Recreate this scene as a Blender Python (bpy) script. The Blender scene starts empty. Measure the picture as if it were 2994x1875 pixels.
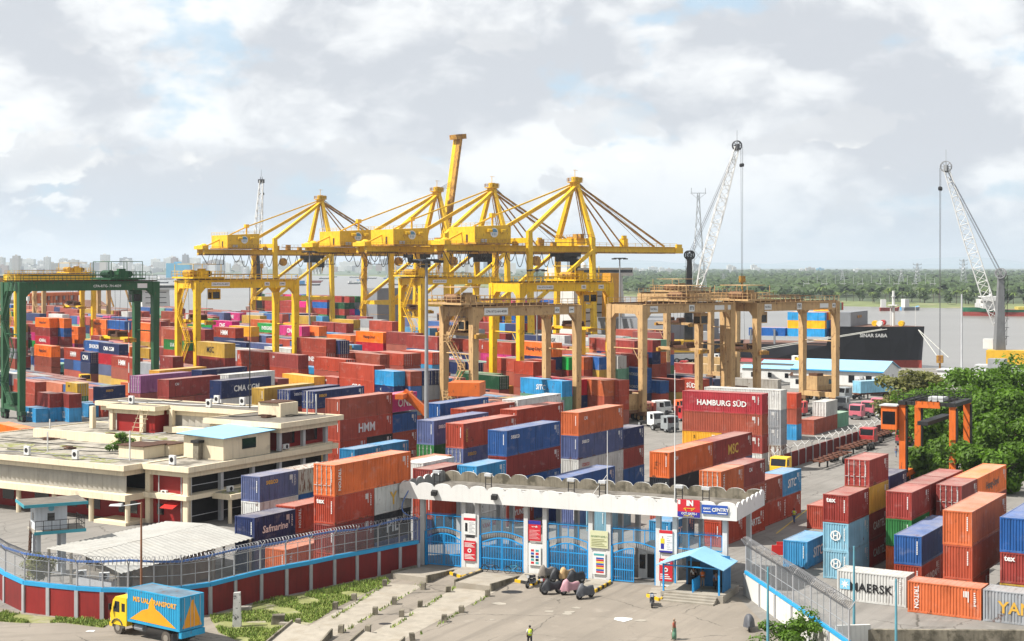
import bpy, math, random
from mathutils import Vector, Matrix
R = random.Random(11)
S = bpy.context.scene
COL = S.collection
F, HZ, CAMH = 4400.0, 778.0, 29.0          # focal length in photo pixels, horizon row, eye height
# ---------------------------------------------------------------- camera
cd = bpy.data.cameras.new('camera'); cam = bpy.data.objects.new('camera', cd); COL.objects.link(cam)
cam.location = (0, 0, CAMH); cam.rotation_euler = (math.radians(90), 0, 0)
cd.sensor_width = 36; cd.lens = 36 * F / 2994; cd.shift_y = -(937.5 - HZ) / 2994
cd.clip_start = 1; cd.clip_end = 60000
S.camera = cam
# ---------------------------------------------------------------- light
SUN_AZ = Vector((-0.965, -0.26)); SUN_EL = math.radians(52)
sv = Vector((SUN_AZ.x * math.cos(SUN_EL), SUN_AZ.y * math.cos(SUN_EL), math.sin(SUN_EL))).normalized()
sl = bpy.data.lights.new('sun', 'SUN'); so = bpy.data.objects.new('sun', sl); COL.objects.link(so)
sl.energy = 5.0; sl.angle = math.radians(0.53); sl.color = (1.0, 0.955, 0.88)
so.rotation_euler = sv.to_track_quat('Z', 'Y').to_euler()
so.location = (0, 0, 200)
S.view_settings.view_transform = 'Standard'; S.view_settings.look = 'None'
S.view_settings.exposure = 0.90; S.view_settings.gamma = 1.0; S.view_settings.use_curve_mapping = False
S.cycles.max_bounces = 5; S.cycles.diffuse_bounces = 3; S.cycles.glossy_bounces = 2
S.cycles.transparent_max_bounces = 12; S.cycles.transmission_bounces = 3; S.cycles.volume_bounces = 0
S.cycles.use_denoising = True

class NT:
    """tiny node-tree helper"""
    def __init__(s, nt): s.t = nt; nt.nodes.clear()
    def n(s, typ, **kw):
        nd = s.t.nodes.new(typ)
        for k, v in kw.items():
            if k[0] == 'i' and k[1:].isdigit(): s.put(nd.inputs[int(k[1:])], v)
            elif k.startswith('I_'): s.put(nd.inputs[k[2:].replace('_', ' ')], v)
            else: setattr(nd, k, v)
        return nd
    def put(s, sock, v):
        if isinstance(v, bpy.types.NodeSocket): s.t.links.new(v, sock)
        else: sock.default_value = v
    def math(s, op, a, b=0.0, c=0.0, clamp=False):
        nd = s.t.nodes.new('ShaderNodeMath'); nd.operation = op; nd.use_clamp = clamp
        s.put(nd.inputs[0], a); s.put(nd.inputs[1], b)
        if op in ('MULTIPLY_ADD', 'SMOOTH_MIN'): s.put(nd.inputs[2], c)
        return nd.outputs[0]
    def mr(s, v, a, b, c=0.0, d=1.0, smooth=False):
        nd = s.t.nodes.new('ShaderNodeMapRange'); nd.clamp = True
        if smooth: nd.interpolation_type = 'SMOOTHSTEP'
        for i, q in enumerate((v, a, b, c, d)): s.put(nd.inputs[i], q)
        return nd.outputs[0]
    def mix(s, f, a, b, typ='MIX'):
        nd = s.t.nodes.new('ShaderNodeMix'); nd.data_type = 'RGBA'; nd.blend_type = typ
        s.put(nd.inputs[0], f); s.put(nd.inputs[6], a); s.put(nd.inputs[7], b)
        return nd.outputs[2]
    def noise(s, vec, scale, detail=4.0, rough=0.55, out=0):
        nd = s.t.nodes.new('ShaderNodeTexNoise')
        if vec is not None: s.put(nd.inputs['Vector'], vec)
        nd.inputs['Scale'].default_value = scale; nd.inputs['Detail'].default_value = detail
        nd.inputs['Roughness'].default_value = rough
        return nd.outputs[out]
    def vmul(s, v, xyz):
        nd = s.t.nodes.new('ShaderNodeVectorMath'); nd.operation = 'MULTIPLY'
        s.put(nd.inputs[0], v); s.put(nd.inputs[1], xyz); return nd.outputs[0]
    def vadd(s, v, xyz):
        nd = s.t.nodes.new('ShaderNodeVectorMath'); nd.operation = 'ADD'
        s.put(nd.inputs[0], v); s.put(nd.inputs[1], xyz); return nd.outputs[0]

def c4(c): return (c[0], c[1], c[2], 1.0)
def srgb(r, g, b):
    f = lambda v: (v / 255 / 12.92) if v / 255 <= .04045 else ((v / 255 + .055) / 1.055) ** 2.4
    return (f(r), f(g), f(b))
def hexc(h): return srgb(int(h[0:2], 16), int(h[2:4], 16), int(h[4:6], 16))

# ---------------------------------------------------------------- sky
w = bpy.data.worlds.new('World'); S.world = w; w.use_nodes = True
q = NT(w.node_tree)
tc = q.n('ShaderNodeTexCoord').outputs['Generated']
sep = q.n('ShaderNodeSeparateXYZ', i0=tc)
zz = sep.outputs[2]
sky = q.n('ShaderNodeTexSky', sky_type='NISHITA', sun_disc=False)
sky.sun_elevation = SUN_EL; sky.sun_rotation = math.atan2(sv.x, sv.y); sky.dust_density = 2.0; sky.air_density = 1.0
st = q.vmul(tc, (1.0, 1.0, 1.9))
warp = q.vadd(st, q.vmul(q.noise(q.vmul(tc, (1, 1, 1.5)), 9, 4, .6, 1), (.07, .07, .07)))
big = q.noise(warp, 5.0, 3, .5)
mid = q.noise(warp, 12, 6, .55)
tone = q.math('ADD', q.math('MULTIPLY', big, .55), q.math('MULTIPLY', mid, .45))
white = q.mr(tone, .44, .55, 0, 1, True)                 # grey undersides, sunlit white
ccol = q.mix(white, (3.55, 3.72, 4.0, 1), (5.5, 5.6, 5.65, 1))
puff = q.noise(q.vadd(warp, (3.1, 1.7, .4)), 11.5, 6, .52)
pf = q.math('MULTIPLY', q.mr(puff, .545, .585, 0, 1, True), q.mr(zz, .17, .06, 0, 1))
shade = q.mr(q.noise(q.vadd(warp, (3.1, 1.7, .45)), 11.5, 6, .52), .60, .48, 0, 1, True)   # darker towards the base of each head
pcol = q.mix(shade, (6.2, 6.1, 5.85, 1), (4.1, 4.2, 4.35, 1))
ccol = q.mix(q.math('MULTIPLY', pf, .9), ccol, pcol)
gap = q.mr(q.noise(q.vadd(st, (7.9, 2.6, 1.3)), 8.5, 5, .55), .575, .66, 0, 1, True)
skyc = q.mix(.75, sky.outputs[0], (2.95, 4.15, 5.15, 1))
col = q.mix(q.math('MULTIPLY', q.math('MULTIPLY', gap, .75), q.math('SUBTRACT', 1.0, pf)), ccol, skyc)
haze = q.mr(zz, .065, .0, 0, .92)
hz2 = q.math('MULTIPLY', haze, q.mr(mid, .60, .40, .5, 1))
col = q.mix(hz2, col, (2.75, 3.4, 4.1, 1))
bg = q.n('ShaderNodeBackground', i0=col, i1=0.1)
q.n('ShaderNodeOutputWorld', i0=bg.outputs[0])

# ---------------------------------------------------------------- geometry helpers
def P(x, y, z=0.0):
    """world point at height z seen at photo pixel (x, y)"""
    d = (CAMH - z) * F / (y - HZ)
    return Vector(((x - 1497) / F * d, d, z))
def D(x, d, z=0.0): return Vector(((x - 1497) / F * d, d, z))
def ZY(y, d): return CAMH - (y - HZ) / F * d
def ang(deg): return Vector((math.sin(math.radians(deg)), math.cos(math.radians(deg)), 0))
A = ang(31.0); B = ang(-59.0)            # axes of the near blocks, the office and the right hand block
U = ang(-38.0); W = ang(52.0)            # axes of the far yard and of the quay
UP = Vector((0, 0, 1))

class MB:
    def __init__(s): s.v = []; s.f = []; s.m = []
    def add(s, vs, fs, m=0):
        o = len(s.v); s.v.extend([tuple(p) for p in vs])
        for f in fs: s.f.append([i + o for i in f]); s.m.append(m)
        return s
    def poly(s, pts, m=0): return s.add(pts, [list(range(len(pts)))], m)
    def box(s, x0, y0, z0, x1, y1, z1, m=0):
        return s.add([(x0, y0, z0), (x1, y0, z0), (x1, y1, z0), (x0, y1, z0), (x0, y0, z1), (x1, y0, z1), (x1, y1, z1), (x0, y1, z1)],
                     [(0, 3, 2, 1), (4, 5, 6, 7), (0, 1, 5, 4), (1, 2, 6, 5), (2, 3, 7, 6), (3, 0, 4, 7)], m)
    def hexa(s, b, t, m=0):
        """bottom ring and top ring of equal length"""
        n = len(b)
        return s.add(list(b) + list(t), [tuple(reversed(range(n))), tuple(range(n, 2 * n))] + [(i, (i + 1) % n, n + (i + 1) % n, n + i) for i in range(n)], m)
    def obox(s, o, ex, ey, ez, m=0):
        o = Vector(o); ex = Vector(ex); ey = Vector(ey); ez = Vector(ez)
        return s.hexa([o, o + ex, o + ex + ey, o + ey], [o + ez, o + ex + ez, o + ex + ey + ez, o + ey + ez], m)
    def beam(s, a, b, w, h=None, m=0, w2=None, h2=None):
        a = Vector(a); b = Vector(b); h = h or w; w2 = w2 or w; h2 = h2 or h
        t = (b - a).normalized(); up = UP if abs(t.z) < .97 else Vector((0, 1, 0))
        sx = t.cross(up).normalized(); sy = sx.cross(t).normalized()
        r = lambda p, ww, hh: [p - sx * ww / 2 - sy * hh / 2, p + sx * ww / 2 - sy * hh / 2, p + sx * ww / 2 + sy * hh / 2, p - sx * ww / 2 + sy * hh / 2]
        return s.hexa(r(a, w, h), r(b, w2, h2), m)
    def tube(s, a, b, r, r2=None, n=6, m=0):
        a = Vector(a); b = Vector(b); r2 = r if r2 is None else r2
        t = (b - a).normalized(); up = UP if abs(t.z) < .97 else Vector((0, 1, 0))
        sx = t.cross(up).normalized(); sy = sx.cross(t).normalized()
        rg = lambda p, rr: [p + sx * rr * math.cos(2 * math.pi * i / n) + sy * rr * math.sin(2 * math.pi * i / n) for i in range(n)]
        return s.hexa(rg(a, r), rg(b, r2), m)
    def path(s, pts, r, n=5, m=0):
        for a, b in zip(pts[:-1], pts[1:]): s.tube(a, b, r, r, n, m)
        return s
    def prism(s, pts, z0, z1, m=0):
        return s.hexa([(p[0], p[1], z0) for p in pts], [(p[0], p[1], z1) for p in pts], m)
    def slab(s, pts, vec, m=0):
        vec = Vector(vec); pts = [Vector(p) for p in pts]
        return s.hexa(pts, [p + vec for p in pts], m)
    def lathe(s, c, prof, n=12, m=0):
        c = Vector(c); rings = []
        for r, z in prof: rings.append([c + Vector((r * math.cos(2 * math.pi * i / n), r * math.sin(2 * math.pi * i / n), z)) for i in range(n)])
        vs = [p for rg in rings for p in rg]; fs = []
        for k in range(len(prof) - 1):
            for i in range(n): fs.append((k * n + i, k * n + (i + 1) % n, (k + 1) * n + (i + 1) % n, (k + 1) * n + i))
        fs.append(tuple(reversed(range(n)))); fs.append(tuple(range((len(prof) - 1) * n, len(prof) * n)))
        return s.add(vs, fs, m)
    def mesh(s, name, mats, smooth=False):
        me = bpy.data.meshes.new(name); me.from_pydata(s.v, [], s.f)
        for m in (mats if isinstance(mats, (list, tuple)) else [mats]): me.materials.append(m)
        if any(s.m): me.polygons.foreach_set('material_index', s.m)
        if smooth: me.polygons.foreach_set('use_smooth', [True] * len(s.f))
        me.update(); return me
    def build(s, name, mats, parent=None, local=False, smooth=False):
        return link(name, s.mesh(name, mats, smooth), parent, local)
def link(name, data, parent=None, local=False):
    o = bpy.data.objects.new(name, data); COL.objects.link(o)
    if parent is not None:
        o.parent = parent
        if not local and parent.parent is None: o.matrix_parent_inverse = parent.matrix_basis.inverted()
    return o
def tag(o, label=None, cat=None, group=None, kind=None):
    if label: o['label'] = label
    if cat: o['category'] = cat
    if group: o['group'] = group
    if kind: o['kind'] = kind
    return o
def thing(name, label, cat, loc=(0, 0, 0), group=None, rot=0.0):
    e = bpy.data.objects.new(name, None); COL.objects.link(e); e.empty_display_size = .5
    e.matrix_basis = Matrix.Translation(Vector(loc)) @ Matrix.Rotation(rot, 4, 'Z')
    return tag(e, label, cat, group)
def one(name, mb, mats, label, cat, group=None, smooth=False):
    return tag(mb.build(name, mats, smooth=smooth), label, cat, group)
def struct(name, mb, mats, kind='structure', label=None):
    return tag(mb.build(name, mats), label, None, None, kind)
def copy_tree(o, parent=None, mat=None):
    c = o.copy(); COL.objects.link(c)
    if parent is not None: c.parent = parent
    if mat is not None: c.matrix_basis = mat
    for ch in o.children: copy_tree(ch, c)
    return c
def frame(o, ex, ey=None):
    """matrix with origin o and x axis ex (horizontal)"""
    ex = Vector(ex).normalized(); ez = UP; ey = ez.cross(ex)
    return Matrix(((ex.x, ey.x, ez.x, o[0]), (ex.y, ey.y, ez.y, o[1]), (ex.z, ey.z, ez.z, o[2]), (0, 0, 0, 1)))

# ---------------------------------------------------------------- materials
MATS = {}
def M(name, col, rough=.6, var=.14, scale=.8, metal=0.0, rust=0.0, rustcol=(.12, .045, .02), bump=0.0, bscale=8., streak=0.0, emit=None, spec=.4, blotch=None, pos=True):
    if name in MATS: return MATS[name]
    kf = .78 if min(col) > .45 else .72; col = tuple(v * kf for v in col)
    if blotch: blotch = (tuple(v * kf for v in blotch[0]),) + tuple(blotch[1:])
    m = bpy.data.materials.new(name); m.use_nodes = True; MATS[name] = m
    q = NT(m.node_tree)
    if pos: vec = q.n('ShaderNodeNewGeometry').outputs['Position']
    else:
        vec = q.vadd(q.n('ShaderNodeTexCoord').outputs['Object'], q.vmul(q.n('ShaderNodeObjectInfo').outputs['Location'], (1, 1, 1)))
    nz = q.noise(vec, scale, 5, .6)
    f = q.mr(nz, .3, .7, 1 - var, 1 + var)
    colr = q.vmul(c4(col)[:3], q.n('ShaderNodeCombineXYZ', i0=f, i1=f, i2=f).outputs[0])
    if streak:
        sn = q.noise(q.vmul(vec, (2.2, 2.2, .18)), 1.6, 4, .6)
        sf = q.mr(sn, .5, .72, 0, streak)
        colr = q.mix(sf, colr, c4([x * .35 for x in col]))
    if blotch:
        bn = q.noise(vec, blotch[1], 5, .62); bf = q.mr(bn, blotch[2], blotch[3], 0, 1)
        colr = q.mix(bf, colr, c4(blotch[0]))
    if rust:
        rn = q.noise(q.vmul(vec, (1.5, 1.5, .7)), 1.1, 7, .68)
        rf = q.mr(rn, .66 - rust * .3, .74 - rust * .25, 0, 1)
        colr = q.mix(q.math('MULTIPLY', rf, .85), colr, c4(rustcol))
    b = q.n('ShaderNodeBsdfPrincipled'); q.put(b.inputs['Base Color'], colr)
    b.inputs['Roughness'].default_value = rough; b.inputs['Metallic'].default_value = metal
    b.inputs['Specular IOR Level'].default_value = spec
    if emit: b.inputs['Emission Color'].default_value = c4(col); b.inputs['Emission Strength'].default_value = emit
    if bump:
        bp = q.n('ShaderNodeBump', I_Strength=.6, I_Distance=bump, I_Height=q.noise(vec, bscale, 5, .65)); q.put(b.inputs['Normal'], bp.outputs[0])
    q.n('ShaderNodeOutputMaterial', i0=b.outputs[0])
    return m
def glassy(name, col, alpha=.5, rough=.15):
    """thin tinted pane: part see-through, part glossy"""
    if name in MATS: return MATS[name]
    m = bpy.data.materials.new(name); m.use_nodes = True; MATS[name] = m; q = NT(m.node_tree)
    b = q.n('ShaderNodeBsdfPrincipled'); b.inputs['Base Color'].default_value = c4(col); b.inputs['Roughness'].default_value = rough
    t = q.n('ShaderNodeBsdfTransparent', i0=(.95, .97, 1, 1)); mx = q.n('ShaderNodeMixShader', i0=alpha, i1=t.outputs[0], i2=b.outputs[0])
    q.n('ShaderNodeOutputMaterial', i0=mx.outputs[0]); return m

mYEL = M('crane_yellow', (.90, .54, .010), .5, .14, .3, rust=.26, streak=.45)
mYELD = M('crane_yellow_dirty', (.50, .26, .03), .65, .25, .4, rust=.55)
mTAN = M('gantry_tan', (.58, .37, .17), .6, .16, .35, rust=.3, streak=.5)
mTAND = M('gantry_tan_rusty', (.22, .11, .05), .75, .3, .5, rust=.5)
mGRN = M('gantry_green', (.020, .105, .038), .5, .2, .3, rust=.18, streak=.5)
mGRND = M('machinery_green', (.012, .06, .025), .55, .3, .6)
mORG = M('carrier_orange', (.72, .15, .018), .5, .15, .4, rust=.22, streak=.3)
mDARK = M('dark_machinery', (.018, .017, .018), .6, .4, .8)
mBROWN = M('rusty_brown', (.09, .035, .015), .8, .35, .8)
mWHITE = M('white_paint', (.72, .72, .70), .6, .06, .6, streak=.18)
mPLAIN = M('plain_white', (.78, .78, .76), .5, .03)
mBLACK = M('black_paint', (.015, .015, .017), .45, .2)
mGREY = M('grey_paint', (.33, .34, .35), .55, .1, .6, streak=.25)
mLGREY = M('light_grey_paint', (.52, .53, .54), .5, .1, .6, streak=.2)
mDGREY = M('dark_grey_paint', (.09, .092, .10), .5, .15, .6)
mSTEEL = M('galvanised_steel', (.42, .44, .46), .4, .12, 1.5, metal=.4)
mRUBBER = M('tyre_rubber', (.022, .021, .02), .8, .25, 2)
mRED = M('signal_red', (.55, .02, .015), .5, .1)
mDKGLASS = M('dark_window', (.012, .014, .018), .12, .1, spec=.6)
mBLUEP = M('bright_blue_paint', (.02, .33, .74), .45, .1, .8, streak=.15)
mCONC = M('bare_concrete', (.37, .335, .28), .85, .18, .7, bump=.015, bscale=14, blotch=((.22, .19, .15), .35, .55, .68))
mCONCD = M('mouldy_concrete', (.25, .22, .165), .9, .25, 1.1, bump=.02, streak=.75, blotch=((.1, .088, .062), .8, .5, .62))
mROPE = M('mooring_rope', (.5, .5, .46), .9, .1)
mCABLE = M('blue_cable', (.1, .2, .5), .5, .1)
mWIRE = M('steel_wire', (.1, .1, .11), .5, .1, metal=.3)
mBARK = M('bark', (.10, .075, .05), .9, .25, 1.5, bump=.02)

def ordn(n):
    ones = ['', 'first', 'second', 'third', 'fourth', 'fifth', 'sixth', 'seventh', 'eighth', 'ninth', 'tenth', 'eleventh', 'twelfth', 'thirteenth', 'fourteenth', 'fifteenth', 'sixteenth', 'seventeenth', 'eighteenth', 'nineteenth']
    if n < 20: return ones[n]
    tens = {2: 'twent', 3: 'thirt', 4: 'fort', 5: 'fift', 6: 'sixt', 7: 'sevent', 8: 'eight', 9: 'ninet'}
    t, o = divmod(n, 10)
    return tens[t] + 'ieth' if o == 0 else tens[t] + 'y-' + ones[o]

# text: built-in font outlines turned into a flat mesh, shared between repeats
_TX = {}
def textmesh(s, bold=.012, shear=0.0, mat=None):
    k = (s, bold, shear, mat.name if mat else '')
    if k not in _TX:
        c = bpy.data.curves.new('lettering', 'FONT'); c.body = s; c.size = 1.0; c.align_x = 'CENTER'; c.align_y = 'CENTER'
        c.offset = bold; c.shear = shear; c.resolution_u = 2; c.space_line = .82
        o = bpy.data.objects.new('tmp_lettering', c); COL.objects.link(o)
        dg = bpy.context.evaluated_depsgraph_get()
        me = bpy.data.meshes.new_from_object(o.evaluated_get(dg)); me.name = 'lettering'
        bpy.data.objects.remove(o); bpy.data.curves.remove(c)
        xs = [v.co.x for v in me.vertices] or [0]; ys = [v.co.y for v in me.vertices] or [0]
        cx, cy = (min(xs) + max(xs)) / 2, (min(ys) + max(ys)) / 2
        for v in me.vertices: v.co.x -= cx; v.co.y -= cy
        me.materials.clear()
        if mat: me.materials.append(mat)
        me['w'] = max(xs) - min(xs); me['h'] = max(ys) - min(ys)
        _TX[k] = me
    return _TX[k]
def text(s, mat, parent, co, xd, nd, h=None, wmax=None, bold=.012, shear=0.0, name='lettering', local=False, rot=0):
    """letters centred at co, reading along xd, facing nd, h metres tall or wmax wide"""
    me = textmesh(s, bold, shear, mat)
    sc = min(v for v in ((h / max(me['h'], .01)) if h else None, (wmax / max(me['w'], .01)) if wmax else None) if v is not None)
    xd = Vector(xd).normalized(); nd = Vector(nd).normalized(); yd = nd.cross(xd)
    if rot: xd, yd = xd * math.cos(rot) + yd * math.sin(rot), yd * math.cos(rot) - xd * math.sin(rot)
    co = Vector(co) + nd * .012
    o = link(name, me, parent, local)
    o.matrix_basis = Matrix(((xd.x * sc, yd.x * sc, nd.x * sc, co.x), (xd.y * sc, yd.y * sc, nd.y * sc, co.y), (xd.z * sc, yd.z * sc, nd.z * sc, co.z), (0, 0, 0, 1)))
    return o
# ================================================================ the setting
QUAY = [(1500, -250), (600, 187), (114, 425), (20, 476), (-278, 857), (-800, 1524), (-2600, 3830)]
WZ = -3.6
mGROUND = M('yard_paving', (.27, .25, .225), .85, .16, .12, bump=.01, bscale=3, blotch=((.20, .185, .165), .05, .48, .7))
mFORE = M('forecourt_paving', (.36, .315, .265), .9, .12, .35, bump=.008, bscale=6, blotch=((.25, .215, .175), .16, .5, .7))
mROADC = M('worn_road', (.36, .315, .26), .9, .10, .5, bump=.006, bscale=9, blotch=((.27, .235, .19), .3, .5, .66))
mPAVE = M('pale_slab', (.37, .33, .27), .9, .16, .9, bump=.008, bscale=9, blotch=((.33, .285, .22), .5, .53, .68))
def paving(name, col, dark, pale, ang2):
    m = bpy.data.materials.new(name); m.use_nodes = True; q = NT(m.node_tree); pv = q.n('ShaderNodeNewGeometry').outputs['Position']
    mp = q.n('ShaderNodeMapping', i0=pv); mp.inputs['Rotation'].default_value = (0, 0, math.radians(ang2)); rvv = mp.outputs[0]
    c = q.mix(q.mr(q.noise(pv, .12, 5, .6), .35, .65, 0, 1), c4(col), c4(dark))
    c = q.mix(q.mr(q.noise(q.vmul(rvv, (.9, .05, 1)), 1, 5, .6), .48, .66, 0, .55), c, c4([v * .72 for v in dark]))      # tyre tracks
    c = q.mix(q.mr(q.noise(pv, .5, 6, .65), .58, .72, 0, .7), c, c4(pale))                                             # dusty patches
    c = q.mix(q.mr(q.noise(q.vadd(pv, (9, 4, 0)), .9, 6, .7), .64, .70, 0, .75), c, c4([v * .45 for v in dark]))        # oil and damp
    wob = q.vadd(pv, q.vmul(q.noise(pv, .8, 3, .6, 1), (1.2, 1.2, 0)))
    vo = q.n('ShaderNodeTexVoronoi', feature='DISTANCE_TO_EDGE'); q.put(vo.inputs['Vector'], wob); vo.inputs['Scale'].default_value = .16
    c = q.mix(q.math('MULTIPLY', q.mr(vo.outputs['Distance'], .012, .002, 0, .8), q.mr(q.noise(pv, .15, 2, .5), .42, .55, 0, 1)), c, (.035, .032, .025, 1))
    b = q.n('ShaderNodeBsdfPrincipled', I_Base_Color=c, I_Roughness=.9); bp = q.n('ShaderNodeBump', I_Strength=.5, I_Distance=.012, I_Height=q.noise(pv, 8, 5, .65)); q.put(b.inputs['Normal'], bp.outputs[0])
    q.n('ShaderNodeOutputMaterial', i0=b.outputs[0]); return m
mFORE = paving('forecourt_ground', (.215, .185, .15), (.165, .142, .115), (.26, .228, .19), 28)
mROADC = paving('road_ground', (.21, .182, .15), (.165, .142, .116), (.25, .22, .185), 80)
mGROUND = paving('yard_ground', (.195, .182, .165), (.15, .14, .126), (.24, .222, .20), 31)
gp = [(-2600, -300), (1500, -300)] + QUAY
struct('ground', MB().poly([(x, y, 0) for x, y in gp]), mGROUND)
qw = MB()
for (a, b) in zip(QUAY[:-1], QUAY[1:]):
    qw.obox((a[0], a[1], WZ - 1), (b[0] - a[0], b[1] - a[1], 0), (Vector((b[0] - a[0], b[1] - a[1], 0)).cross(UP)).normalized() * -.8, (0, 0, -WZ + 1.15))
struct('quay_edge', qw, mCONC)
# river
mw = bpy.data.materials.new('river_water'); mw.use_nodes = True; q = NT(mw.node_tree)
pv = q.n('ShaderNodeNewGeometry').outputs['Position']
cn = q.mr(q.noise(q.vmul(pv, (.004, .012, 1)), 1, 4, .6), .35, .7, 0, 1)
b = q.n('ShaderNodeBsdfPrincipled', I_Base_Color=q.mix(cn, (.146, .138, .127, 1), (.182, .174, .161, 1)), I_Roughness=.28, I_IOR=1.33)
b.inputs['Specular IOR Level'].default_value = .35
bp = q.n('ShaderNodeBump', I_Strength=.5, I_Distance=.25, I_Height=q.noise(q.vmul(pv, (.5, .9, 1)), 1, 4, .6)); q.put(b.inputs['Normal'], bp.outputs[0])
q.n('ShaderNodeOutputMaterial', i0=b.outputs[0])
struct('river', MB().poly([(-9000, -400, WZ), (6000, -400, WZ), (6000, 9000, WZ), (-9000, 9000, WZ)]), mw)
# far bank
BANK = [(3500, 100), (900, 850), (383, 1126), (268, 1215), (225, 1300), (142, 1554), (-60, 2300), (-260, 3400), (-420, 4700), (-900, 5500), (-2000, 5200), (-3600, 4600), (-8000, 3600)]
mFLAND = M('far_land', (.06, .085, .035), .95, .3, .004, blotch=((.12, .15, .055), .006, .55, .65))
mBANKG = M('bank_grass', (.17, .20, .075), .95, .22, .05, blotch=((.30, .27, .16), .03, .58, .7))
def inland(i, dist):
    a, b2 = BANK[max(i - 1, 0)], BANK[min(i + 1, len(BANK) - 1)]; n = Vector((b2[0] - a[0], b2[1] - a[1], 0)).cross(UP).normalized()
    n = n if n.y > 0 or n.x > 0.8 else -n
    return (BANK[i][0] + n.x * dist, BANK[i][1] + n.y * dist)
far = [inland(i, 62) + (-1.45,) for i in range(len(BANK))] + [(-20000, 30000, -1.45), (20000, 30000, -1.45), (20000, 100, -1.45)]
struct('far_bank', MB().poly(far), mFLAND)
bk = MB()
for (a, b2) in zip(BANK[:-1], BANK[1:]):
    n = Vector((b2[0] - a[0], b2[1] - a[1], 0)).cross(UP).normalized() * -1
    if n.y < 0: n = -n
    pa, pb = Vector((a[0], a[1], WZ - .3)), Vector((b2[0], b2[1], WZ - .3))
    wd = 64
    bk.poly([pa - n * 6, pb - n * 6, pb + n * wd + UP * 2.6, pa + n * wd + UP * 2.6])
struct('river_bank', bk, mBANKG)
mHILL = M('far_hills', (.20, .29, .34), 1, .1, .0008)  # blue-grey takes in the distance haze
hm = MB(); n = 90
for k, (dist, base) in enumerate(((17000, 95), (21000, 170))):
    top = []; bot = []
    for i in range(n + 1):
        x = -12000 + 26000 * i / n
        h = base * (.45 + .55 * (math.sin(i * .31 + k) * .5 + math.sin(i * .77 + 2 * k) * .3 + .2)) * (1.0 if x > -2500 else .7)
        top.append((x, dist + 900, max(h, 5))); bot.append((x, dist, -2))
    for i in range(n): hm.poly([bot[i], bot[i + 1], top[i + 1], top[i]])
struct('hills', hm, mHILL)

# forecourt outside the gate, the road and the planted verge
fc = [P(-40, 1768), P(72, 1793), P(226, 1808), P(440, 1812), P(612, 1797), P(906, 1727), P(1231, 1651), P(1922, 1713), P(2160, 1748), P(2240, 1830), P(2330, 1880)]
fcp = [(p.x, p.y, .004) for p in fc] + [(36, 90, .004), (30, 60, .004), (-60, 60, .004), (-60, 120, .004)]
struct('forecourt', MB().poly(fcp), mFORE)
rd = [(-60, 60), P(-60, 1905)[:2], P(-30, 1806)[:2], P(200, 1824)[:2], P(330, 1838)[:2], P(640, 1846)[:2], P(780, 1890)[:2], (-8, 60)]
struct('road', MB().poly([(p[0], p[1], .008) for p in rd]), mROADC)
ap = [P(x, y) for x, y in ((1231, 1651), (1349, 1662), (1205, 1716), (1095, 1697))]
# the two concrete lanes between the bollards
for nm, pts in (('lane', ((1140, 1706), (1238, 1712), (1010, 1846), (935, 1880), (770, 1900), (920, 1822))),
                ('lane', ((1330, 1720), (1452, 1728), (1290, 1810), (1180, 1870), (1000, 1900), (1130, 1826)))):
    struct(nm, MB().poly([P(x, y, .01) for x, y in pts]), mPAVE)
# yard lanes with painted lines
mLINE = M('lane_paint', (.62, .45, .06), .8, .25, 1.2)
for k, (x0, y0, x1, y1) in enumerate(((2000, 1500, 2420, 1290), (300, 1130, 560, 1210), (2270, 1560, 2360, 1490))):
    a, b2 = P(x0, y0, .006), P(x1, y1, .006); t = (b2 - a).normalized().cross(UP) * .08
    struct('lane_line', MB().poly([a - t, b2 - t, b2 + t, a + t]), mLINE)
# ================================================================ shipping containers
CC = {'rd': ('rust red', 'B8462C'), 'or': ('orange', 'D86A2E'), 'ho': ('bright orange', 'FF7A00'), 'mr': ('maroon', '9A3A32'), 'br': ('brown red', 'AE5138'),
      'nv': ('navy blue', '1C2F63'), 'bl': ('blue', '1F5FA8'), 'lb': ('light blue', '2E97CF'), 'pb': ('pale blue', '86BAD0'), 'gb': ('grey blue', '5A6795'),
      'wh': ('white', 'D6D6D2'), 'gy': ('grey', 'A3A7AC'), 'gn': ('green', '2E7A3C'), 'dg': ('dark green', '1D5133'), 'eg': ('bright green', '25AE4E'),
      'mt': ('mint green', '7DB89A'), 'ye': ('yellow', 'D3A93A'), 'yb': ('golden yellow', 'F6B21B'), 'pk': ('pink', 'D6247F'), 'pp': ('purple', '9A5590'),
      'rb': ('bright red', 'C4122C'), 'hr': ('crimson', 'B9313B'), 'be': ('sandy', 'C9A873'), 'dk': ('black', '26282E'), 'ws': ('rust-streaked white', 'BEB8AE')}
mc = bpy.data.materials.new('container_paint'); mc.use_nodes = True; q = NT(mc.node_tree)
oi = q.n('ShaderNodeObjectInfo'); oc = q.n('ShaderNodeTexCoord').outputs['Object']
rv = q.n('ShaderNodeCombineXYZ', i0=q.math('MULTIPLY', oi.outputs['Random'], 90), i1=q.math('MULTIPLY', oi.outputs['Random'], 37), i2=0.0).outputs[0]
gpos = q.n('ShaderNodeNewGeometry').outputs['Position']
v = q.vadd(oc, rv)
n1 = q.noise(gpos, .35, 4, .6); f1 = q.mr(n1, .3, .7, .82, 1.16)
base = q.vmul(oi.outputs['Color'], q.n('ShaderNodeCombineXYZ', i0=f1, i1=f1, i2=f1).outputs[0])
nrm = q.n('ShaderNodeSeparateXYZ', i0=q.n('ShaderNodeNewGeometry').outputs['Normal']).outputs[2]
topm = q.mr(nrm, .6, .9, 0, 1)
stn = q.noise(q.vmul(gpos, (2.6, 2.6, .22)), 1.3, 5, .62)
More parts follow.
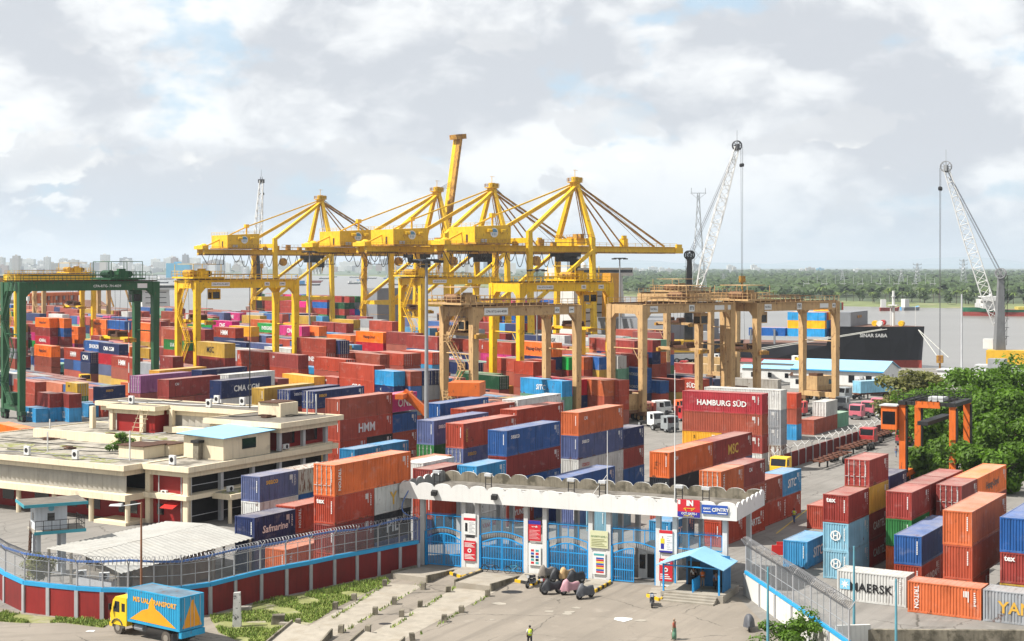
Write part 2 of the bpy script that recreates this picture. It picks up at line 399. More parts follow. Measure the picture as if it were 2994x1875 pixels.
base = q.mix(q.mr(stn, .50, .70, 0, .65), base, q.vmul(base, (.42, .36, .33)))
pal = q.noise(q.vadd(q.vmul(gpos, (1, 1, 1.6)), rv), .55, 5, .65)
base = q.mix(q.mr(pal, .56, .70, 0, .38), base, q.mix(.55, base, (.40, .36, .33, 1)))
dust = q.mr(q.noise(gpos, .28, 5, .65), .36, .66, .18, .55)
base = q.mix(q.math('MULTIPLY', dust, topm), base, (.34, .30, .26, 1))
rn = q.noise(gpos, .9, 7, .7)
thr = q.math('SUBTRACT', .685, q.math('MULTIPLY', oi.outputs['Random'], .075))
ocz = q.n('ShaderNodeSeparateXYZ', i0=oc).outputs[2]
rn = q.math('ADD', rn, q.math('MULTIPLY', q.mr(ocz, .45, .0, 0, 1), .10))
rf = q.mr(rn, thr, q.math('ADD', thr, .05), 0, .85)
base = q.mix(rf, base, (.10, .036, .016, 1))
b = q.n('ShaderNodeBsdfPrincipled', I_Base_Color=base, I_Roughness=.55); b.inputs['Specular IOR Level'].default_value = .3
q.n('ShaderNodeOutputMaterial', i0=b.outputs[0])
# streaked variant for the badly rusted boxes
mcs = bpy.data.materials.new('container_rusty'); mcs.use_nodes = True; q = NT(mcs.node_tree)
oi = q.n('ShaderNodeObjectInfo'); gpos = q.n('ShaderNodeNewGeometry').outputs['Position']
sn = q.noise(q.vmul(gpos, (1.5, 1.5, .30)), 2.0, 6, .7)
b = q.n('ShaderNodeBsdfPrincipled', I_Base_Color=q.mix(q.mr(sn, .5, .56, 0, 1), oi.outputs['Color'], (.13, .045, .02, 1)), I_Roughness=.75)
q.n('ShaderNodeOutputMaterial', i0=b.outputs[0])
mROD = M('lock_rod_steel', (.50, .48, .46), .5, .15, 2)

CW = 2.44
def corr(mb, a, b2, n, z0, z1, nper, depth, m=0):
    """corrugated sheet from a to b2 (plan), bulging along n"""
    a = Vector(a); b2 = Vector(b2); n = Vector(n); pts = []
    for i in range(nper):
        for t, o in ((0, 0), (.28, 0), (.42, 1), (.86, 1)): pts.append(a.lerp(b2, (i + t) / nper) + n * depth * o)
    pts.append(b2)
    vs = [(p.x, p.y, z0) for p in pts] + [(p.x, p.y, z1) for p in pts]; k = len(pts)
    return mb.add(vs, [(i, i + 1, k + i + 1, k + i) for i in range(k - 1)], m)
_CM = {}
def cmesh(L, H):
    key = (L, H)
    if key in _CM: return _CM[key]
    d = {}
    fr = MB()
    for x in (0, L - .14):
        for y in (0, CW - .14): fr.box(x, y, .0, x + .14, y + .14, H)
    for y in (0.01, CW - .09):
        fr.box(.14, y, .02, L - .14, y + .08, .18); fr.box(.14, y, H - .10, L - .14, y + .08, H - .012)
    for x in (0.01, L - .11):
        fr.box(x, .14, .02, x + .10, CW - .14, .18); fr.box(x, .14, H - .13, x + .10, CW - .14, H - .012)
    for x in (-.006, L - .165):
        for y in (-.006, CW - .165):
            for z in (-.0, H - .115): fr.box(x, y, z, x + .171, y + .171, z + .118)
    d['frame'] = fr.mesh('frame', mc)
    np_ = 22 if L < 8 else 44
    d['side_wall'] = corr(MB(), (.14, .075, 0), (L - .14, .075, 0), (0, -1, 0), .17, H - .1, np_, .05).mesh('side_wall', mc)
    d['side_wall2'] = corr(MB(), (L - .14, CW - .075, 0), (.14, CW - .075, 0), (0, 1, 0), .17, H - .1, np_, .05).mesh('side_wall', mc)
    d['end_wall'] = corr(MB(), (.08, CW - .14, 0), (.08, .14, 0), (-1, 0, 0), .17, H - .13, 9, .05).mesh('end_wall', mc)
    d['end_wall2'] = corr(MB(), (L - .08, .14, 0), (L - .08, CW - .14, 0), (1, 0, 0), .17, H - .13, 9, .05).mesh('end_wall', mc)
    rf = MB(); k = 12 if L < 8 else 24
    for i in range(k):
        x0 = .1 + (L - .2) * i / k; x1 = .1 + (L - .2) * (i + 1) / k; xm = x0 + (x1 - x0) * .5
        rf.poly([(x0, .08, H - .05), (xm, .08, H - .05), (xm, CW - .08, H - .05), (x0, CW - .08, H - .05)])
        rf.poly([(xm, .08, H - .05), (xm + .04, .08, H - .03), (xm + .04, CW - .08, H - .03), (xm, CW - .08, H - .05)])
        rf.poly([(xm + .04, .08, H - .03), (x1 - .04, .08, H - .03), (x1 - .04, CW - .08, H - .03), (xm + .04, CW - .08, H - .03)])
        rf.poly([(x1 - .04, .08, H - .03), (x1, .08, H - .05), (x1, CW - .08, H - .05), (x1 - .04, CW - .08, H - .03)])
    d['roof'] = rf.mesh('roof', mc)
    for nm, y0, y1 in (('door', .15, CW / 2 - .012), ('doorb', CW / 2 + .012, CW - .15)):
        db = MB(); db.box(.05, y0, .18, .085, y1, H - .14)
        for z in (.28, .28 + (H - .5) * .27, .28 + (H - .5) * .54, .28 + (H - .5) * .81): db.box(.025, y0 + .1, z, .055, y1 - .1, z + (H - .5) * .17)
        d[nm] = db.mesh('door', mc)
        rb = MB()
        for yy in (y0 + (y1 - y0) * .27, y0 + (y1 - y0) * .76):
            rb.box(-.025, yy - .022, .08, .02, yy + .022, H - .06)
            for z in (.5, 1.1, H - .5): rb.box(-.035, yy - .06, z, .03, yy + .06, z + .07)
            rb.box(-.045, yy - .02, .95, -.015, yy + .34, 1.0)
        d[nm + 'rod'] = rb.mesh('lock_rods', mROD)
    # one joined body for the small far boxes
    for dv in (0, 1):
        jb = MB(); jb.add(fr.v, fr.f)
        corr(jb, (.14, .075, 0), (L - .14, .075, 0), (0, -1, 0), .17, H - .1, np_, .05); corr(jb, (L - .14, CW - .075, 0), (.14, CW - .075, 0), (0, 1, 0), .17, H - .1, np_, .05)
        corr(jb, (L - .08, .14, 0), (L - .08, CW - .14, 0), (1, 0, 0), .17, H - .13, 9, .05)
        jb.poly([(.1, .08, H - .03), (L - .1, .08, H - .03), (L - .1, CW - .08, H - .03), (.1, CW - .08, H - .03)])
        if dv:
            jb.box(.05, .14, .18, .085, CW - .14, H - .14)
            for yy in (.43, .98, 1.46, 2.01):
                jb.box(-.03, yy - .03, .08, .02, yy + .03, H - .06, 1)
                for z in (.5, 1.1, H - .5): jb.box(-.035, yy - .08, z, .03, yy + .08, z + .09, 1)
        else: corr(jb, (.08, CW - .14, 0), (.08, .14, 0), (-1, 0, 0), .17, H - .13, 9, .05)
        d['body%d' % dv] = jb.mesh('body', [mc, mROD])
    _CM[key] = d
    return d

CONTS = []      # individually built boxes
FILL = []       # hidden and far boxes: (matrix, L, H, colour)
STACKS = []     # plan rectangles: [centre, ex, ey, L, Wd, ...]
LOGOCOL = {'w': mPLAIN, 'k': mBLACK, 'y': M('gold_print', (.72, .42, .06), .5, .05), 'b': M('navy_print', (.03, .05, .22), .5, .05), 'r': M('red_print', (.55, .03, .04), .5, .05), 'c': M('cyan_print', (.25, .62, .85), .5, .05)}
ORI = {'A': (A, B), 'U': (U, W), 'B': (B, A)}
FILLCOLS = 'rd rd rd mr mr mr br br br rd mr bl nv nv gb ho or lb gn ye gy wh pk rd br mr bl mt'.split()
def H_of(it): return 2.9 if 'h' in it.split('|')[0][2:] else 2.6
def C(ori, x, y, n, spec, near=None, reg='', fix=None):
    """a stack: top corner between its two visible faces at pixel (x, y), n tiers, spec lists tiers from the top"""
    tiers = [t.split(',') for t in spec.split(';') if t]
    ht = [max(H_of(i) for i in t) for t in tiers] + [2.6] * (n - len(tiers))
    p = P(x, y, sum(ht)); ex, ey = ORI[ori]
    L = sum(12.19 if i[2] == '4' else 6.06 for i in tiers[0]) + .1 * (len(tiers[0]) - 1)
    for t in tiers: L = max(L, sum(12.19 if i[2] == '4' else 6.06 for i in t) + .1 * (len(t) - 1))
    STACKS.append(dict(o=Vector((p.x, p.y, 0)), ex=ex, ey=ey, L=L, tiers=tiers, ht=ht, ori=ori, near=(p.y < 235) if near is None else near, reg=reg, fix=fix))
def relax():
    for it in range(60):
        moved = False
        for i, s in enumerate(STACKS):
            for t in STACKS[:i]:
                if (s['o'] - t['o']).length > 30: continue
                if s['ori'] == t['ori']:
                    dl = (s['o'] - t['o']); u = dl.dot(s['ex']); v = dl.dot(s['ey'])
                    ou = min(s['L'] + u, t['L']) - max(u, 0); ov = min(CW + v, CW) - max(v, 0)
                    if ou > -.12 and ov > -.10 and ou > .0 - .1:
                        pu, pv = ou + .14, ov + .12
                        if pv <= pu: mv = s['ey'] * (pv / 2 * (1 if v >= 0 else -1))
                        else: mv = s['ex'] * (pu / 2 * (1 if u + s['L'] / 2 - t['L'] / 2 >= 0 else -1))
                        s['o'] += mv; t['o'] -= mv; moved = True
        if not moved: break
def rect(s, pad=0.0):
    o, ex, ey = s['o'], s['ex'], s['ey']
    return [o - ex * pad - ey * pad, o + ex * (s['L'] + pad) - ey * pad, o + ex * (s['L'] + pad) + ey * (CW + pad), o - ex * pad + ey * (CW + pad)]
def overlap(p, r):
    for poly in (p, r):
        for i in range(4):
            e = poly[(i + 1) % 4] - poly[i]; n = Vector((-e.y, e.x))
            a = [n.dot(v.to_2d()) for v in p]; b2 = [n.dot(v.to_2d()) for v in r]
            if max(a) <= min(b2) + 1e-6 or max(b2) <= min(a) + 1e-6: return False
    return True
def place(ori, o, L):
    """matrix of a box of length L whose visible corner is o"""
    ex, ey = ORI[ori]
    if ori == 'A': return frame(o, ex)
    return frame(o + ey * CW, ex)       # U and B: local y runs against ey
def logo(root, s, L, H, ori, big):
    col = 'w'; base = s; st = ''
    while base and base[-1] in '^~!@': st += base[-1]; base = base[:-1]
    if base and base[0] in '#': col, base = base[1], base[2:]
    m = LOGOCOL[col]
    yy = -.005 if ori == 'A' else CW + .005; nd = (0, -1, 0) if ori == 'A' else (0, 1, 0); xd = (1, 0, 0) if ori == 'A' else (-1, 0, 0)
    if '@' in st:          # on the end
        text(base, m, root, (-.03, CW * .68 if len(base) > 1 else CW * .5, H * .8 if len(base) > 1 else H * .55), (0, -1, 0), (-1, 0, 0), h=.42 if len(base) > 1 else .55, wmax=1.2, local=True, bold=.03)
        if len(base) == 1: text('O', m, root, (-.032, CW * .5, H * .55), (0, -1, 0), (-1, 0, 0), h=1.0, local=True, bold=.0)
    elif '^' in st:          # running down the end of the side
        cx = .75 if ori == 'A' else (.75 if 0 else L - .75)
        text(base, m, root, (cx, yy, H * .52), xd, nd, wmax=H * .72, h=.42, local=True, rot=-math.pi / 2, bold=.02)
    elif '!' in st:        # small, in the upper corner
        cx = 1.9 if ori == 'A' else L - 1.9
        text(base, m, root, (cx, yy, H * .72), xd, nd, h=.42, wmax=2.2, local=True, bold=.02)
    else:
        text(base, m, root, (L * .5, yy, H * .5), xd, nd, h=1.0 if len(base) > 3 else 1.25, wmax=L * .62, local=True, bold=.02, shear=.18 if '~' in st else 0)
def marks(root, L, H, ori, seed):
    rr = random.Random(seed); mb = MB(); yy = -.012 if ori == 'A' else CW + .012; fx = L if ori == 'A' else 0.0; sg = -1 if ori == 'A' else 1
    for k in range(7):
        z = H - .4 - k * .17; wd = .09 + rr.random() * .1
        x = fx + sg * .6; mb.poly([(x, yy, z), (x + sg * -wd, yy, z), (x + sg * -wd, yy, z - .1), (x, yy, z - .1)])
    z = H - .35
    for k in range(4): x = fx + sg * (1.0 + .12 * k); mb.poly([(x, yy, z), (x + .08, yy, z), (x + .08, yy, z - .5 - .4 * (k == 0)), (x, yy, z - .5 - .4 * (k == 0))])
    for k in range(8):
        z = H - .45 - k * .15; mb.poly([(-.012, .34, z), (-.012, .44, z), (-.012, .44, z - .11), (-.012, .34, z - .11)])
    o = mb.build('code_marks', mPLAIN, root, local=True); o['kind'] = 'stuff'
    return o
def fade(c, j, g2):
    l = (c[0] + c[1] + c[2]) / 3 * .8 + .06; k = .74 * (1 + j)
    return tuple(min((v2 * (1 - g2) + l * g2) * k, 1) for v2 in c) + (1,)
def tint(c, j):
    k = 1 + j
    return (min(c[0] * k, 1), min(c[1] * k, 1), min(c[2] * k, 1), 1)
SHOW = {'2': 'twenty-foot', '4': 'forty-foot'}
def build_stack(s, rid):
    n = len(s['ht']); ztop = sum(s['ht']); z = ztop
    for ti in range(n):
        H = s['ht'][ti]; z -= H
        if ti < len(s['tiers']):
            x = 0.0
            for it in s['tiers'][ti]:
                head, _, lg = it.partition('|'); cc = head[:2]; L = 12.19 if head[2] == '4' else 6.06; hh = H_of(it)
                if cc == 'xx': x += L + .1; continue
                jx, jy = R.uniform(-.03, .03), R.uniform(-.03, .03)
                mtx = place(s['ori'], s['o'] + s['ex'] * (x + jx) + s['ey'] * jy + Vector((0, 0, z + .004 + .012 * (ti % 2))), L)
                nm, hx = CC[cc]; rgb = fade(hexc(hx), R.uniform(-.14, .16), R.uniform(.0, .12))
                e = bpy.data.objects.new('shipping_container', None); COL.objects.link(e); e.matrix_basis = mtx; e.empty_display_size = .5
                dm = cmesh(L, hh); door = 'd' in head[3:]
                if s['near']:
                    parts = ['frame', 'side_wall', 'side_wall2', 'roof', 'end_wall2'] + (['door', 'doorb'] if door else ['end_wall'])
                    for pn in parts:
                        nn = {'side_wall2': 'side_wall', 'end_wall2': 'end_wall', 'doorb': 'door'}.get(pn, pn)
                        o = link(nn, dm[pn], e, True); o.color = rgb
                        if cc == 'ws' and pn != 'frame': o.material_slots[0].link = 'OBJECT'; o.material_slots[0].material = mcs
                        if pn in ('door', 'doorb'): link('lock_rods', dm[pn + 'rod'], o, True)
                    marks(e, L, hh, s['ori'], rid * 7 + ti)
                else:
                    o = link('body', dm['body%d' % door], e, True); o.color = rgb
                if lg: logo(e, lg, L, hh, s['ori'], s['near'])
                e['category'] = 'container'; e['group'] = 'stacked shipping containers'
                CONTS.append(dict(o=e, col=nm, size=SHOW[head[2]], tier=n - ti, top=ti == 0, n=n, lg=lg, reg=s['reg'], pos=mtx.translation.copy(), door=door))
                x += L + .1
        else:
            L = s['L']; k = 1 if L > 10 and R.random() < .7 else (2 if L > 10 else 1); l1 = 12.19 if (k == 1 and L > 10) else 6.06
            for j in range(k):
                o = s['o'] + s['ex'] * (j * 6.13) + Vector((0, 0, z))
                FILL.append((place(s['ori'], o, l1), l1, H, CC[R.choice(FILLCOLS)][1]))
# ---------------------------------------------------------------- the stacks seen in the photograph
g = 'inside the red wall'
C('A', 979, 1361, 4, 'or4hd|TRITON^;rd2|tex@,wh2|#yY;mr2,dk2|PIL;rd2,gb2', reg=g)
C('A', 759, 1395, 3, 'gb2|#yseaco!,ws2;wh2,bl2;nv2,gb2', reg=g)
C('A', 744, 1515, 2, 'nv2|Safmarine~;gb2', reg=g)
C('A', 863, 1482, 2, 'rd2|TRITON^,mt2;br2,rd2', reg=g)
C('A', 835, 1609, 1, 'or2|TRITON^', reg=g)
g = 'behind the gate roof'
C('A', 1036, 1315, 2, 'lb2,lb2;bl2,mr2', reg=g)
C('A', 1268, 1231, 4, 'gb4h|seaco!;gn4d;nv4', reg=g)
C('A', 1354, 1240, 4, 'rd4h|#yGOLD^;gb4d|#yseaco!;br4', reg=g)
C('A', 1481, 1260, 4, 'bl4h|seaco!;mr4;bl4;rd2|HYUNDAI,gb2', reg=g)
C('A', 1691, 1207, 4, 'or4h|CAI!;gb4h|seaco!,nv2;wh4|#rCOSCO!,mr2;wh4,bl2', reg=g)
C('A', 1287, 1181, 4, 'bl4h', reg=g)
C('A', 1365, 1197, 4, 'rd4', reg=g)
C('A', 1512, 1170, 4, 'wh4hd', reg=g)
C('A', 1511, 1199, 4, 'rd4h', reg=g)
C('A', 1212, 1352, 3, 'wh2h;gy2', reg=g)
C('A', 1259, 1350, 3, 'or2;br2', reg=g)
C('A', 1262, 1374, 3, 'mr2;rd2', reg=g)
C('A', 1391, 1364, 3, 'lb2;wh2|#rYANG MING;wh2|#rYANG MING', reg=g)
C('A', 1668, 1400, 2, 'bl4;nv4', reg=g)
C('A', 1957, 1324, 3, 'or4h|CAI!,mr4h|#yMSC;dk4,gb4', reg=g)
C('A', 2108, 1380, 3, 'or2d|TRITON^,mr2|CAI!;br2,br2;rd2,rd2|CARTEL', reg=g)
C('A', 2229, 1407, 2, 'br2|TRITON^,lb2|SITC~;rd2,rd2|TRITON^', reg=g)
C('A', 1960, 1527, 1, 'lb2|SITC~', reg='seen through the gate')
C('A', 1672, 1478, 1, 'gb2', reg='seen through the gate')
C('A', 1772, 1489, 1, 'pb2', reg='seen through the gate')
g = 'beside the office'
C('A', 994, 1167, 4, 'br4h,pk2|ONE;rd4h|HMM,bl2;rd2|TEX^,dk2,br2;br4,rd2', reg=g)
g = 'behind the office roof'
C('A', 410, 1100, 4, 'pp4hd', reg=g)
C('A', 493, 1111, 4, 'mr4h|CAI!', reg=g)
C('A', 647, 1114, 4, 'nv4h|CMA CGM', reg=g)
C('A', 772, 1136, 4, 'ye4', reg=g)
C('A', 848, 1141, 4, 'nv4d|seaco!', reg=g)
C('A', 921, 1145, 4, 'nv4d|#yseaco!', reg=g)
C('A', 466, 1084, 4, 'yb4', reg=g)
C('A', 590, 1083, 4, 'nv4', reg=g)
C('A', 668, 1096, 4, 'wh4d', reg=g)
C('A', 299, 1132, 2, 'nv2h|#yseaco!;rd2h|TEX^', reg=g)
C('A', 378, 1119, 2, 'or2;br2', reg=g)
g = 'beside the truck lane'
C('B', 2228, 1153, 4, 'hr4h|HAMBURG SÜD;br4h;mr2,yb2|#kS!;wh2,wh2', reg=g)
C('B', 2283, 1142, 4, 'wh4h;gy4;gy4;ws4', reg=g)
C('B', 2329, 1151, 3, 'rd2;br2;lb2', reg=g)
C('A', 2380, 1184, 2, 'xx2,wh2d,xx2;br2,br2,mt2', reg=g)
C('B', 2500, 1128, 1, 'ws4', reg='beside the shed')
C('B', 2274, 1111, 1, 'ws4', reg='beside the shed')
g = 'in the corner block'
C('A', 2481, 1368, 4, 'xx2,mr2d;mr2|tex@,ye2;pb2|H@,mr2|CARTEL;pb2|H@,mr2|CARTEL', reg=g)
C('A', 2361, 1585, 1, 'lb2|SITC~', reg=g)
C('A', 2421, 1481, 1, 'rd2', reg=g)
C('A', 2666, 1441, 3, 'mr2,mr2,mr2;gn2,br2,br2;or2,nv2,gb2', reg=g)
C('A', 2600, 1393, 3, 'nv2;bl2', reg=g)
C('A', 2812, 1422, 3, 'mr2d,ho4|#kHapag-Lloyd;br2,mr4;gn2,rd4', reg=g)
C('A', 2694, 1570, 2, 'bl4;rd2|HYUNDAI,rd2', reg=g)
C('A', 2842, 1498, 3, 'or4h;br4h;rd2', reg=g)
C('A', 3012, 1519, 3, 'bl4h;mr4|tex@;ye4', reg=g)
C('B', 2649, 1688, 1, 'wh2|#kMAERSK', reg='alone by the kerb')
C('B', 2869, 1722, 1, 'or2|TRITON^', reg='alone by the kerb')
C('B', 3102, 1748, 1, 'gy2|#yYANG', reg='alone by the kerb')
# ---------------------------------------------------------------- the far yard
g = 'under the green gantry'
for a in ((173, 1155, 2, 'mr2;lb2|Ti2'), (150, 1152, 2, 'mr2;lb2'), (128, 1194, 1, 'lb2|SITC~'), (259, 1182, 1, 'lb2'), (101, 1118, 2, 'rd4;rd4'), (225, 1122, 2, 'ye2d|#kMSC!;gn2d'),
          (239, 1077, 1, 'ye2d|#kMSC!'), (145, 1052, 1, 'bl4|SINOKOR'), (141, 1062, 1, 'bl2'), (177, 1064, 1, 'mt2'), (209, 1055, 1, 'bl4'), (307, 1089, 1, 'mr2'), (380, 1099, 1, 'rd4|HMM'),
          (341, 1044, 2, 'mr2'), (55, 1044, 2, 'mr4h'), (60, 1254, 1, 'ho4'), (8, 1060, 1, 'bl4'), (232, 1050, 1, 'lb2'), (265, 1066, 1, 'wh4'),
          (154, 931, 5, 'ho4h|#kHapag-Lloyd;mr4;rb4|ADMIRAL;eg4'), (179, 932, 5, 'ho4h;bl4;mr4'), (150, 1013, 3, 'ho4h|#kHapag-Lloyd;br4'), (243, 1022, 3, 'rd4h|HMM'), (237, 956, 4, 'ho4|#kHapag-Lloyd;ho4'),
          (290, 1001, 4, 'bl4|SINOKOR;br4'), (346, 1007, 4, 'nv4|CMA CGM;rb4'), (277, 1031, 3, 'nv2d|CMA'), (313, 936, 5, 'ho4|#kHapag-Lloyd;ho4'), (361, 939, 5, 'bl4;ho4|#kHapag-Lloyd'),
          (106, 949, 4, 'mr4;pk4|ONE;eg4'), (214, 978, 3, 'nv2'), (290, 983, 4, 'mr2'), (52, 990, 4, 'mr4;gy4'), (380, 1015, 3, 'ho2|#kHL;bl2'), (436, 1020, 3, 'ye2d'), (388, 1048, 3, 'rd4|HMM')):
    C('U', *a, near=False, reg=g)
g = 'around the office-side yellow gantry'
for a in ((540, 966, 5, 'br4;gn4|U A S C;rd4;br4'), (599, 964, 5, 'mr4;mr4'), (618, 933, 5, 'eg4|EVERGREEN'), (678, 940, 5, 'pk4|ONE;br4'), (688, 960, 5, 'rd4|HMM'), (656, 1005, 5, 'ye4h|#kMSC;mr4h'),
          (504, 1044, 4, 'mr2|S!;rd2'), (438, 946, 5, 'ho4;ho4;ye4'), (515, 912, 5, 'br4;br4'), (470, 940, 5, 'mr4;br4'), (773, 1031, 4, 'rd4h|TEX^;rd4'), (872, 1039, 4, 'mr4h|CAI!;rd4'),
          (948, 993, 5, 'rd4h;rd4hd|LINES;nv4d'), (981, 997, 5, 'nv4hd;mr4d'), (847, 994, 4, 'rd4'), (765, 983, 4, 'gb4h'), (815, 948, 5, 'eg4|EVERGREEN;br4'), (746, 956, 5, 'yb4'), (882, 955, 5, 'pk4|ONE;rd4'),
          (932, 955, 5, 'ho4'), (1010, 947, 5, 'mr2;gy2'), (1033, 936, 5, 'ye4'), (975, 944, 5, 'mr4'), (1024, 982, 4, 'ho4'), (990, 975, 4, 'lb4'), (924, 1102, 3, 'yb4'), (980, 1105, 3, 'rd2|H!'), (944, 1075, 3, 'lb4'),
          (720, 1002, 4, 'nv4'), (800, 1008, 4, 'gb4'), (850, 1020, 4, 'wh4'), (700, 916, 5, 'pk4|ONE'), (655, 915, 5, 'gb4;mr4'), (790, 937, 5, 'or4'), (905, 925, 5, 'ye4d'), (760, 924, 5, 'ye4')):
    C('U', *a, near=False, reg=g)
g = 'around the sandy gantries'
for a in ((1120, 973, 5, 'ho4|#kHapag-Lloyd;rb4'), (1093, 1070, 4, 'rd4h;rd4|CIRC'), (1146, 941, 5, 'rd4'), (1213, 975, 5, 'mr4h'), (1296, 985, 5, 'mr4h'), (1086, 1031, 4, 'br4'), (1137, 1036, 4, 'br4;rd4d'), (1166, 1036, 4, 'rd4d'),
          (1196, 1034, 4, 'br4'), (1228, 1033, 4, 'rd4d'), (1262, 1030, 4, 'wh4'), (1169, 1059, 3, 'rb4h'), (1204, 1055, 3, 'yb4'), (1156, 1087, 4, 'lb2;nv2|C!'), (1196, 1087, 4, 'br2'), (1234, 1085, 4, 'nv2d'), (1268, 1083, 4, 'nv2d'),
          (1290, 1038, 3, 'gb4|CMA'), (1372, 1035, 3, 'nv4|CMA CGM'), (1405, 995, 4, 'rd4h'), (1431, 1095, 3, 'gn4d|U A S C'), (1470, 1100, 3, 'dg4d'), (1495, 1003, 4, 'rd4h|TEX^;pk4|ONE'), (1632, 1003, 5, 'ho4h|#kHapag-Lloyd;nv4'),
          (1667, 1045, 4, 'eg4;mr4'), (1731, 1046, 4, 'bl4;ye4'), (1707, 1045, 4, 'or4;rd4'), (1535, 1052, 4, 'rd4'), (1559, 1059, 4, 'rd2'), (1592, 1054, 4, 'rd2'), (1643, 1115, 3, 'lb4h|SITC~;mt4'), (1688, 1111, 3, 'rb4h;nv4'),
          (1773, 1113, 3, 'or4h|SÜD;br4'), (1805, 1113, 3, 'rd4h;rd4'), (1478, 976, 4, 'mr4'), (1650, 982, 4, 'wh4d|#kMAERSK'), (1700, 980, 4, 'rd4'), (1750, 985, 4, 'rd4'), (1790, 1040, 4, 'ho2|#kHL'), (1802, 1040, 4, 'mr4;mt4'),
          (1829, 1041, 4, 'wh4;mt4'), (1862, 1038, 4, 'rd4'), (1893, 1077, 3, 'bl2|SINOKOR;bl2|SINOKOR'), (1921, 1115, 2, 'bl2'), (1842, 998, 5, 'mr4;nv4'), (1818, 994, 5, 'rd4'), (1893, 996, 5, 'mr4;nv4;br4'), (1924, 994, 5, 'mt4;or4;rd4;rd4'),
          (1978, 1111, 2, 'rd4'), (2050, 1110, 2, 'rd2|SÜD'), (1560, 1015, 3, 'pk4'), (1330, 1060, 3, 'nv4d'), (1385, 1062, 3, 'nv4d'), (2030, 1065, 1, 'mr4'), (2090, 1068, 1, 'be4'), (1010, 1052, 4, 'rd4d'), (1060, 1030, 4, 'br4')):
    C('U', *a, near=False, reg=g)
relax()
# rows behind and between, out of which only roofs and slivers show
RTGS = [  # near-left leg pixel x, depth, height of girder top, colour, label
    (63, 280, 26.0, 'g'), (576, 315, 26.0, 'y'), (1232, 375, 26.0, 'y'), (1521, 296, 25.6, 'y'), (1385, 261, 21.9, 't'), (1879, 280, 21.8, 't'), (2213, 295, 21.8, 't'), (1950, 352, 22.5, 't'), (48, 440, 26.5, 'y'), (128, 520, 24.0, 't')]
legs = []
for x, d, h, c in RTGS:
    p = D(x, d)
    for o in (p, p + W * (26.6 if c == 'g' else 23.5)): legs.append([o - U * 2 - W * 1.3, o - U * 2 + W * 1.3, o + U * 11 + W * 1.3, o + U * 11 - W * 1.3])
rects = [rect(s, .15) for s in STACKS]
FS = []
for (w0, n, u0, u1, t0) in ((158.2, 6, 205, 560, 3), (186, 6, 212, 600, 3), (216, 6, 215, 640, 3), (245, 6, 222, 560, 3), (128, 6, 250, 560, 2), (103.5, 6, 330, 560, 1)):
    u = u0
    while u < u1:
        for j in range(n):
            o = U * u + W * (w0 + j * 2.85)
            s = dict(o=o, ex=U, ey=W, L=12.19); r = rect(s, .1)
            if any((o - k['o']).length < 26 and overlap(r, q2) for k, q2 in zip(STACKS, rects)): continue
            if any(overlap(r, l) for l in legs): continue
            px = 1497 + o.x / o.y * F
            if px < -120 or px > 2100: continue
            FS.append((o, j))
        u += 12.9
import numpy as np
GW, GH = 748, 469; GS = GW / 2994
def hull(pts):
    pts = sorted(set(pts))
    if len(pts) < 3: return pts
    def half(ps):
        h = []
        for p in ps:
            while len(h) > 1 and (h[-1][0] - h[-2][0]) * (p[1] - h[-2][1]) - (h[-1][1] - h[-2][1]) * (p[0] - h[-2][0]) <= 0: h.pop()
            h.append(p)
        return h
    return half(pts)[:-1] + half(pts[::-1])[:-1]
def sil(o, ex, ey, L, z0, z1):
    pts = []
    for a in (0, L):
        for b2 in (0, CW):
            for z in (z0, z1):
                p = o + ex * a + ey * b2; pts.append(((1497 + p.x / p.y * F) * GS, (HZ + (CAMH - z) / p.y * F) * GS))
    h = hull(pts); x0 = max(int(min(p[0] for p in h)), 0); x1 = min(int(max(p[0] for p in h)) + 2, GW); y0 = max(int(min(p[1] for p in h)), 0); y1 = min(int(max(p[1] for p in h)) + 2, GH)
    if x1 <= x0 or y1 <= y0: return None
    X, Y = np.meshgrid(np.arange(x0, x1) + .5, np.arange(y0, y1) + .5); m = np.ones(X.shape, bool)
    for i in range(len(h)):
        a, b2 = h[i], h[(i + 1) % len(h)]; m &= ((b2[0] - a[0]) * (Y - a[1]) - (b2[1] - a[1]) * (X - a[0])) >= -1e-6
    return x0, x1, y0, y1, m
dep = np.zeros((GH, GW)); ddd = np.full((GH, GW), 1e9)
for s in STACKS:
    k = len(s['tiers']); z1 = sum(s['ht']); z0 = z1 - sum(s['ht'][:k]); mid = (s['o'] + s['ex'] * s['L'] / 2).y
    r = sil(s['o'], s['ex'], s['ey'], s['L'], z0, z1)
    if r:
        x0, x1, y0, y1, m = r; sub = ddd[y0:y1, x0:x1]; sub[m & (sub > mid)] = mid
for (o, j) in sorted(FS, key=lambda c: c[0].y):
    mid = (o + U * 6).y; best = 0
    want = R.choice((3, 4, 4, 4, 5, 5))
    for t in range(want, 0, -1):
        r = sil(o, U, W, 12.19, 0, 2.6 * t)
        if not r: best = min(t, 3); break
        x0, x1, y0, y1, m = r; sub = ddd[y0:y1, x0:x1]
        bad = (m & (sub < 1e8) & (sub > mid)).sum()
        if bad <= max(5, .05 * m.sum()): best = t; break
    for t in range(best):
        l2 = R.random() < .25
        for k in range(2 if l2 else 1):
            L = 6.06 if l2 else 12.19
            FILL.append((place('U', o + U * (k * 6.13) + Vector((0, 0, 2.6 * t)), L), L, 2.6, CC[R.choice(FILLCOLS)][1]))
for i, s in enumerate(STACKS): build_stack(s, i)
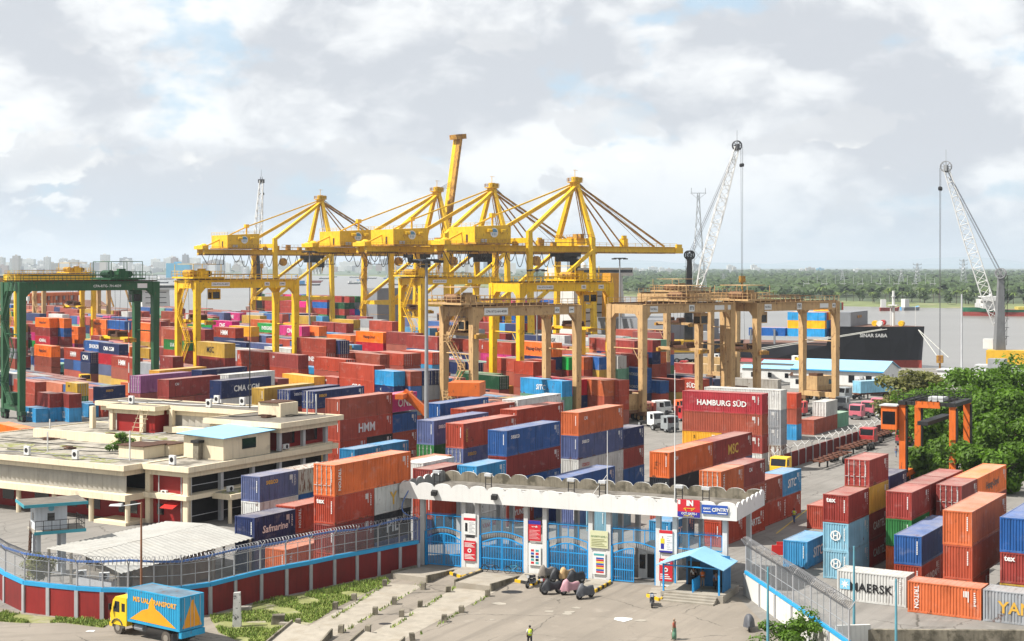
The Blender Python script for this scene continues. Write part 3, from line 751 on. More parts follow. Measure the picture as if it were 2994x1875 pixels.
# remaining rows as one mass
fb = MB(); fcol = []
for mtx, L, H, hx in FILL:
    o0 = mtx.translation; ex = mtx.to_3x3() @ Vector((1, 0, 0)); ey = mtx.to_3x3() @ Vector((0, 1, 0)); pad = .02
    fb.obox(o0 + ex * pad + ey * pad, ex * (L - 2 * pad), ey * (CW - 2 * pad), UP * (H - .05))
    fcol.extend([fade(hexc(hx), R.uniform(-.2, .1), R.uniform(.08, .25))] * 6)
mf = bpy.data.materials.new('container_paint_rows'); mf.use_nodes = True; q = NT(mf.node_tree)
at = q.n('ShaderNodeAttribute', attribute_name='Col'); gpos = q.n('ShaderNodeNewGeometry').outputs['Position']
f1 = q.mr(q.noise(gpos, .35, 4, .6), .3, .7, .8, 1.15)
base = q.vmul(at.outputs['Color'], q.n('ShaderNodeCombineXYZ', i0=f1, i1=f1, i2=f1).outputs[0])
nrm = q.n('ShaderNodeSeparateXYZ', i0=q.n('ShaderNodeNewGeometry').outputs['Normal']).outputs[2]
base = q.mix(q.math('MULTIPLY', q.mr(nrm, .6, .9, 0, 1), q.mr(q.noise(gpos, .28, 5, .65), .36, .66, .18, .55)), base, (.34, .30, .26, 1))
wu = q.n('ShaderNodeVectorMath', operation='DOT_PRODUCT', i0=gpos, i1=tuple(U)).outputs['Value']
wv = q.n('ShaderNodeVectorMath', operation='DOT_PRODUCT', i0=gpos, i1=tuple(W)).outputs['Value']
cor = q.math('ADD', q.math('SINE', q.math('MULTIPLY', wu, 22.4)), q.math('SINE', q.math('MULTIPLY', wv, 22.4)))
b = q.n('ShaderNodeBsdfPrincipled', I_Base_Color=base, I_Roughness=.55)
bp = q.n('ShaderNodeBump', I_Strength=.7, I_Distance=.05, I_Height=cor); q.put(b.inputs['Normal'], bp.outputs[0])
q.n('ShaderNodeOutputMaterial', i0=b.outputs[0])
fo = fb.build('container_rows', mf); tag(fo, 'further rows of stacked containers filling the far yard', 'containers', None, 'stuff')
ca = fo.data.color_attributes.new('Col', 'FLOAT_COLOR', 'CORNER')
ca.data.foreach_set('color', [x for c in fcol for _ in range(4) for x in c])
print('STACKS', len(STACKS), 'CONTS', len(CONTS), 'FILL', len(FILL))

for c in CONTS:
    if c['lg'] == '#kMAERSK' and c['pos'].y < 150:
        pts = []
        for k in range(14): r = .42 if k % 2 == 0 else .16; pts.append((5.35 + r * math.sin(k * math.pi / 7), CW + .03, 1.45 + r * math.cos(k * math.pi / 7)))
        MB().box(4.9, CW + .005, 1.0, 5.8, CW + .015, 1.9).build('emblem_panel', LOGOCOL['c'], c['o'], local=True); MB().poly(pts).build('emblem_star', mPLAIN, c['o'], local=True)
# ================================================================ rubber-tyred gantry cranes
def rail(mb, a, b2, h=1.1, n=8, r=.04, m=0):
    a = Vector(a); b2 = Vector(b2)
    for i in range(n + 1):
        p = a.lerp(b2, i / n); mb.beam(p, p + UP * h, r * 2, r * 2, m)
    mb.beam(a + UP * h, b2 + UP * h, r * 2, r * 2, m); mb.beam(a + UP * h * .5, b2 + UP * h * .5, r * 1.6, r * 1.6, m)
def stair(mb, a, b2, side, wd=.8, m=0):
    a = Vector(a); b2 = Vector(b2); s = Vector(side).normalized() * wd
    for o in (Vector((0, 0, 0)), s): mb.beam(a + o, b2 + o, .12, .22, m); mb.beam(a + o + UP, b2 + o + UP, .06, .06, m)
    n = max(int((b2 - a).length / .45), 3)
    for i in range(n + 1): p = a.lerp(b2, i / n); mb.beam(p, p + s, .26, .05, m)
    for i in range(0, n + 1, 4):
        for o in (Vector((0, 0, 0)), s): p = a.lerp(b2, i / n) + o; mb.beam(p, p + UP, .05, .05, m)
def wheel(mb, c, ax, r, wd, m0=0, m1=1, n=14):
    ax = Vector(ax).normalized(); c = Vector(c)
    mb.tube(c - ax * wd / 2, c + ax * wd / 2, r, r, n, m0); mb.tube(c - ax * (wd / 2 + .03), c + ax * (wd / 2 + .03), r * .55, r * .5, n, m1)
SPAN, BASE = 23.5, 8.8
def rtg(x, d, h, colr, label, trolley=.75, spread=12.0, signs=(), stairs=True, cabin_x=None, SPAN=SPAN):
    m1, m2, lw = {'g': (mGRN, mGRND, 1.35), 'y': (mYEL, mYELD, 1.25), 't': (mTAN, mTAND, 1.3)}[colr]
    t = thing('gantry_crane', label, 'gantry crane', D(x, d), 'rubber-tyred gantry cranes over the stacks')
    t.matrix_basis = frame(D(x, d), W)
    bl = lambda mb, nm, mm, par=t: mb.build(nm, mm, par, local=True)
    for px in (0, SPAN):
        for py in (0, BASE):
            mb = MB(); b0 = .55; t0 = lw / 2
            sx = 1 if px == 0 else -1; sy = 1 if py == 0 else -1
            mb.hexa([(px - b0, py - b0, 1.9), (px + b0, py - b0, 1.9), (px + b0, py + b0, 1.9), (px - b0, py + b0, 1.9)],
                    [(px - t0, py - t0, h - 1.8), (px + t0, py - t0, h - 1.8), (px + t0, py + t0, h - 1.8), (px - t0, py + t0, h - 1.8)])
            mb.hexa([(px - t0, py - t0, h - 1.8), (px + t0, py - t0, h - 1.8), (px + t0, py + t0, h - 1.8), (px - t0, py + t0, h - 1.8)],
                    [(px - t0, py - t0, h - .05), (px + t0, py - t0, h - .05), (px + t0, py + t0, h - .05), (px - t0, py + t0, h - .05)])
            # haunch under the girder
            mb.slab([(px + sx * t0, py - .45, h - 1.7), (px + sx * (t0 + 1.1), py - .45, h - 1.7), (px + sx * t0, py - .45, h - 2.9)], (0, .9, 0))
            bl(mb, 'leg', m1)
            wb = MB(); wb.box(px - .5, py - 1.2, 1.15, px + .5, py + 1.2, 1.95); bl(wb, 'bogie', m2)
            for k in (-.8, .8):
                wm = MB(); wheel(wm, (px, py + k, .75), (1, 0, 0), .75, .6); bl(wm, 'wheel', [mRUBBER, m1])
        mb = MB(); mb.box(px - .45, .5, 1.9, px + .45, BASE - .5, 2.9); bl(mb, 'sill_beam', m1)
        mb = MB(); mb.box(px - .5, lw / 2, h - 1.75, px + .5, BASE - lw / 2, h - .1)
        for s in (.0, 1):
            yy = lw / 2 if s == 0 else BASE - lw / 2; k = 1 if s == 0 else -1
            mb.slab([(px - .5, yy, h - 1.75), (px - .5, yy + k * 1.0, h - 1.75), (px - .5, yy, h - 2.8)], (1, 0, 0))
        bl(mb, 'end_beam', m1)
        mb = MB(); mb.tube((px, .3, h * .62), (px, BASE - .3, h * .62), .14); mb.tube((px, .4, h * .62 - 3), (px, 2.6, h * .62), .07) if px == 0 else None; bl(mb, 'tie_bar', m1)
    for py in (.0, BASE):
        mb = MB(); mb.box(lw / 2, py - .55, h - 1.7, SPAN - lw / 2, py + .55, h - .02); bl(mb, 'girder', m1)
        mb = MB(); yo = py - .9 if py == 0 else py + .9
        mb.box(0, min(yo, py), h + .0, SPAN, max(yo, py), h + .06); rail(mb, (0, yo, h + .06), (SPAN, yo, h + .06), 1.1, 16); bl(mb, 'walkway_railing', m1)
        mb = MB(); mb.box(-.4, py - .12, h + .07, SPAN + .4, py + .12, h + .26); bl(mb, 'rail', mBROWN)
    # cable duct along the girder
    mb = MB(); mb.box(1, -1.0, h + 1.2, SPAN * .62, -.75, h + 1.32); bl(mb, 'cable_tray', m2)
    # trolley
    cx = SPAN * trolley; z = h + .35
    mb = MB(); mb.box(cx - 3.6, -.6, z, cx + 3.6, BASE + .6, z + .35); rail(mb, (cx - 3.6, -.6, z + .35), (cx + 3.6, -.6, z + .35), 1.2, 7); rail(mb, (cx - 3.6, BASE + .6, z + .35), (cx + 3.6, BASE + .6, z + .35), 1.2, 7); rail(mb, (cx - 3.6, -.6, z + .35), (cx - 3.6, BASE + .6, z + .35), 1.2, 7); rail(mb, (cx + 3.6, -.6, z + .35), (cx + 3.6, BASE + .6, z + .35), 1.2, 7)
    tr = bl(mb, 'trolley_deck', m1)
    mb = MB(); mb.tube((cx - 2.6, 1.5, z + 1.1), (cx - 2.6, 5.0, z + 1.1), .75, .75, 12); bl(mb, 'hoist_drum', m2, tr)
    mb = MB(); mb.tube((cx + 1.9, 3.0, z + 1.05), (cx + 1.9, 6.8, z + 1.05), .65, .65, 12); bl(mb, 'hoist_drum', mDARK if colr != 'g' else m2, tr)
    mb = MB(); mb.box(cx - 1.2, 1.2, z + .35, cx + .9, 3.4, z + 1.7); mb.box(cx - .6, 5, z + .35, cx + 1, 7.2, z + 1.5); mb.box(cx - 1.0, 1.5, z + 1.7, cx + .4, 2.6, z + 2.1); bl(mb, 'hoist_motor', m1, tr)
    mb = MB(); hz = 3.0 if colr != 'g' else 3.5
    for a in (-3.2, 3.2):
        for b3 in (0, BASE): mb.beam((cx + a, b3, z + .3), (cx + a, b3, z + hz), .1, .1)
    if colr == 'g':
        for b3 in (0, BASE): mb.beam((cx - 3.2, b3, z + hz), (cx + 3.2, b3, z + hz), .12, .12); mb.beam((cx, b3, z + .3), (cx, b3, z + hz), .1, .1)
        for a in (-3.2, 3.2): mb.beam((cx + a, 0, z + hz), (cx + a, BASE, z + hz), .12, .12)
    else: mb.box(cx - 3.3, .2, z + hz, cx + 2.2, BASE - 1.5, z + hz + .1)
    bl(mb, 'canopy_frame', m1, tr)
    # spreader on its ropes
    mb = MB()
    for a in (-1.4, 1.4):
        for b3 in (2.6, 6.2): mb.tube((cx + a, b3, z), (cx + a * .8, b3, spread + 1.3), .035, .035, 4)
    bl(mb, 'hoist_ropes', mWIRE, t)
    mb = MB(); mb.box(cx - .6, -1.7, spread, cx + .6, BASE + 1.7, spread + .55); sp = bl(mb, 'spreader', mYEL if colr != 't' else mTAN)
    mb = MB(); mb.box(cx - 1.1, 2, spread + .56, cx + 1.1, 6.8, spread + 1.0); mb.tube((cx - 1.1, 2.6, spread + 1.3), (cx + 1.1, 2.6, spread + 1.3), .45, .45, 10); mb.tube((cx - 1.1, 6.2, spread + 1.3), (cx + 1.1, 6.2, spread + 1.3), .45, .45, 10); bl(mb, 'head_block', mBROWN, sp)
    for b3 in (-1.7, BASE + 1.1):
        mb = MB(); mb.box(cx - 1.2, b3, spread - .35, cx + 1.2, b3 + .6, spread + .35); bl(mb, 'spreader_end', mYELD, sp)
    # driver's cab
    xx = cx + 2.6 if cabin_x is None else cabin_x
    mb = MB(); mb.box(xx - 1, 1.0, h - 4.1, xx + 1, 3.0, h - 1.9); cb = bl(mb, 'driver_cab', m1)
    mb = MB(); mb.box(xx - .8, .97, h - 3.9, xx + .8, 1.0, h - 2.5); mb.box(xx - 1.03, 1.2, h - 3.9, xx - 1, 2.8, h - 2.6); bl(mb, 'cab_window', mDKGLASS, cb)
    mb = MB(); [mb.beam((xx + a, 2, h - 1.9), (xx + a, 2, h + .3), .1, .1) for a in (-.8, .8)]; bl(mb, 'cab_hanger', m1, cb)
    if stairs:
        mb = MB(); zz = [2.9, h * .27, h * .5, h * .72, h - .1]
        for i in range(4):
            y0, y1 = (1.2, 5.6) if i % 2 == 0 else (5.6, 1.2)
            stair(mb, (-1.0, y0, zz[i]), (-1.0, y1, zz[i + 1]), (-1, 0, 0)); mb.box(-1.9, min(y1, y1 + .0) - .9, zz[i + 1] - .08, -.6, y1 + .9, zz[i + 1]); rail(mb, (-1.9, y1 - .9, zz[i + 1]), (-1.9, y1 + .9, zz[i + 1]), 1.1, 2)
        bl(mb, 'stairs', m1)
    mb = MB(); mb.box(-.7, 3.0, 2.95, .7, 6.2, 5.2); bl(mb, 'power_house', m1 if colr == 'g' else m2)
    for s, fx, wdt, hh, col in signs:
        xs = SPAN * fx; mb = MB(); mb.box(xs - wdt / 2, -.60, h - .85 - hh / 2, xs + wdt / 2, -.555, h - .85 + hh / 2); sg = bl(mb, 'sign_plate', mPLAIN if col != 'n' else m1)
        if s: text(s, mBLACK if col != 'n' else mPLAIN, sg, (xs, -.603, h - .85), (1, 0, 0), (0, -1, 0), h=hh * .55, wmax=wdt * .88, local=True)
    return t
rtg(63, 280, 26.0, 'g', 'dark green gantry crane with caged trolley, first on its side of the yard', .78, 14.6, (('CPA-RTG- 7H-4039', .62, 7, .9, 'n'), ('', .89, 2, .9, 'w')), SPAN=26.6)
rtg(576, 315, 26.0, 'y', 'yellow gantry crane with front stairs straddling the stacks behind the office', .10, 17.0, (('CPA RTG-7H-4027', .22, 4.2, .8, 'w'), ('40t', .69, 1.2, .8, 'w'), ('ZPMC', .85, 1.4, .8, 'w')))
rtg(1232, 375, 26.0, 'y', 'yellow gantry crane half hidden behind the lamp mast', .06, 17.5, (('CPA RTG-7H-4031', .22, 4.2, .8, 'w'), ('40t', .62, 1.2, .8, 'w')), cabin_x=1.5)
rtg(1521, 296, 25.6, 'y', 'yellow gantry crane with trolley at the water end', .74, 16.0, (('CPA RTG-7H-4033', .25, 4.2, .8, 'w'), ('40t', .68, 1.2, .8, 'w'), ('ZPMC', .88, 1.4, .8, 'w')), stairs=False)
rtg(1385, 261, 21.9, 't', 'sandy gantry crane with stairs and dark trolley on its end', .02, 16.8, (('CPA RTG-6H-4008', .19, 5.2, 1.2, 'w'), ('40t', .78, 1.1, 1.1, 'w'), ('ZPMC', .925, 1.2, 1.1, 'w')), cabin_x=-.2)
rtg(1879, 280, 21.8, 't', 'sandy gantry crane with maker sign beside the blue stack', .62, 12.6, (('NOELL', .1, 2.0, 1.1, 'w'), ('m', .52, 1.4, 1.3, 'w'), ('', .84, 2.6, .9, 'w'), ('', .96, 1.0, .9, 'w')), stairs=False)
rtg(2213, 295, 21.8, 't', 'sandy gantry crane in front of the black ship bow', .02, 12.0, (('NOELL', .11, 2.0, 1.1, 'w'), ('m', .5, 1.4, 1.3, 'w'), ('', .82, 2.6, .9, 'w'), ('40t', .95, 1.0, .9, 'w')), stairs=False)
rtg(1950, 352, 22.5, 't', 'sandy gantry crane behind the others near the quay', .30, 15.0, (('NOELL', .1, 2.0, 1.1, 'w'),), stairs=False)
rtg(48, 440, 26.5, 'y', 'distant yellow gantry crane seen behind the green one', .82, 16.5)
rtg(128, 520, 24.0, 't', 'distant sandy gantry crane seen through the green one', .5, 15.0)

# ================================================================ ship-to-shore quay cranes
def sts(tq, label, raised=False):
    o = Vector((26.6, 486, 0)) + U * tq
    t = thing('quay_crane', label, 'quay crane', o, 'yellow quay cranes along the river'); t.matrix_basis = frame(o, W)
    bl = lambda mb, nm, mm=mYEL, par=t: mb.build(nm, mm, par, local=True)
    G, Bs, zb = 26.0, 19.4, 33.6
    for px in (0, -G):
        ztop = 38.2 if px == 0 else 40.0
        for py in (0, Bs):
            mb = MB(); tw = py + (1.2 if py == 0 else -1.2)
            mb.hexa([(px - .8, py - .8, 2.4), (px + .8, py - .8, 2.4), (px + .8, py + .8, 2.4), (px - .8, py + .8, 2.4)],
                    [(px - .8, tw - .7, ztop), (px + .8, tw - .7, ztop), (px + .8, tw + .7, ztop), (px - .8, tw + .7, ztop)]); bl(mb, 'leg')
            mb = MB(); mb.box(px - .6, py - 3, .9, px + .6, py + 3, 2.3); bl(mb, 'bogie', mYELD)
        mb = MB(); mb.box(px - .7, .8, 3.0, px + .7, Bs - .8, 4.6); bl(mb, 'sill_beam')
        mb = MB(); mb.box(px - .7, 1.2, 15.2, px + .7, Bs - 1.2, 16.6); bl(mb, 'portal_beam')
        mb = MB(); mb.box(px - .9, .4, 35.6 if px == 0 else 36.2, px + .9, Bs - .4, 38.0 if px == 0 else 37.8); bl(mb, 'cross_beam')
    for py in (.4, Bs - .4):
        mb = MB(); mb.box(-G + .8, py - .5, 15.3, -.8, py + .5, 16.5); bl(mb, 'side_beam')
        mb = MB(); mb.beam((-.3, py, 34), (-G + .6, py, 17.0), 1.0, 1.0); bl(mb, 'brace')
    tip = 2.5 if raised else 42.5
    for py in (7.2, 12.2):
        mb = MB(); mb.box(-54, py - .65, zb, tip, py + .65, zb + 1.9); bl(mb, 'girder')
        mb = MB(); mb.box(-54, py - .85, zb - .42, tip, py + .85, zb - .02); bl(mb, 'rail_and_shade_strip', mYELD)  # rail made deeper and brown to paint the shade under the girder
    mb = MB()
    for i in range(12 if raised else 22): xx = -45 + i * 4.0; mb.box(xx, 7.85, zb + .6, xx + .5, 11.55, zb + 1.2)
    bl(mb, 'girder_ties', mYELD)
    mb = MB(); rail(mb, (-54, 5.7, zb + 1.9), (tip, 5.7, zb + 1.9), 1.1, 30 if not raised else 18, .05); mb.box(-54, 5.7, zb + 1.8, tip, 6.5, zb + 1.9); bl(mb, 'walkway')
    # boom head or raised boom
    if raised:
        a = Vector((3, 9.7, zb + 2)); b2 = a + Vector((6.6, 0, 41))
        for dy in (-1.15, 1.15):
            mb = MB(); mb.beam(a + Vector((0, dy, 0)), b2 + Vector((0, dy, 0)), 1.0, 2.2); bl(mb, 'raised_boom', mYELD if dy < 0 else mYEL)
        mb = MB()
        for i in range(11): p = a.lerp(b2, (i + .5) / 11); mb.beam(p + Vector((.4, -1.15, 0)), p + Vector((.4, 1.15, 0)), .5, .5)
        bl(mb, 'boom_ties', mYELD)
        mb = MB(); mb.obox(b2 + Vector((-2.2, -2.2, -.6)), (4.6, 0, .5), (0, 4.4, 0), (-.2, 0, 1.8)); bl(mb, 'boom_head', mYELD)
        mb = MB()
        for i in range(4): mb.beam((0, 9 + .4 * i, 57), a.lerp(b2, .55 + .02 * i), .1, .1)
        bl(mb, 'boom_ropes', mWIRE)
    else:
        mb = MB(); mb.box(42.5, 6.2, zb - .3, 46, 13.2, zb + 1.6); mb.box(43, 6.2, zb + 1.6, 45.5, 7, zb + 2.8); bl(mb, 'boom_head')
        mb = MB(); mb.box(20.5, 8.4, zb + 1.9, 22.3, 10.6, zb + 4.6); mb.box(20.2, 8.2, zb + 4.6, 21.6, 9.4, zb + 5.6); bl(mb, 'boom_latch')
        for py in (7.2, 12.2):
            mb = MB(); mb.beam((.4, 9.7 + (py - 9.7) * .4, 55), (19, py, zb + 2), .38, .38); bl(mb, 'forestay', mYELD)
            mb = MB(); mb.beam((.4, 9.7 + (py - 9.7) * .4, 55.6), (38, py, zb + 2), .55, .55); bl(mb, 'forestay', mYELD)
        mb = MB()
        for k in range(3): mb.tube((.5, 9.2 + .5 * k, 57), (30 + 3 * k, 9.2 + .5 * k, zb + 2.2), .07, .07, 4)
        bl(mb, 'hoist_ropes', mWIRE)
    # A-frame
    for py in (1.2, Bs - 1.2):
        mb = MB(); mb.beam((0, py, 38), (0, 9.7 + (1.1 if py > 9 else -1.1), 55.5), 1.5, 1.7, w2=1.2, h2=1.3); bl(mb, 'mast_leg')
    mb = MB(); mb.lathe((0, 9.7, 54), [(1.5, 0), (1.7, 2.2), (2.6, 2.4), (2.6, 2.6), (1.2, 2.7), (1.2, 4.2)], 10); mb.beam((0, 9.7, 58), (0, 9.7, 60.6), .14); mb.beam((-.8, 9.7, 60.4), (1.2, 9.7, 60.4), .1); mb.box(-1.8, 7.6, 56.7, 1.4, 8.6, 58); mb.box(.2, 10.2, 56.7, 2.1, 11.8, 57.8); ap = bl(mb, 'mast_head')
    mb = MB(); c = Vector((0, 9.7, 56.7))
    for k in range(8):
        a1, a2 = k * math.pi / 4, (k + 1) * math.pi / 4; rail(mb, c + Vector((math.cos(a1) * 2.6, math.sin(a1) * 2.6, 0)), c + Vector((math.cos(a2) * 2.6, math.sin(a2) * 2.6, 0)), 1.1, 2, .05)
    bl(mb, 'mast_railing', mYELD, ap)
    for py in (1.2, Bs - 1.2):
        mb = MB(); mb.beam((-.4, 9.7 + (1 if py > 9 else -1), 55), (-G, py, 39.6), 1.15, 1.15); bl(mb, 'backstay')
    mb = MB(); mb.beam((-.6, 9.7, 56), (-34, 9.7, 44.6), .45, .45); mb.beam((-34, 9.7, 44.6), (-52, 9.7, zb + 3), .45, .45); bl(mb, 'tail_stay')
    mb = MB(); mb.beam((-34, 9.7, 41), (-34, 9.7, 45.2), .5, .5); mb.box(-34.8, 9, 44.2, -33.2, 10.4, 45.6); bl(mb, 'stay_post')
    # machinery house
    mb = MB(); x0, x1, y0, y1, z0 = -46.0, -32.0, 2.8, 16.4, zb + 2.6
    mb.hexa([(x0, y0, z0), (x1, y0, z0), (x1, y1, z0), (x0, y1, z0)], [(x0, y0, z0 + 4.9), (x1, y0, z0 + 5.6), (x1, y1, z0 + 5.6), (x0, y1, z0 + 4.9)])
    hs = bl(mb, 'machinery_house')
    mb = MB(); mb.box(x0 - .4, y0 - 1.2, z0 - .5, x1 + .4, y1 + .4, z0 - .02); rail(mb, (x0 - .4, y0 - 1.2, z0), (x1, y0 - 1.2, z0), 1.1, 9, .05); bl(mb, 'house_deck', mYELD, hs)
    mb = MB(); mb.tube((x0 + 7.4, y0 - .02, z0 + 3.1), (x0 + 7.4, y0 - .1, z0 + 3.1), 1.5, 1.5, 20); em = bl(mb, 'emblem', mPLAIN, hs)
    mb = MB(); mb.add([(x0 + 7.4 + 1.2 * math.cos(a), y0 - .12, z0 + 3.2 + 1.1 * math.sin(a)) for a in [math.pi * k / 8 for k in range(9)]], [tuple(range(9))]); [mb.box(x0 + 6.7 + k * .6, y0 - .125, z0 + 2.2, x0 + 6.95 + k * .6, y0 - .115, z0 + 3.0) for k in range(3)]; bl(mb, 'emblem_print', M('emblem_blue', (.10, .30, .50), .5), hs)
    for k in (4.4, 9.7): mb = MB(); mb.slab([(x0 + k, y0, z0 + 3.2), (x0 + k, y0, z0 + 4.3), (x0 + k, y0 - 1.1, z0 + 4.0), (x0 + k, y0 - 1.1, z0 + 3.2)], (1.7, 0, 0)); bl(mb, 'vent_hood', mYEL, hs)
    mb = MB(); mb.box(x0 - .06, y0 + 3.5, z0 + .1, x0 - .01, y0 + 4.6, z0 + 2.5); bl(mb, 'door', mBROWN, hs)
    for k in (2.3, 3.4): mb = MB(); mb.box(x0 + k, y0 - .6, z0 + .1, x0 + k + .8, y0 - .05, z0 + 1.1); bl(mb, 'air_conditioner', mLGREY, hs)
    mb = MB(); [rail(mb, a2, b3, 1.0, 6, .045) for a2, b3 in (((x0, y0, z0 + 5.0), (x1, y0, z0 + 5.7)), ((x0, y0, z0 + 5.0), (x0, y1, z0 + 5.0)))]; bl(mb, 'roof_railing', mYEL, hs)
    mb = MB(); [mb.box(-28 + k * 5.2, 6.0, zb + 1.9, -26.4 + k * 5.2, 7.4, zb + 3.1 + (k % 3) * .4) for k in range(4)]; mb.tube((-20, 4.6, zb - 3), (-20, 5.6, zb - 3), 1.6, 1.6, 14); bl(mb, 'electric_boxes', mYELD)['kind'] = 'stuff'
    mb = MB(); [rail(mb, (-.9, .4 + k * 9.3, 38.1), (-.9, 9.7 + k * 9.3, 38.1), 1.1, 6, .045) for k in range(2)]; mb.box(-2.4, 4, 38.0, -.9, 8, 39.4); mb.box(.9, 11, 36, 2.2, 15, 38.6); [mb.tube((.9 + .3 * k, 8 + k, 35), (1.2 + .3 * k, 8.4 + k, 30 - k), .16, .16, 5) for k in range(5)]; bl(mb, 'mast_foot_fittings', mYELD)
    mb = MB(); stair(mb, (-1.6, 2.6, 38.2), (-1.1, 7.6, 54.5), (-1, 0, 0), .8); bl(mb, 'mast_ladder', mYELD)
    mb = MB(); stair(mb, (-G + 2, -.9, 36.4), (-4, -.9, 36.4), (0, -1, 0), .7); [mb.beam((-G + .5, .4, 4.8 + k * 3.4), (-G + .5, Bs - .4, 4.8 + k * 3.4), .12, .12) for k in range(3)]; bl(mb, 'side_walkway', mYELD)
    # tail machinery
    mb = MB(); mb.box(-55, 6, zb + 1.9, -52.5, 13.5, zb + 3.2); mb.lathe((-53.5, 8, zb + 1.9), [(1.7, 0), (1.5, 1.6), (.6, 2.2)], 10); mb.tube((-53.5, 9.5, zb + 2.6), (-53.5, 13, zb + 2.6), 1.0, 1.0, 10); bl(mb, 'tail_machinery')
    mb = MB(); mb.beam((-55.5, 6, zb), (-53, 6, zb - 4), .2); mb.beam((-53, 6, zb - 4), (-46, 6, zb - 4), .2); mb.beam((-46, 6, zb - 4), (-46, 6, zb), .2); mb.beam((-55.5, 6, zb), (-42, 6, zb), .2)
    for k in range(5): mb.beam((-53 + k * 1.7, 6, zb - 4), (-52 + k * 1.7, 6, zb), .12)
    bl(mb, 'maintenance_cage', mDARK)
    # trolley, cab, festoon loops
    tx = -4.0 if not raised else -9
    mb = MB(); mb.box(tx - 3.5, 6, zb - 1.6, tx + 3.5, 13.4, zb - .3); mb.box(tx - 2.5, 7, zb - 3.2, tx + 2.5, 12, zb - 1.6); bl(mb, 'trolley', mDARK)
    mb = MB(); mb.box(tx + 2.6, 8, zb - 5.2, tx + 5, 10.6, zb - 2.4); bl(mb, 'driver_cab', mDARK)
    mb = MB()
    for k in range(10):
        xa = -42 + k * 3.6; pr = None
        for s in range(9):
            u = s / 8; p = Vector((xa + 3.6 * u, 6.2, zb - .3 - 4.6 * (1 - (2 * u - 1) ** 2) * (1 if k % 3 else .6)))
            if pr is not None: mb.tube(pr, p, .13, .13, 4)
            pr = p
    for k in range(9):
        xa = tx - 2 + k * .5; mb.tube((xa, 6.4, zb - .3), (xa + .1, 6.4, zb - 6 - (k % 3)), .12, .12, 4)
    bl(mb, 'festoon_cable', mBLACK)
    mb = MB(); zs = [2.4, 8, 13.5, 19, 24.5, 30, 34]
    for i in range(6):
        y0, y1 = (Bs - 1, Bs - 5.5) if i % 2 == 0 else (Bs - 5.5, Bs - 1)
        stair(mb, (-G - 1.2, y0, zs[i]), (-G - 1.2, y1, zs[i + 1]), (-1, 0, 0), 1.0); mb.box(-G - 2.4, y1 - .9, zs[i + 1] - .1, -G - .8, y1 + .9, zs[i + 1])
    bl(mb, 'stairs', mYELD)
    return t
sts(0, 'yellow quay crane with its boom lowered furthest out over the river')
sts(45, 'yellow quay crane with lowered boom, between the last crane and the raised boom')
sts(78.5, 'yellow quay crane with its boom raised steeply to the sky', True)
sts(162, 'yellow quay crane standing apart from the other three, furthest upstream')

# ================================================================ mobile harbour cranes
def lattice(mb, a, b2, w0, w1, w2, n, r):
    """four-chord boom from a to b2, widths at foot, middle and tip"""
    a = Vector(a); b2 = Vector(b2); t = (b2 - a).normalized(); sx = t.cross(UP).normalized(); sy = sx.cross(t).normalized()
    rings = []
    for i in range(n + 1):
        u = i / n; wd = w0 + (w1 - w0) * min(u / .18, 1) if u < .55 else w1 + (w2 - w1) * (u - .55) / .45
        p = a.lerp(b2, u); rings.append([p - sx * wd / 2 - sy * wd / 2, p + sx * wd / 2 - sy * wd / 2, p + sx * wd / 2 + sy * wd / 2, p - sx * wd / 2 + sy * wd / 2])
    for i in range(n):
        for k in range(4):
            mb.tube(rings[i][k], rings[i + 1][k], r, r, 5)
            q0, q1 = (k, (k + 1) % 4) if i % 2 else ((k + 1) % 4, k)
            mb.tube(rings[i][q0], rings[i + 1][q1], r * .55, r * .55, 4)
            if i % 2 == 0: mb.tube(rings[i][k], rings[i][(k + 1) % 4], r * .55, r * .55, 4)
def sheave(mb, c, ax, r, m=0):
    c = Vector(c); ax = Vector(ax).normalized(); s1 = ax.cross(UP).normalized(); s2 = s1.cross(ax); n = 16
    for off in (-.35, .35):
        pr = None
        for k in range(n + 1):
            p = c + ax * off + (s1 * math.cos(2 * math.pi * k / n) + s2 * math.sin(2 * math.pi * k / n)) * r
            if pr is not None: mb.beam(pr, p, .22, .22, m)
            if k % 2 == 0: mb.beam(c + ax * off, p, .1, .1, m)
            pr = p
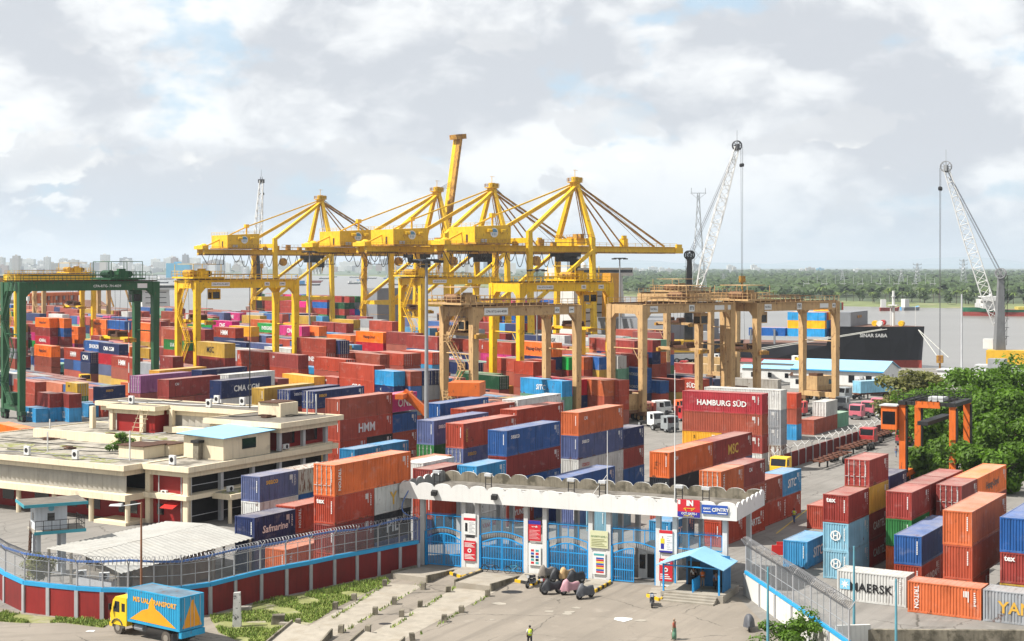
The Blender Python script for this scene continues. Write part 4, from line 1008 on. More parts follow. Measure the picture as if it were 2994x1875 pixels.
def mobile(base, head, foot, tip, label, dark, hooky=None, mast=24):
    base = Vector(base); head = Vector(head); foot = Vector(foot); tip = Vector(tip)
    t = thing('mobile_crane', label, 'harbour crane', base, 'mobile harbour cranes')
    bl = lambda mb, nm, mm, par=t: mb.build(nm, mm, par)
    fx = Vector((tip.x - base.x, tip.y - base.y, 0)).normalized(); sx = fx.cross(UP)
    mb = MB(); mb.obox(base - fx * 6 - sx * 3 + UP * 1.2, fx * 12, sx * 6, UP * 1.6); ch = bl(mb, 'chassis', mLGREY)
    for i in (-4.5, -1.5, 1.5, 4.5):
        for s in (-2.6, 2.6): mb = MB(); wheel(mb, base + fx * i + sx * s + UP * .8, sx, .8, .8); bl(mb, 'wheel', [mRUBBER, mGREY], ch)
    mb = MB(); mb.obox(base - fx * 7 - sx * 2.6 + UP * 3.2, fx * 10, sx * 5.2, UP * 3.6); hs = bl(mb, 'engine_house', M('house_yellow', (.72, .42, .03), .5, .1))
    mb = MB(); mb.obox(base - fx * 7.03 - sx * 1.4 + UP * 4.2, fx * .02, sx * 2.8, UP * 1.6); bl(mb, 'grille', mDARK, hs)
    mb = MB(); mb.obox(base + fx * 2 + sx * 2.6 + UP * 6.9, fx * 2.6, sx * 2.2, UP * 2.6); cb = bl(mb, 'driver_cab', mWHITE)
    mb = MB(); mb.obox(base + fx * 4.61 + sx * 2.8 + UP * 7.6, fx * .02, sx * 1.8, UP * 1.5); bl(mb, 'cab_window', mDKGLASS, cb)
    mb = MB(); mb.beam(base + UP * 6.8, head, 2.6, 2.6, w2=1.3, h2=1.3); bl(mb, 'tower', mDARK if dark else M('tower_grey', (.2, .205, .21), .55, .15, .5, streak=.3))
    mb = MB()
    for k in range(8):
        p = (base + UP * 8).lerp(head, k / 8) + sx * 1.6 - fx * 1.2; q2 = (base + UP * 8).lerp(head, (k + 1) / 8) + sx * 1.6 - fx * 1.2
        mb.beam(p + fx * .4, q2 + fx * .4, .1); mb.beam(p - fx * .4, q2 - fx * .4, .1); mb.beam(p + fx * .4, q2 - fx * .4, .08); mb.obox(q2 - fx * .9 - sx * .6, fx * 1.8, sx * 1.2, UP * .08)
    bl(mb, 'tower_ladder', mDARK)
    mb = MB(); sheave(mb, head + UP * .6 + sx * .9, sx, 1.3); sheave(mb, head + UP * .6 - sx * .9, sx, 1.3); bl(mb, 'tower_sheave', mBLACK if dark else mGREY)
    mb = MB(); lattice(mb, foot, tip, 1.2, 2.7, 1.3, 22, .14); bl(mb, 'boom', mWHITE)
    mb = MB(); sheave(mb, tip + UP * .4, sx, 1.45); mb.beam(tip - sx * 1.4, tip + sx * 1.4, .8, 1.6); mb.tube(tip + UP * 2, tip + UP * 5, .06, .05, 4); bl(mb, 'boom_head', mGREY if not dark else mDGREY)
    mb = MB()
    for s in (-.7, .7): mb.tube(tip + sx * s, head + UP * 1.2 + sx * s, .06, .06, 4); mb.tube(tip.lerp(foot, .06) + sx * s, head + sx * s - UP * .5, .045, .045, 4)
    bl(mb, 'luffing_ropes', mWIRE)
    if hooky is not None:
        hk = tip + fx * 1.6; hk.z = hooky; mb = MB()
        for s in (-.8, .8): mb.tube(tip + fx * 1.5 + sx * s, hk + sx * s * .6, .055, .055, 4)
        bl(mb, 'hoist_ropes', mWIRE)
        mb = MB(); mb.obox(hk - fx * .8 - sx * .8 - UP * 2, fx * 1.6, sx * 1.6, UP * 2); mb.tube(hk - UP * 2, hk - UP * 4, .3, .25, 8); mb.tube(hk - UP * 4, hk - UP * 5.4 + fx * .6, .22, .12, 6); bl(mb, 'hook_block', mYELD)
        for s in (-.8, .8): mb = MB(); mb.lathe(tip + fx * 1.5 + sx * s - UP * 6, [(.35, 0), (.45, .3), (.45, .8), (.2, 1.1)], 8); bl(mb, 'rope_weight', mBLACK)
    return t
mobile(D(2012, 452), D(2016, 452, ZY(752, 452)), D(2042, 455, ZY(840, 455)), D(2155, 455, ZY(430, 455)), 'white lattice mobile crane with black tower behind the sandy gantries', True, 26)
mobile(D(2922, 398), D(2926, 398, ZY(806, 398)), D(2912, 400, ZY(950, 400)), D(2766, 404, ZY(492, 404)), 'white lattice mobile crane with grey tower above the trees', False, ZY(1040, 404))
mobile(D(760, 640), D(752, 640, 38), D(748, 640, 30), D(764, 655, ZY(530, 655)), 'distant lattice mobile crane behind the upstream quay crane', True, 30)
# ================================================================ the gate house
G0 = P(1231, 1651); GX = (P(1922, 1713) - G0).normalized(); GY = UP.cross(GX)
GM = frame(G0, GX)
def gt(x):
    k = (x - 1497) / F; return (k * G0.y - G0.x) / (GX.x - k * GX.y)
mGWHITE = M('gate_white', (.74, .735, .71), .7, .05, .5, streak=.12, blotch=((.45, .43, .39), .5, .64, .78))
mGPOST = M('gate_post', (.66, .66, .65), .7, .08, .8, streak=.25)
mROOFC = M('flat_roof', (.20, .18, .155), .95, .25, .6, bump=.015, blotch=((.09, .08, .065), .5, .5, .64))
gate = thing('gate_house', 'long white gate canopy with scalloped edge and bright blue gates', 'gate', G0); gate.matrix_basis = GM
gb = lambda mb, nm, mm, par=gate: mb.build(nm, mm, par, local=True)
T0, T1, FY, BY = gt(1176), gt(2160), -.6, 9.2
gb(MB().box(T0 + .1, FY + .1, 6.5, T1 - .1, BY - .1, 6.9), 'roof_slab', mROOFC)
def scallop(a, b2, n, z0, z1, am, off, th):
    """curtain wall from a to b2 with n humps on top; off = inward thickness vector"""
    a = Vector(a); b2 = Vector(b2); top = []
    for i in range(n):
        for k in range(9):
            u = k / 8; top.append(a.lerp(b2, (i + u) / n) + UP * (z1 + am * math.sqrt(max(0, 1 - (2 * u - 1) ** 2))))
    mb = MB(); bot = [Vector((p.x, p.y, z0)) for p in top]; k = len(top); off = Vector(off) * th
    mb.add(bot + top, [(i, i + 1, k + i + 1, k + i) for i in range(k - 1)]); mb.add([p + off for p in bot + top], [(i, i + 1, k + i + 1, k + i) for i in range(k - 1)])
    mb.add(top + [p + off for p in top], [(i, i + 1, k + i + 1, k + i) for i in range(k - 1)], 1)
    return mb
gb(scallop((T0, FY, 0), (T1, FY, 0), 18, 6.45, 7.65, .42, (0, 1, 0), .16), 'fascia', [mGWHITE, mGWHITE])
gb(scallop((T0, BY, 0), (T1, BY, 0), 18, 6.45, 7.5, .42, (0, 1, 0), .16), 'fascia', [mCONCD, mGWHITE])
gb(scallop((T0, FY + .17, 0), (T0, BY, 0), 6, 6.45, 7.6, .4, (1, 0, 0), .16), 'fascia', [M('fascia_painted_shade', (.30, .30, .29), .8, .3, .8, streak=.6), mGWHITE])  # left end's shade is put into this darker grey
gb(scallop((T1, FY + .17, 0), (T1, BY, 0), 6, 6.45, 7.6, .4, (-1, 0, 0), .16), 'fascia', [mGWHITE, mGWHITE])
PIERS = [(1228, 1243), (1349, 1400), (1531, 1598), (1720, 1785), (1917, 1979), (2112, 2128)]
for i, (xa, xb) in enumerate(PIERS):
    a, b2 = gt(xa), gt(xb)
    ps = [(a, a + .42)] if i in (0, 5) else [(a, a + .42), (b2 - .42, b2)]
    for p0, p1 in ps:
        gb(MB().box(p0, 0, 0, p1, .5, 6.5), 'post', mGPOST); gb(MB().box(p0, 8.1, 0, p1, 8.6, 6.5), 'post', mGPOST)
    if len(ps) == 2: gb(MB().box(a + .42, .05, 0, b2 - .42, .42, 2.95), 'pier_panel', mGWHITE)
mBARB = mBLUEP
mMESH = glassy('mesh_panel', (.16, .24, .30), .26, .4)
def leaf(a, b2, h0, h1, y=.2):
    """one gate leaf: frame, bars, curved top rising from h0 at the hinge to h1 in the middle"""
    mb = MB(); n = 8; top = []
    for k in range(n + 1): u = k / n; top.append(Vector((a + (b2 - a) * u, y, h0 + (h1 - h0) * math.sin(u * math.pi / 2))))
    for k in range(n): mb.beam(top[k], top[k + 1], .09, .12)
    for x in (a, b2): mb.beam((x, y, .08), (x, y, h0 if x == a else h1), .10, .10)
    for z in (.14, 1.15, h0 - .25): mb.beam((a, y, z), (b2, y, z), .07, .09)
    lf = gb(mb, 'gate_leaf', mBARB)
    nb = max(int(abs(b2 - a) / .16), 6); bm = MB()
    for k in range(1, nb):
        u = k / nb; x = a + (b2 - a) * u; bm.beam((x, y, .1), (x, y, h0 + (h1 - h0) * math.sin(u * math.pi / 2)), .055, .05)
    o = bm.build('gate_bars', mBARB, lf, local=True); o['kind'] = 'stuff'
    return lf
def upper(a, b2, z0, z1, rise):
    mb = MB(); n = 12; y = .2
    arc = [Vector((a + (b2 - a) * k / n, y, z0 + rise * math.sin(math.pi * k / n))) for k in range(n + 1)]
    for k in range(n): mb.beam(arc[k], arc[k + 1], .08, .1)
    mb.beam((a, y, z1), (b2, y, z1), .09, .1)
    for k in range(5): x = a + (b2 - a) * k / 4; mb.beam((x, y, arc[int(k * n / 4)].z), (x, y, z1), .07, .07)
    for k in range(1, 30): x = a + (b2 - a) * k / 30; mb.beam((x, y, z1), (x, y, z1 + .22), .03, .03)
    up = gb(mb, 'overhead_screen', mBARB)
    for k in range(4):
        x0, x1 = a + (b2 - a) * k / 4 + .05, a + (b2 - a) * (k + 1) / 4 - .05
        MB().poly([(x0, y, arc[k * 3].z + .05), (x1, y, arc[k * 3 + 3].z + .05), (x1, y, z1 - .05), (x0, y, z1 - .05)]).build('screen_pane', mMESH, up, local=True)
    sp = MB()
    for k in range(1, 24): x = a + (b2 - a) * k / 24; zz = z0 + rise * math.sin(math.pi * k / 24) - .1; sp.hexa([(x - .03, y - .03, zz - .38), (x + .03, y - .03, zz - .38), (x + .03, y + .03, zz - .38), (x - .03, y + .03, zz - .38)], [(x - .05, y - .03, zz), (x + .05, y - .03, zz), (x + .05, y + .03, zz), (x - .05, y + .03, zz)])
    o = sp.build('spikes', mSTEEL, up, local=True); o['kind'] = 'stuff'
for i, (xa, xb) in enumerate(((1243, 1349), (1401, 1531), (1599, 1720), (1786, 1917))):
    a, b2 = gt(xa) + .05, gt(xb) - .05; m = (a + b2) / 2
    upper(a, b2, 3.35, 4.9, .4)
    leaf(a, m - .03, 2.55, 3.15)
    if i < 3: leaf(b2, m + .03, 2.55, 3.15)
    for x in (a - .02, b2 + .02): gb(MB().box(x - .09, .05, 0, x + .09, .35, 3.3), 'gate_post', mBARB)
a, b2 = gt(1979) + .05, gt(2111) - .05; upper(a, b2, 3.5, 4.9, 0.02)
# guard rooms behind the last bays
mROOM = M('guard_room', (.62, .62, .6), .7, .08, .6, streak=.2)
a = gt(1830); gb(MB().box(a + .3, 2.6, 0, gt(1917) - .3, 6.4, 2.9), 'guard_room', mROOM)
gb(MB().box(a + 1.2, 2.55, .1, a + 2.3, 2.6, 2.3), 'door', mBLACK); gb(MB().box(a + .45, 2.55, .9, a + 1.0, 2.6, 2.2), 'window', mDKGLASS)
# lamps on the canopy
for x in (1280, 1455): t = gt(x); gb(MB().slab([(t - .28, FY - .02, 7.0), (t - .28, FY - .35, 6.9), (t - .28, FY - .35, 7.3), (t - .28, FY - .02, 7.45)], (.56, 0, 0)), 'floodlight', mDARK)
for t in (T0 + 3.5, T0 + 9, T0 + 17.5, T0 + 20.6, T0 + 28, T0 + 30.5):
    mb = MB()
    for dx in (-.3, .3): mb.beam((t + dx, FY + 1.2, 6.9), (t + dx, FY + 1.2, 8.9), .07, .07); mb.beam((t + dx, FY + 1.2, 6.9), (t, FY + 2, 6.9), .06, .06)
    for z in (7.5, 8.1, 8.7): mb.beam((t - .3, FY + 1.2, z), (t + .3, FY + 1.2, z), .05, .05)
    lb = gb(mb, 'lamp_bracket', mDARK); MB().box(t - .35, FY + .95, 8.9, t + .35, FY + 1.35, 9.15).build('lamp', mLGREY, lb, local=True)
mb = MB(); t = T0 + 20.2; mb.tube((t, 3, 6.9), (t, 3, 13.5), .06, .03, 6); mb.tube((t, 3, 9.4), (t - 1.6, 2, 6.9), .02, .02, 4); gb(mb, 'aerial_mast', mWHITE)
mb = MB(); t = T0 + 27.3; mb.tube((t, 1.5, 6.9), (t, 1.5, 19.5), .07, .035, 6); gb(mb, 'aerial_mast', mWHITE)
mb = MB()
for k in range(5):
    pr = None
    for s in range(13):
        u = s / 12; p = Vector((T0 + 8 + 22 * u, 2 + k * .6 + math.sin(u * 7 + k) * .5, 6.95 + .35 * abs(math.sin(u * 5 + k)))); 
        if pr is not None: mb.tube(pr, p, .03, .03, 4)
        pr = p
gb(mb, 'roof_cables', mWHITE)
# ---- signs
mSRED = M('sign_red', (.62, .02, .035), .5, .04); mSBLUE = M('sign_blue', (.02, .09, .42), .5, .04); mSDB = M('sign_deep_blue', (.03, .03, .30), .5, .04)
mSYEL = M('sign_yellow', (.85, .62, .03), .5, .04); mSPALE = M('sign_pale', (.70, .71, .45), .5, .05); mSKY = M('sign_teal', (.08, .40, .42), .5, .05)
def board(t0, t1, z0, z1, y, mat, rows, label, title=None, tcol=None, group='notice boards on the gate'):
    root = thing('notice_board', label, 'sign', GM @ Vector(((t0 + t1) / 2, y, z0)), group); root.matrix_basis = GM @ Matrix.Translation(Vector(((t0 + t1) / 2, y, z0)))
    w2 = (t1 - t0) / 2; h = z1 - z0
    MB().box(-w2, -.03, 0, w2, .03, h).build('panel', mat, root, local=True)
    for (u0, u1, v0, v1, mm) in rows: MB().box(-w2 + u0 * 2 * w2, -.045, v0 * h, -w2 + u1 * 2 * w2, -.032, v1 * h).build('printed_band', mm, root, local=True)
    for (s, u, v, hh, mm, bo) in (title or []): text(s, mm, root, (-w2 + u * 2 * w2, -.05, v * h), (1, 0, 0), (0, -1, 0), h=hh, wmax=w2 * 1.8, local=True, bold=bo)
    return root
lines = lambda n, v0, v1, mm, u0=.08, u1=.92: [(u0, u1 - (k % 3) * .12, v0 + (v1 - v0) * (k + .25) / n, v0 + (v1 - v0) * (k + .7) / n, mm) for k in range(n)]
x0 = gt(1988); x1 = gt(2053)
board(x0, x1, 6.55, 8.1, FY - .1, mSRED, [(0, 1, 0, .30, mSDB), (.03, .13, .72, .97, mPLAIN)], 'red and blue IN sign on the gate fascia', [('IN', .56, .81, .5, mPLAIN, .06), ('প্রবেশ', .54, .46, .48, mSYEL, .03), ('CCT GATE-1', .52, .205, .2, mPLAIN, .03), ('সিসিটি গেট-১', .5, .075, .17, mSYEL, .02)])
board(gt(2058), gt(2134), 6.95, 7.75, FY - .1, mSBLUE, [(.62, .95, .1, .2, mPLAIN), (.07, .36, .22, .3, mPLAIN)], 'narrow blue entry sign on the gate fascia', [('ENTRY', .79, .55, .3, mPLAIN, .03), ('প্রবেশ', .2, .6, .28, mPLAIN, .02), ('O', .48, .5, .36, mPLAIN, .03)])
pm = [(gt(a), gt(b2)) for a, b2 in PIERS]
def pb(i, z0, z1, *a, wd=1.25, **k): c = (pm[i][0] + pm[i][1]) / 2; return board(c - wd / 2, c + wd / 2, z0, z1, -.08, *a, **k)
pb(1, 3.3, 5.3, mPLAIN, [(0, 1, .68, .80, mSRED)] + lines(8, .08, .62, mLGREY, .45, .95) + [(.12, .32, .15, .55, mBLACK)], 'white safety notice with red band on the first gate pier')
pb(1, .8, 2.7, mSRED, lines(4, .68, .92, mPLAIN) + lines(4, .08, .35, mPLAIN), 'red notice with white circle low on the first gate pier', [('O', .5, .52, .42, mPLAIN, .06)])
pb(2, 3.2, 5.1, mSRED, [(0, 1, .82, 1, mSDB)] + lines(7, .08, .55, M('print_pink', (.75, .35, .35), .5)) , 'red notice with blue heading on the second gate pier', [('পারমিট', .5, .7, .2, mPLAIN, .03)])
pb(2, .9, 2.7, mPLAIN, [(.2 + .38 * c, .45 + .38 * c, .08 + .16 * r, .19 + .16 * r, (mSRED, mSKY, mBLACK, mSBLUE)[(r + c) % 4]) for r in range(5) for c in range(2)], 'white notice with coloured pictograms on the second gate pier')
pb(3, 3.0, 4.6, mSPALE, lines(5, .08, .55, M('print_olive', (.35, .36, .18), .5)), 'pale yellow security level board on the third gate pier', [('SECURITY LEVEL 1', .5, .68, .16, M('print_green', (.10, .22, .10), .5), .02)], wd=1.75)
pb(3, .6, 2.6, mPLAIN, [(.1, .9, .86, .95, mSKY)] + [(.28, .88, .07 + .09 * k, .14 + .09 * k, (mSRED, mSBLUE, mSYEL)[k % 3]) for k in range(8)], 'white price board with striped rows on the third gate pier')
pb(4, 3.1, 5.1, mPLAIN, [(0, 1, .86, 1, mSRED), (0, 1, 0, .08, mSDB), (.12, .36, .15, .4, mSDB), (.1, .4, .4, .62, mSYEL), (.2, .3, .63, .73, M('print_skin', (.5, .28, .17), .5))] + lines(7, .12, .8, mLGREY, .55, .95), 'white safety gear notice with standing figure on the fourth gate pier')
pb(4, .5, 2.5, mSRED, lines(3, .7, .92, mPLAIN) + lines(3, .08, .35, mPLAIN), 'red notice with white circle low on the fourth gate pier', [('O', .5, .52, .42, mPLAIN, .06)])
# ---- traffic islands with striped kerbs
mKY = M('kerb_yellow', (.75, .46, .015), .6, .12, 2); mKB = M('kerb_black', (.03, .028, .025), .7, .2, 2)
def island(pts, label):
    ps = [P(x, y) for x, y in pts]
    t = thing('traffic_island', label, 'kerb', ps[0], 'striped islands before the gate piers')
    MB().prism(ps, 0, .16).build('paving', mCONC, t)
    for k in range(len(ps) - 2):
        a, b2 = ps[k], ps[k + 1]; n = max(int((b2 - a).length / .55), 2); nn = (b2 - a).normalized().cross(UP) * .16
        for j in range(n):
            p0, p1 = a.lerp(b2, j / n), a.lerp(b2, (j + .98) / n)
            MB().prism([p0, p1, p1 + nn, p0 + nn], 0, .27).build('kerb_stone', mKY if j % 2 == 0 else mKB, t)
island(((1318, 1680), (1350, 1691), (1398, 1676), (1404, 1668), (1356, 1660)), 'striped kerb island before the first gate pier')
island(((1508, 1702), (1560, 1712), (1600, 1690), (1600, 1684), (1533, 1680)), 'striped kerb island before the second gate pier')
island(((1700, 1720), (1736, 1733), (1781, 1708), (1782, 1702), (1722, 1696)), 'striped kerb island before the third gate pier')
island(((1894, 1745), (1930, 1758), (1946, 1740), (1940, 1722), (1905, 1724)), 'striped kerb island beside the blue shelter')
# ---- blue entrance shelter
mLBLUE = M('sky_blue_sheet', (.30, .58, .80), .5, .06, .6, streak=.12)
Q0 = P(1940, 1748); SX = GX; SY = GY
SH = thing('entrance_shelter', 'light blue gabled shelter with steps at the pedestrian entrance', 'shelter', Q0); SH.matrix_basis = frame(Q0, GX)
sb = lambda mb, nm, mm, par=SH: mb.build(nm, mm, par, local=True)
SW, SD = 5.0, 3.4
sb(MB().box(-.2, -.2, 0, SW + .4, SD + 1.6, .62), 'floor', mCONC)
for k in range(3): sb(MB().box(.2, -.2 - .42 * (k + 1), 0, SW - .1, -.2 - .42 * k, .47 - .155 * k), 'step', mCONC)
for px in (.0, SW):
    for py in (.0, SD): sb(MB().beam((px, py, .6), (px, py, 3.0), .14, .14), 'post', mBLUEP)
sb(MB().slab([(-.55, -.5, 2.85), (SW / 2, -.5, 3.95), (SW / 2, -.5, 4.0), (-.55, -.5, 2.92)], (0, SD + 1.2, 0)), 'roof_sheet', mLBLUE)
sb(MB().slab([(SW / 2, -.5, 3.95), (SW + .55, -.5, 2.85), (SW + .55, -.5, 2.92), (SW / 2, -.5, 4.0)], (0, SD + 1.2, 0)), 'roof_sheet', mLBLUE)
mb = MB(); mb.beam((0, 0, 2.9), (SW, 0, 2.9), .1, .1); mb.beam((SW / 2, 0, 2.9), (SW / 2, 0, 3.9), .07, .07); mb.beam((0, 0, 2.9), (SW / 2, 0, 3.9), .06, .06); mb.beam((SW, 0, 2.9), (SW / 2, 0, 3.9), .06, .06); sb(mb, 'roof_truss', mBLUEP)
sb(MB().box(1.0, SD, .62, SW, SD + .12, 3.4), 'back_wall', M('deep_blue_wall', (.02, .16, .36), .5, .1))
sb(MB().box(1.2, SD - .05, .64, 2.3, SD - .01, 2.7), 'door', mBLACK); sb(MB().box(3.5, SD - .05, .64, 4.6, SD - .01, 2.7), 'door', mBLACK)  # black panels painted for the dark doorways
sb(MB().box(SW - .06, SD - 2.2, .62, SW + .06, SD, 3.0), 'side_wall', M('deep_blue_wall', (.02, .16, .36)))
mb = MB(); [mb.beam((2.55, .2 + k * .13, .62), (2.55, .2 + k * .13, 1.7), .04, .04) for k in range(18)]; mb.beam((2.55, .2, 1.7), (2.55, 2.5, 1.7), .06, .06); sb(mb, 'queue_rail', mBLUEP)
# ================================================================ boundary wall with chain-link and razor wire
mWALLR = M('wall_red', (.20, .014, .012), .7, .16, .5, streak=.45, blotch=((.12, .012, .01), .6, .58, .75))  # darkened so the right run's shade sits in the colour
mWALLR_LIT = M('wall_red_sunlit', (.30, .02, .018), .6, .12, .6, streak=.3)  # lit copy of the wall red: sunshine on the left panels painted in
mPOSTG = M('wall_post', (.42, .42, .43), .8, .12, .8, streak=.4)
mCAPB = M('wall_cap_blue', (.03, .36, .68), .6, .08, .6, streak=.15)
mLINK = glassy('chain_link', (.30, .31, .32), .20, .6)
mWIRE2 = M('razor_wire', (.34, .34, .35), .5, .1, metal=.3)
def coil(pts, r, pitch, name, parent, m):
    mb = MB(); pr = None; ph = 0.0
    for a, b2 in zip(pts[:-1], pts[1:]):
        a = Vector(a); b2 = Vector(b2); L = (b2 - a).length; t = (b2 - a) / L; sx = t.cross(UP).normalized(); n = int(L / pitch * 7)
        for k in range(n + 1):
            th = 2 * math.pi * k / 7; p = a + t * (L * k / n) + (sx * math.cos(th) + UP * math.sin(th)) * r
            if pr is not None: mb.tube(pr, p, .022, .022, 3)
            pr = p
    return mb.build(name, m, parent)
def wallrun(name, label, pts, h, caph, fence_h, wallmat, bays, capmat, coil_r=.33, panelmat=None, skip=()):
    """pts: ground points, one per bay post"""
    t = thing(name, label, 'wall', pts[0])
    for i, (a, b2) in enumerate(zip(pts[:-1], pts[1:])):
        n = (b2 - a).normalized().cross(UP)
        MB().hexa([a - n * .1, b2 - n * .1, b2 + n * .1, a + n * .1], [p + UP * (h - caph) for p in (a - n * .1, b2 - n * .1, b2 + n * .1, a + n * .1)]).build('wall_panel', panelmat(i) if panelmat else wallmat, t)
        MB().hexa([p + UP * (h - caph) for p in (a - n * .16, b2 - n * .16, b2 + n * .16, a + n * .16)], [p + UP * h for p in (a - n * .16, b2 - n * .16, b2 + n * .16, a + n * .16)]).build('wall_cap', capmat, t)
        for k in range(bays):
            p0, p1 = a.lerp(b2, k / bays), a.lerp(b2, (k + 1) / bays)
            MB().poly([p0 + UP * (h + .05), p1 + UP * (h + .05), p1 + UP * fence_h, p0 + UP * fence_h]).build('mesh_panel', mLINK, t)
        mb = MB()
        for z in (h + .06, (h + fence_h) / 2, fence_h): mb.tube(a + UP * z, b2 + UP * z, .03, .03, 5)
        for k in range(1, bays): p = a.lerp(b2, k / bays); mb.tube(p + UP * h, p + UP * fence_h, .03, .03, 5)
        mb.build('fence_rail', mSTEEL, t)
    for i, p in enumerate(pts):
        e = (pts[min(i + 1, len(pts) - 1)] - pts[max(i - 1, 0)]).normalized(); n = e.cross(UP)
        MB().hexa([p - n * .2 - e * .17, p - n * .2 + e * .17, p + n * .2 + e * .17, p + n * .2 - e * .17], [q2 + UP * (h - caph - .01) for q2 in (p - n * .2 - e * .17, p - n * .2 + e * .17, p + n * .2 + e * .17, p + n * .2 - e * .17)]).build('wall_post', mPOSTG, t)
        mb = MB(); mb.tube(p + UP * h, p + UP * (fence_h + .1), .07, .07, 6); mb.tube(p + UP * fence_h, p + UP * (fence_h + .6) + n * .45, .045, .045, 5); mb.tube(p + UP * fence_h, p + UP * (fence_h + .6) - n * .45, .045, .045, 5)
        mb.build('fence_post', mPOSTG, t)
    c = coil([p + UP * (fence_h + .42) for p in pts], coil_r, .34, 'razor_coil', t, mWIRE2); c['kind'] = 'stuff'
    return t
wp = [P(x, y) for x, y in ((1221, 1660), (1167, 1670), (1105, 1684), (1041, 1697), (975, 1710), (906, 1726), (835, 1740), (761, 1756), (685, 1776), (612, 1796), (530, 1808), (450, 1813), (375, 1814), (300, 1813), (226, 1808), (143, 1799), (72, 1790), (16, 1762), (-20, 1735))]
wallrun('boundary_wall', 'dark red boundary wall with blue cap and chain-link fence on top', wp, 2.65, .34, 4.45, mWALLR, 2, mCAPB, panelmat=lambda i: mWALLR_LIT if i in (13, 14, 15) else mWALLR)
bc = MB(); pr = None
for i in range(len(wp)):
    p = wp[i] + UP * (4.75 + .12 * math.sin(i * 1.7))
    if pr is not None: bc.tube(pr, p, .06, .06, 5); bc.tube(pr + UP * .08, p + UP * .1, .04, .04, 5)
    pr = p
top = GM @ Vector((T0 + 1.3, FY + .4, 7.9)); pr0 = wp[0] + UP * 4.8
for k in range(8):
    u0, u1 = k / 8, (k + 1) / 8; f2 = lambda u: pr0.lerp(top, u) + Vector((-1.3 * math.sin(u * math.pi), 0, -1.6 * math.sin(u * math.pi) * .5))
    bc.tube(f2(u0), f2(u1), .06, .06, 5)
one('cable_run', bc, mCABLE, 'blue cables hung along the razor wire and up to the gate', 'cable')
mWALLW = M('wall_white', (.68, .67, .62), .7, .08, .5, streak=.3, blotch=((.42, .40, .34), .4, .6, .75))
rp = [Vector((20.6, 132.4, 0)), Vector((21.2, 128.2, 0)), Vector((21.8, 124.1, 0)), Vector((22.4, 119.9, 0)), Vector((23.0, 115.8, 0)), Vector((23.6, 111.6, 0)), Vector((24.1, 107.6, 0))]
wallrun('boundary_wall', 'white boundary wall with blue cap running on past the shelter', rp, 2.2, .25, 4.4, mWALLW, 3, mCAPB, .4)
# low kerb walls on the other side of that wall
one('low_wall', MB().obox((26.8, 115.2, 0), (18.5, -.4, 0), (0, .35, 0), (0, 0, 1.15)), mCONCD, 'low mouldy concrete wall at the corner beside the lamp posts', 'wall')
one('low_wall', MB().slab([(24.4, 113.6, 0), (24.4, 113.6, 1.9), (27.4, 115.6, 1.5), (27.4, 115.6, 0)], (.1, -.25, 0)), mWALLW, 'short white sloping wall at the end of the fence', 'wall')
# ================================================================ the office block
K = P(545, 1367, 6.8); K = Vector((K.x, K.y, 0))
def O(a, b2, z=0): return K + A * a + B * b2 + UP * z
mCREAM = M('cream_render', (.82, .70, .50), .75, .08, .4, streak=.3, blotch=((.42, .35, .25), .5, .62, .8))
mFIN = M('grey_fins', (.52, .50, .45), .75, .1, .5, streak=.3)
mOFFR = M('office_red', (.33, .012, .010), .55, .1, .5, streak=.15)
mROOFL = M('pale_flat_roof', (.40, .365, .305), .95, .25, .6, bump=.01, blotch=((.15, .132, .105), .38, .47, .62))
mROOFD = M('dark_flat_roof', (.165, .145, .12), .95, .3, .7, bump=.015, blotch=((.30, .265, .22), .5, .56, .7))
mINT = M('dim_interior', (.018, .016, .015), .9, .2)  # near-black colour stands for rooms without light
mMOSS = M('roof_moss', (.24, .25, .07), .95, .3, .9, bump=.02, blotch=((.36, .33, .27), 1.3, .47, .53))
off = thing('office_block', 'cream two-storey office block with red walls and flat roofs', 'building', O(0, 0))
ob = lambda mb, nm, mm, par=off: mb.build(nm, mm, par)
def obx(a0, b0, z0, a1, b1, z1): return MB().obox(O(a0, b0, z0), A * (a1 - a0), B * (b1 - b0), UP * (z1 - z0))
def roofslab(a0, b0, a1, b1, z, mat, nm='roof_slab'):
    """flat roof with upstand fascia and a lower set-back lip"""
    r = ob(obx(a0 + .25, b0 + .25, z - .6, a1 - .25, b1 - .25, z - .12), nm, mat)
    for (x0, y0, x1, y1) in ((a0, b0, a1, b0 + .22), (a0, b1 - .22, a1, b1), (a0, b0 + .22, a0 + .22, b1 - .22), (a1 - .22, b0 + .22, a1, b1 - .22)):
        obx(x0, y0, z - .62, x1, y1, z).build('fascia', mCREAM, r)
    i = .55
    for (x0, y0, x1, y1) in ((a0 + i, b0 + i, a1 - i, b0 + i + .3), (a0 + i, b1 - i - .3, a1 - i, b1 - i), (a0 + i, b0 + i + .3, a0 + i + .3, b1 - i - .3), (a1 - i - .3, b0 + i + .3, a1 - i, b1 - i - .3)):
        obx(x0, y0, z - 1.25, x1, y1, z - .62).build('fascia_lip', mCREAM, r)
    return r
roofslab(-2.7, 6.8, 30.5, 46, 6.8, mROOFL)
roofslab(0, -.3, 26.9, 6.8, 6.8, mROOFL)
roofslab(15.4, -.6, 27.6, 11.7, 10.3, mROOFD)
roofslab(25.5, 11.7, 32, 41, 10.3, mROOFD)
roofslab(22.8, 27, 25.6, 36, 10.35, mROOFD)
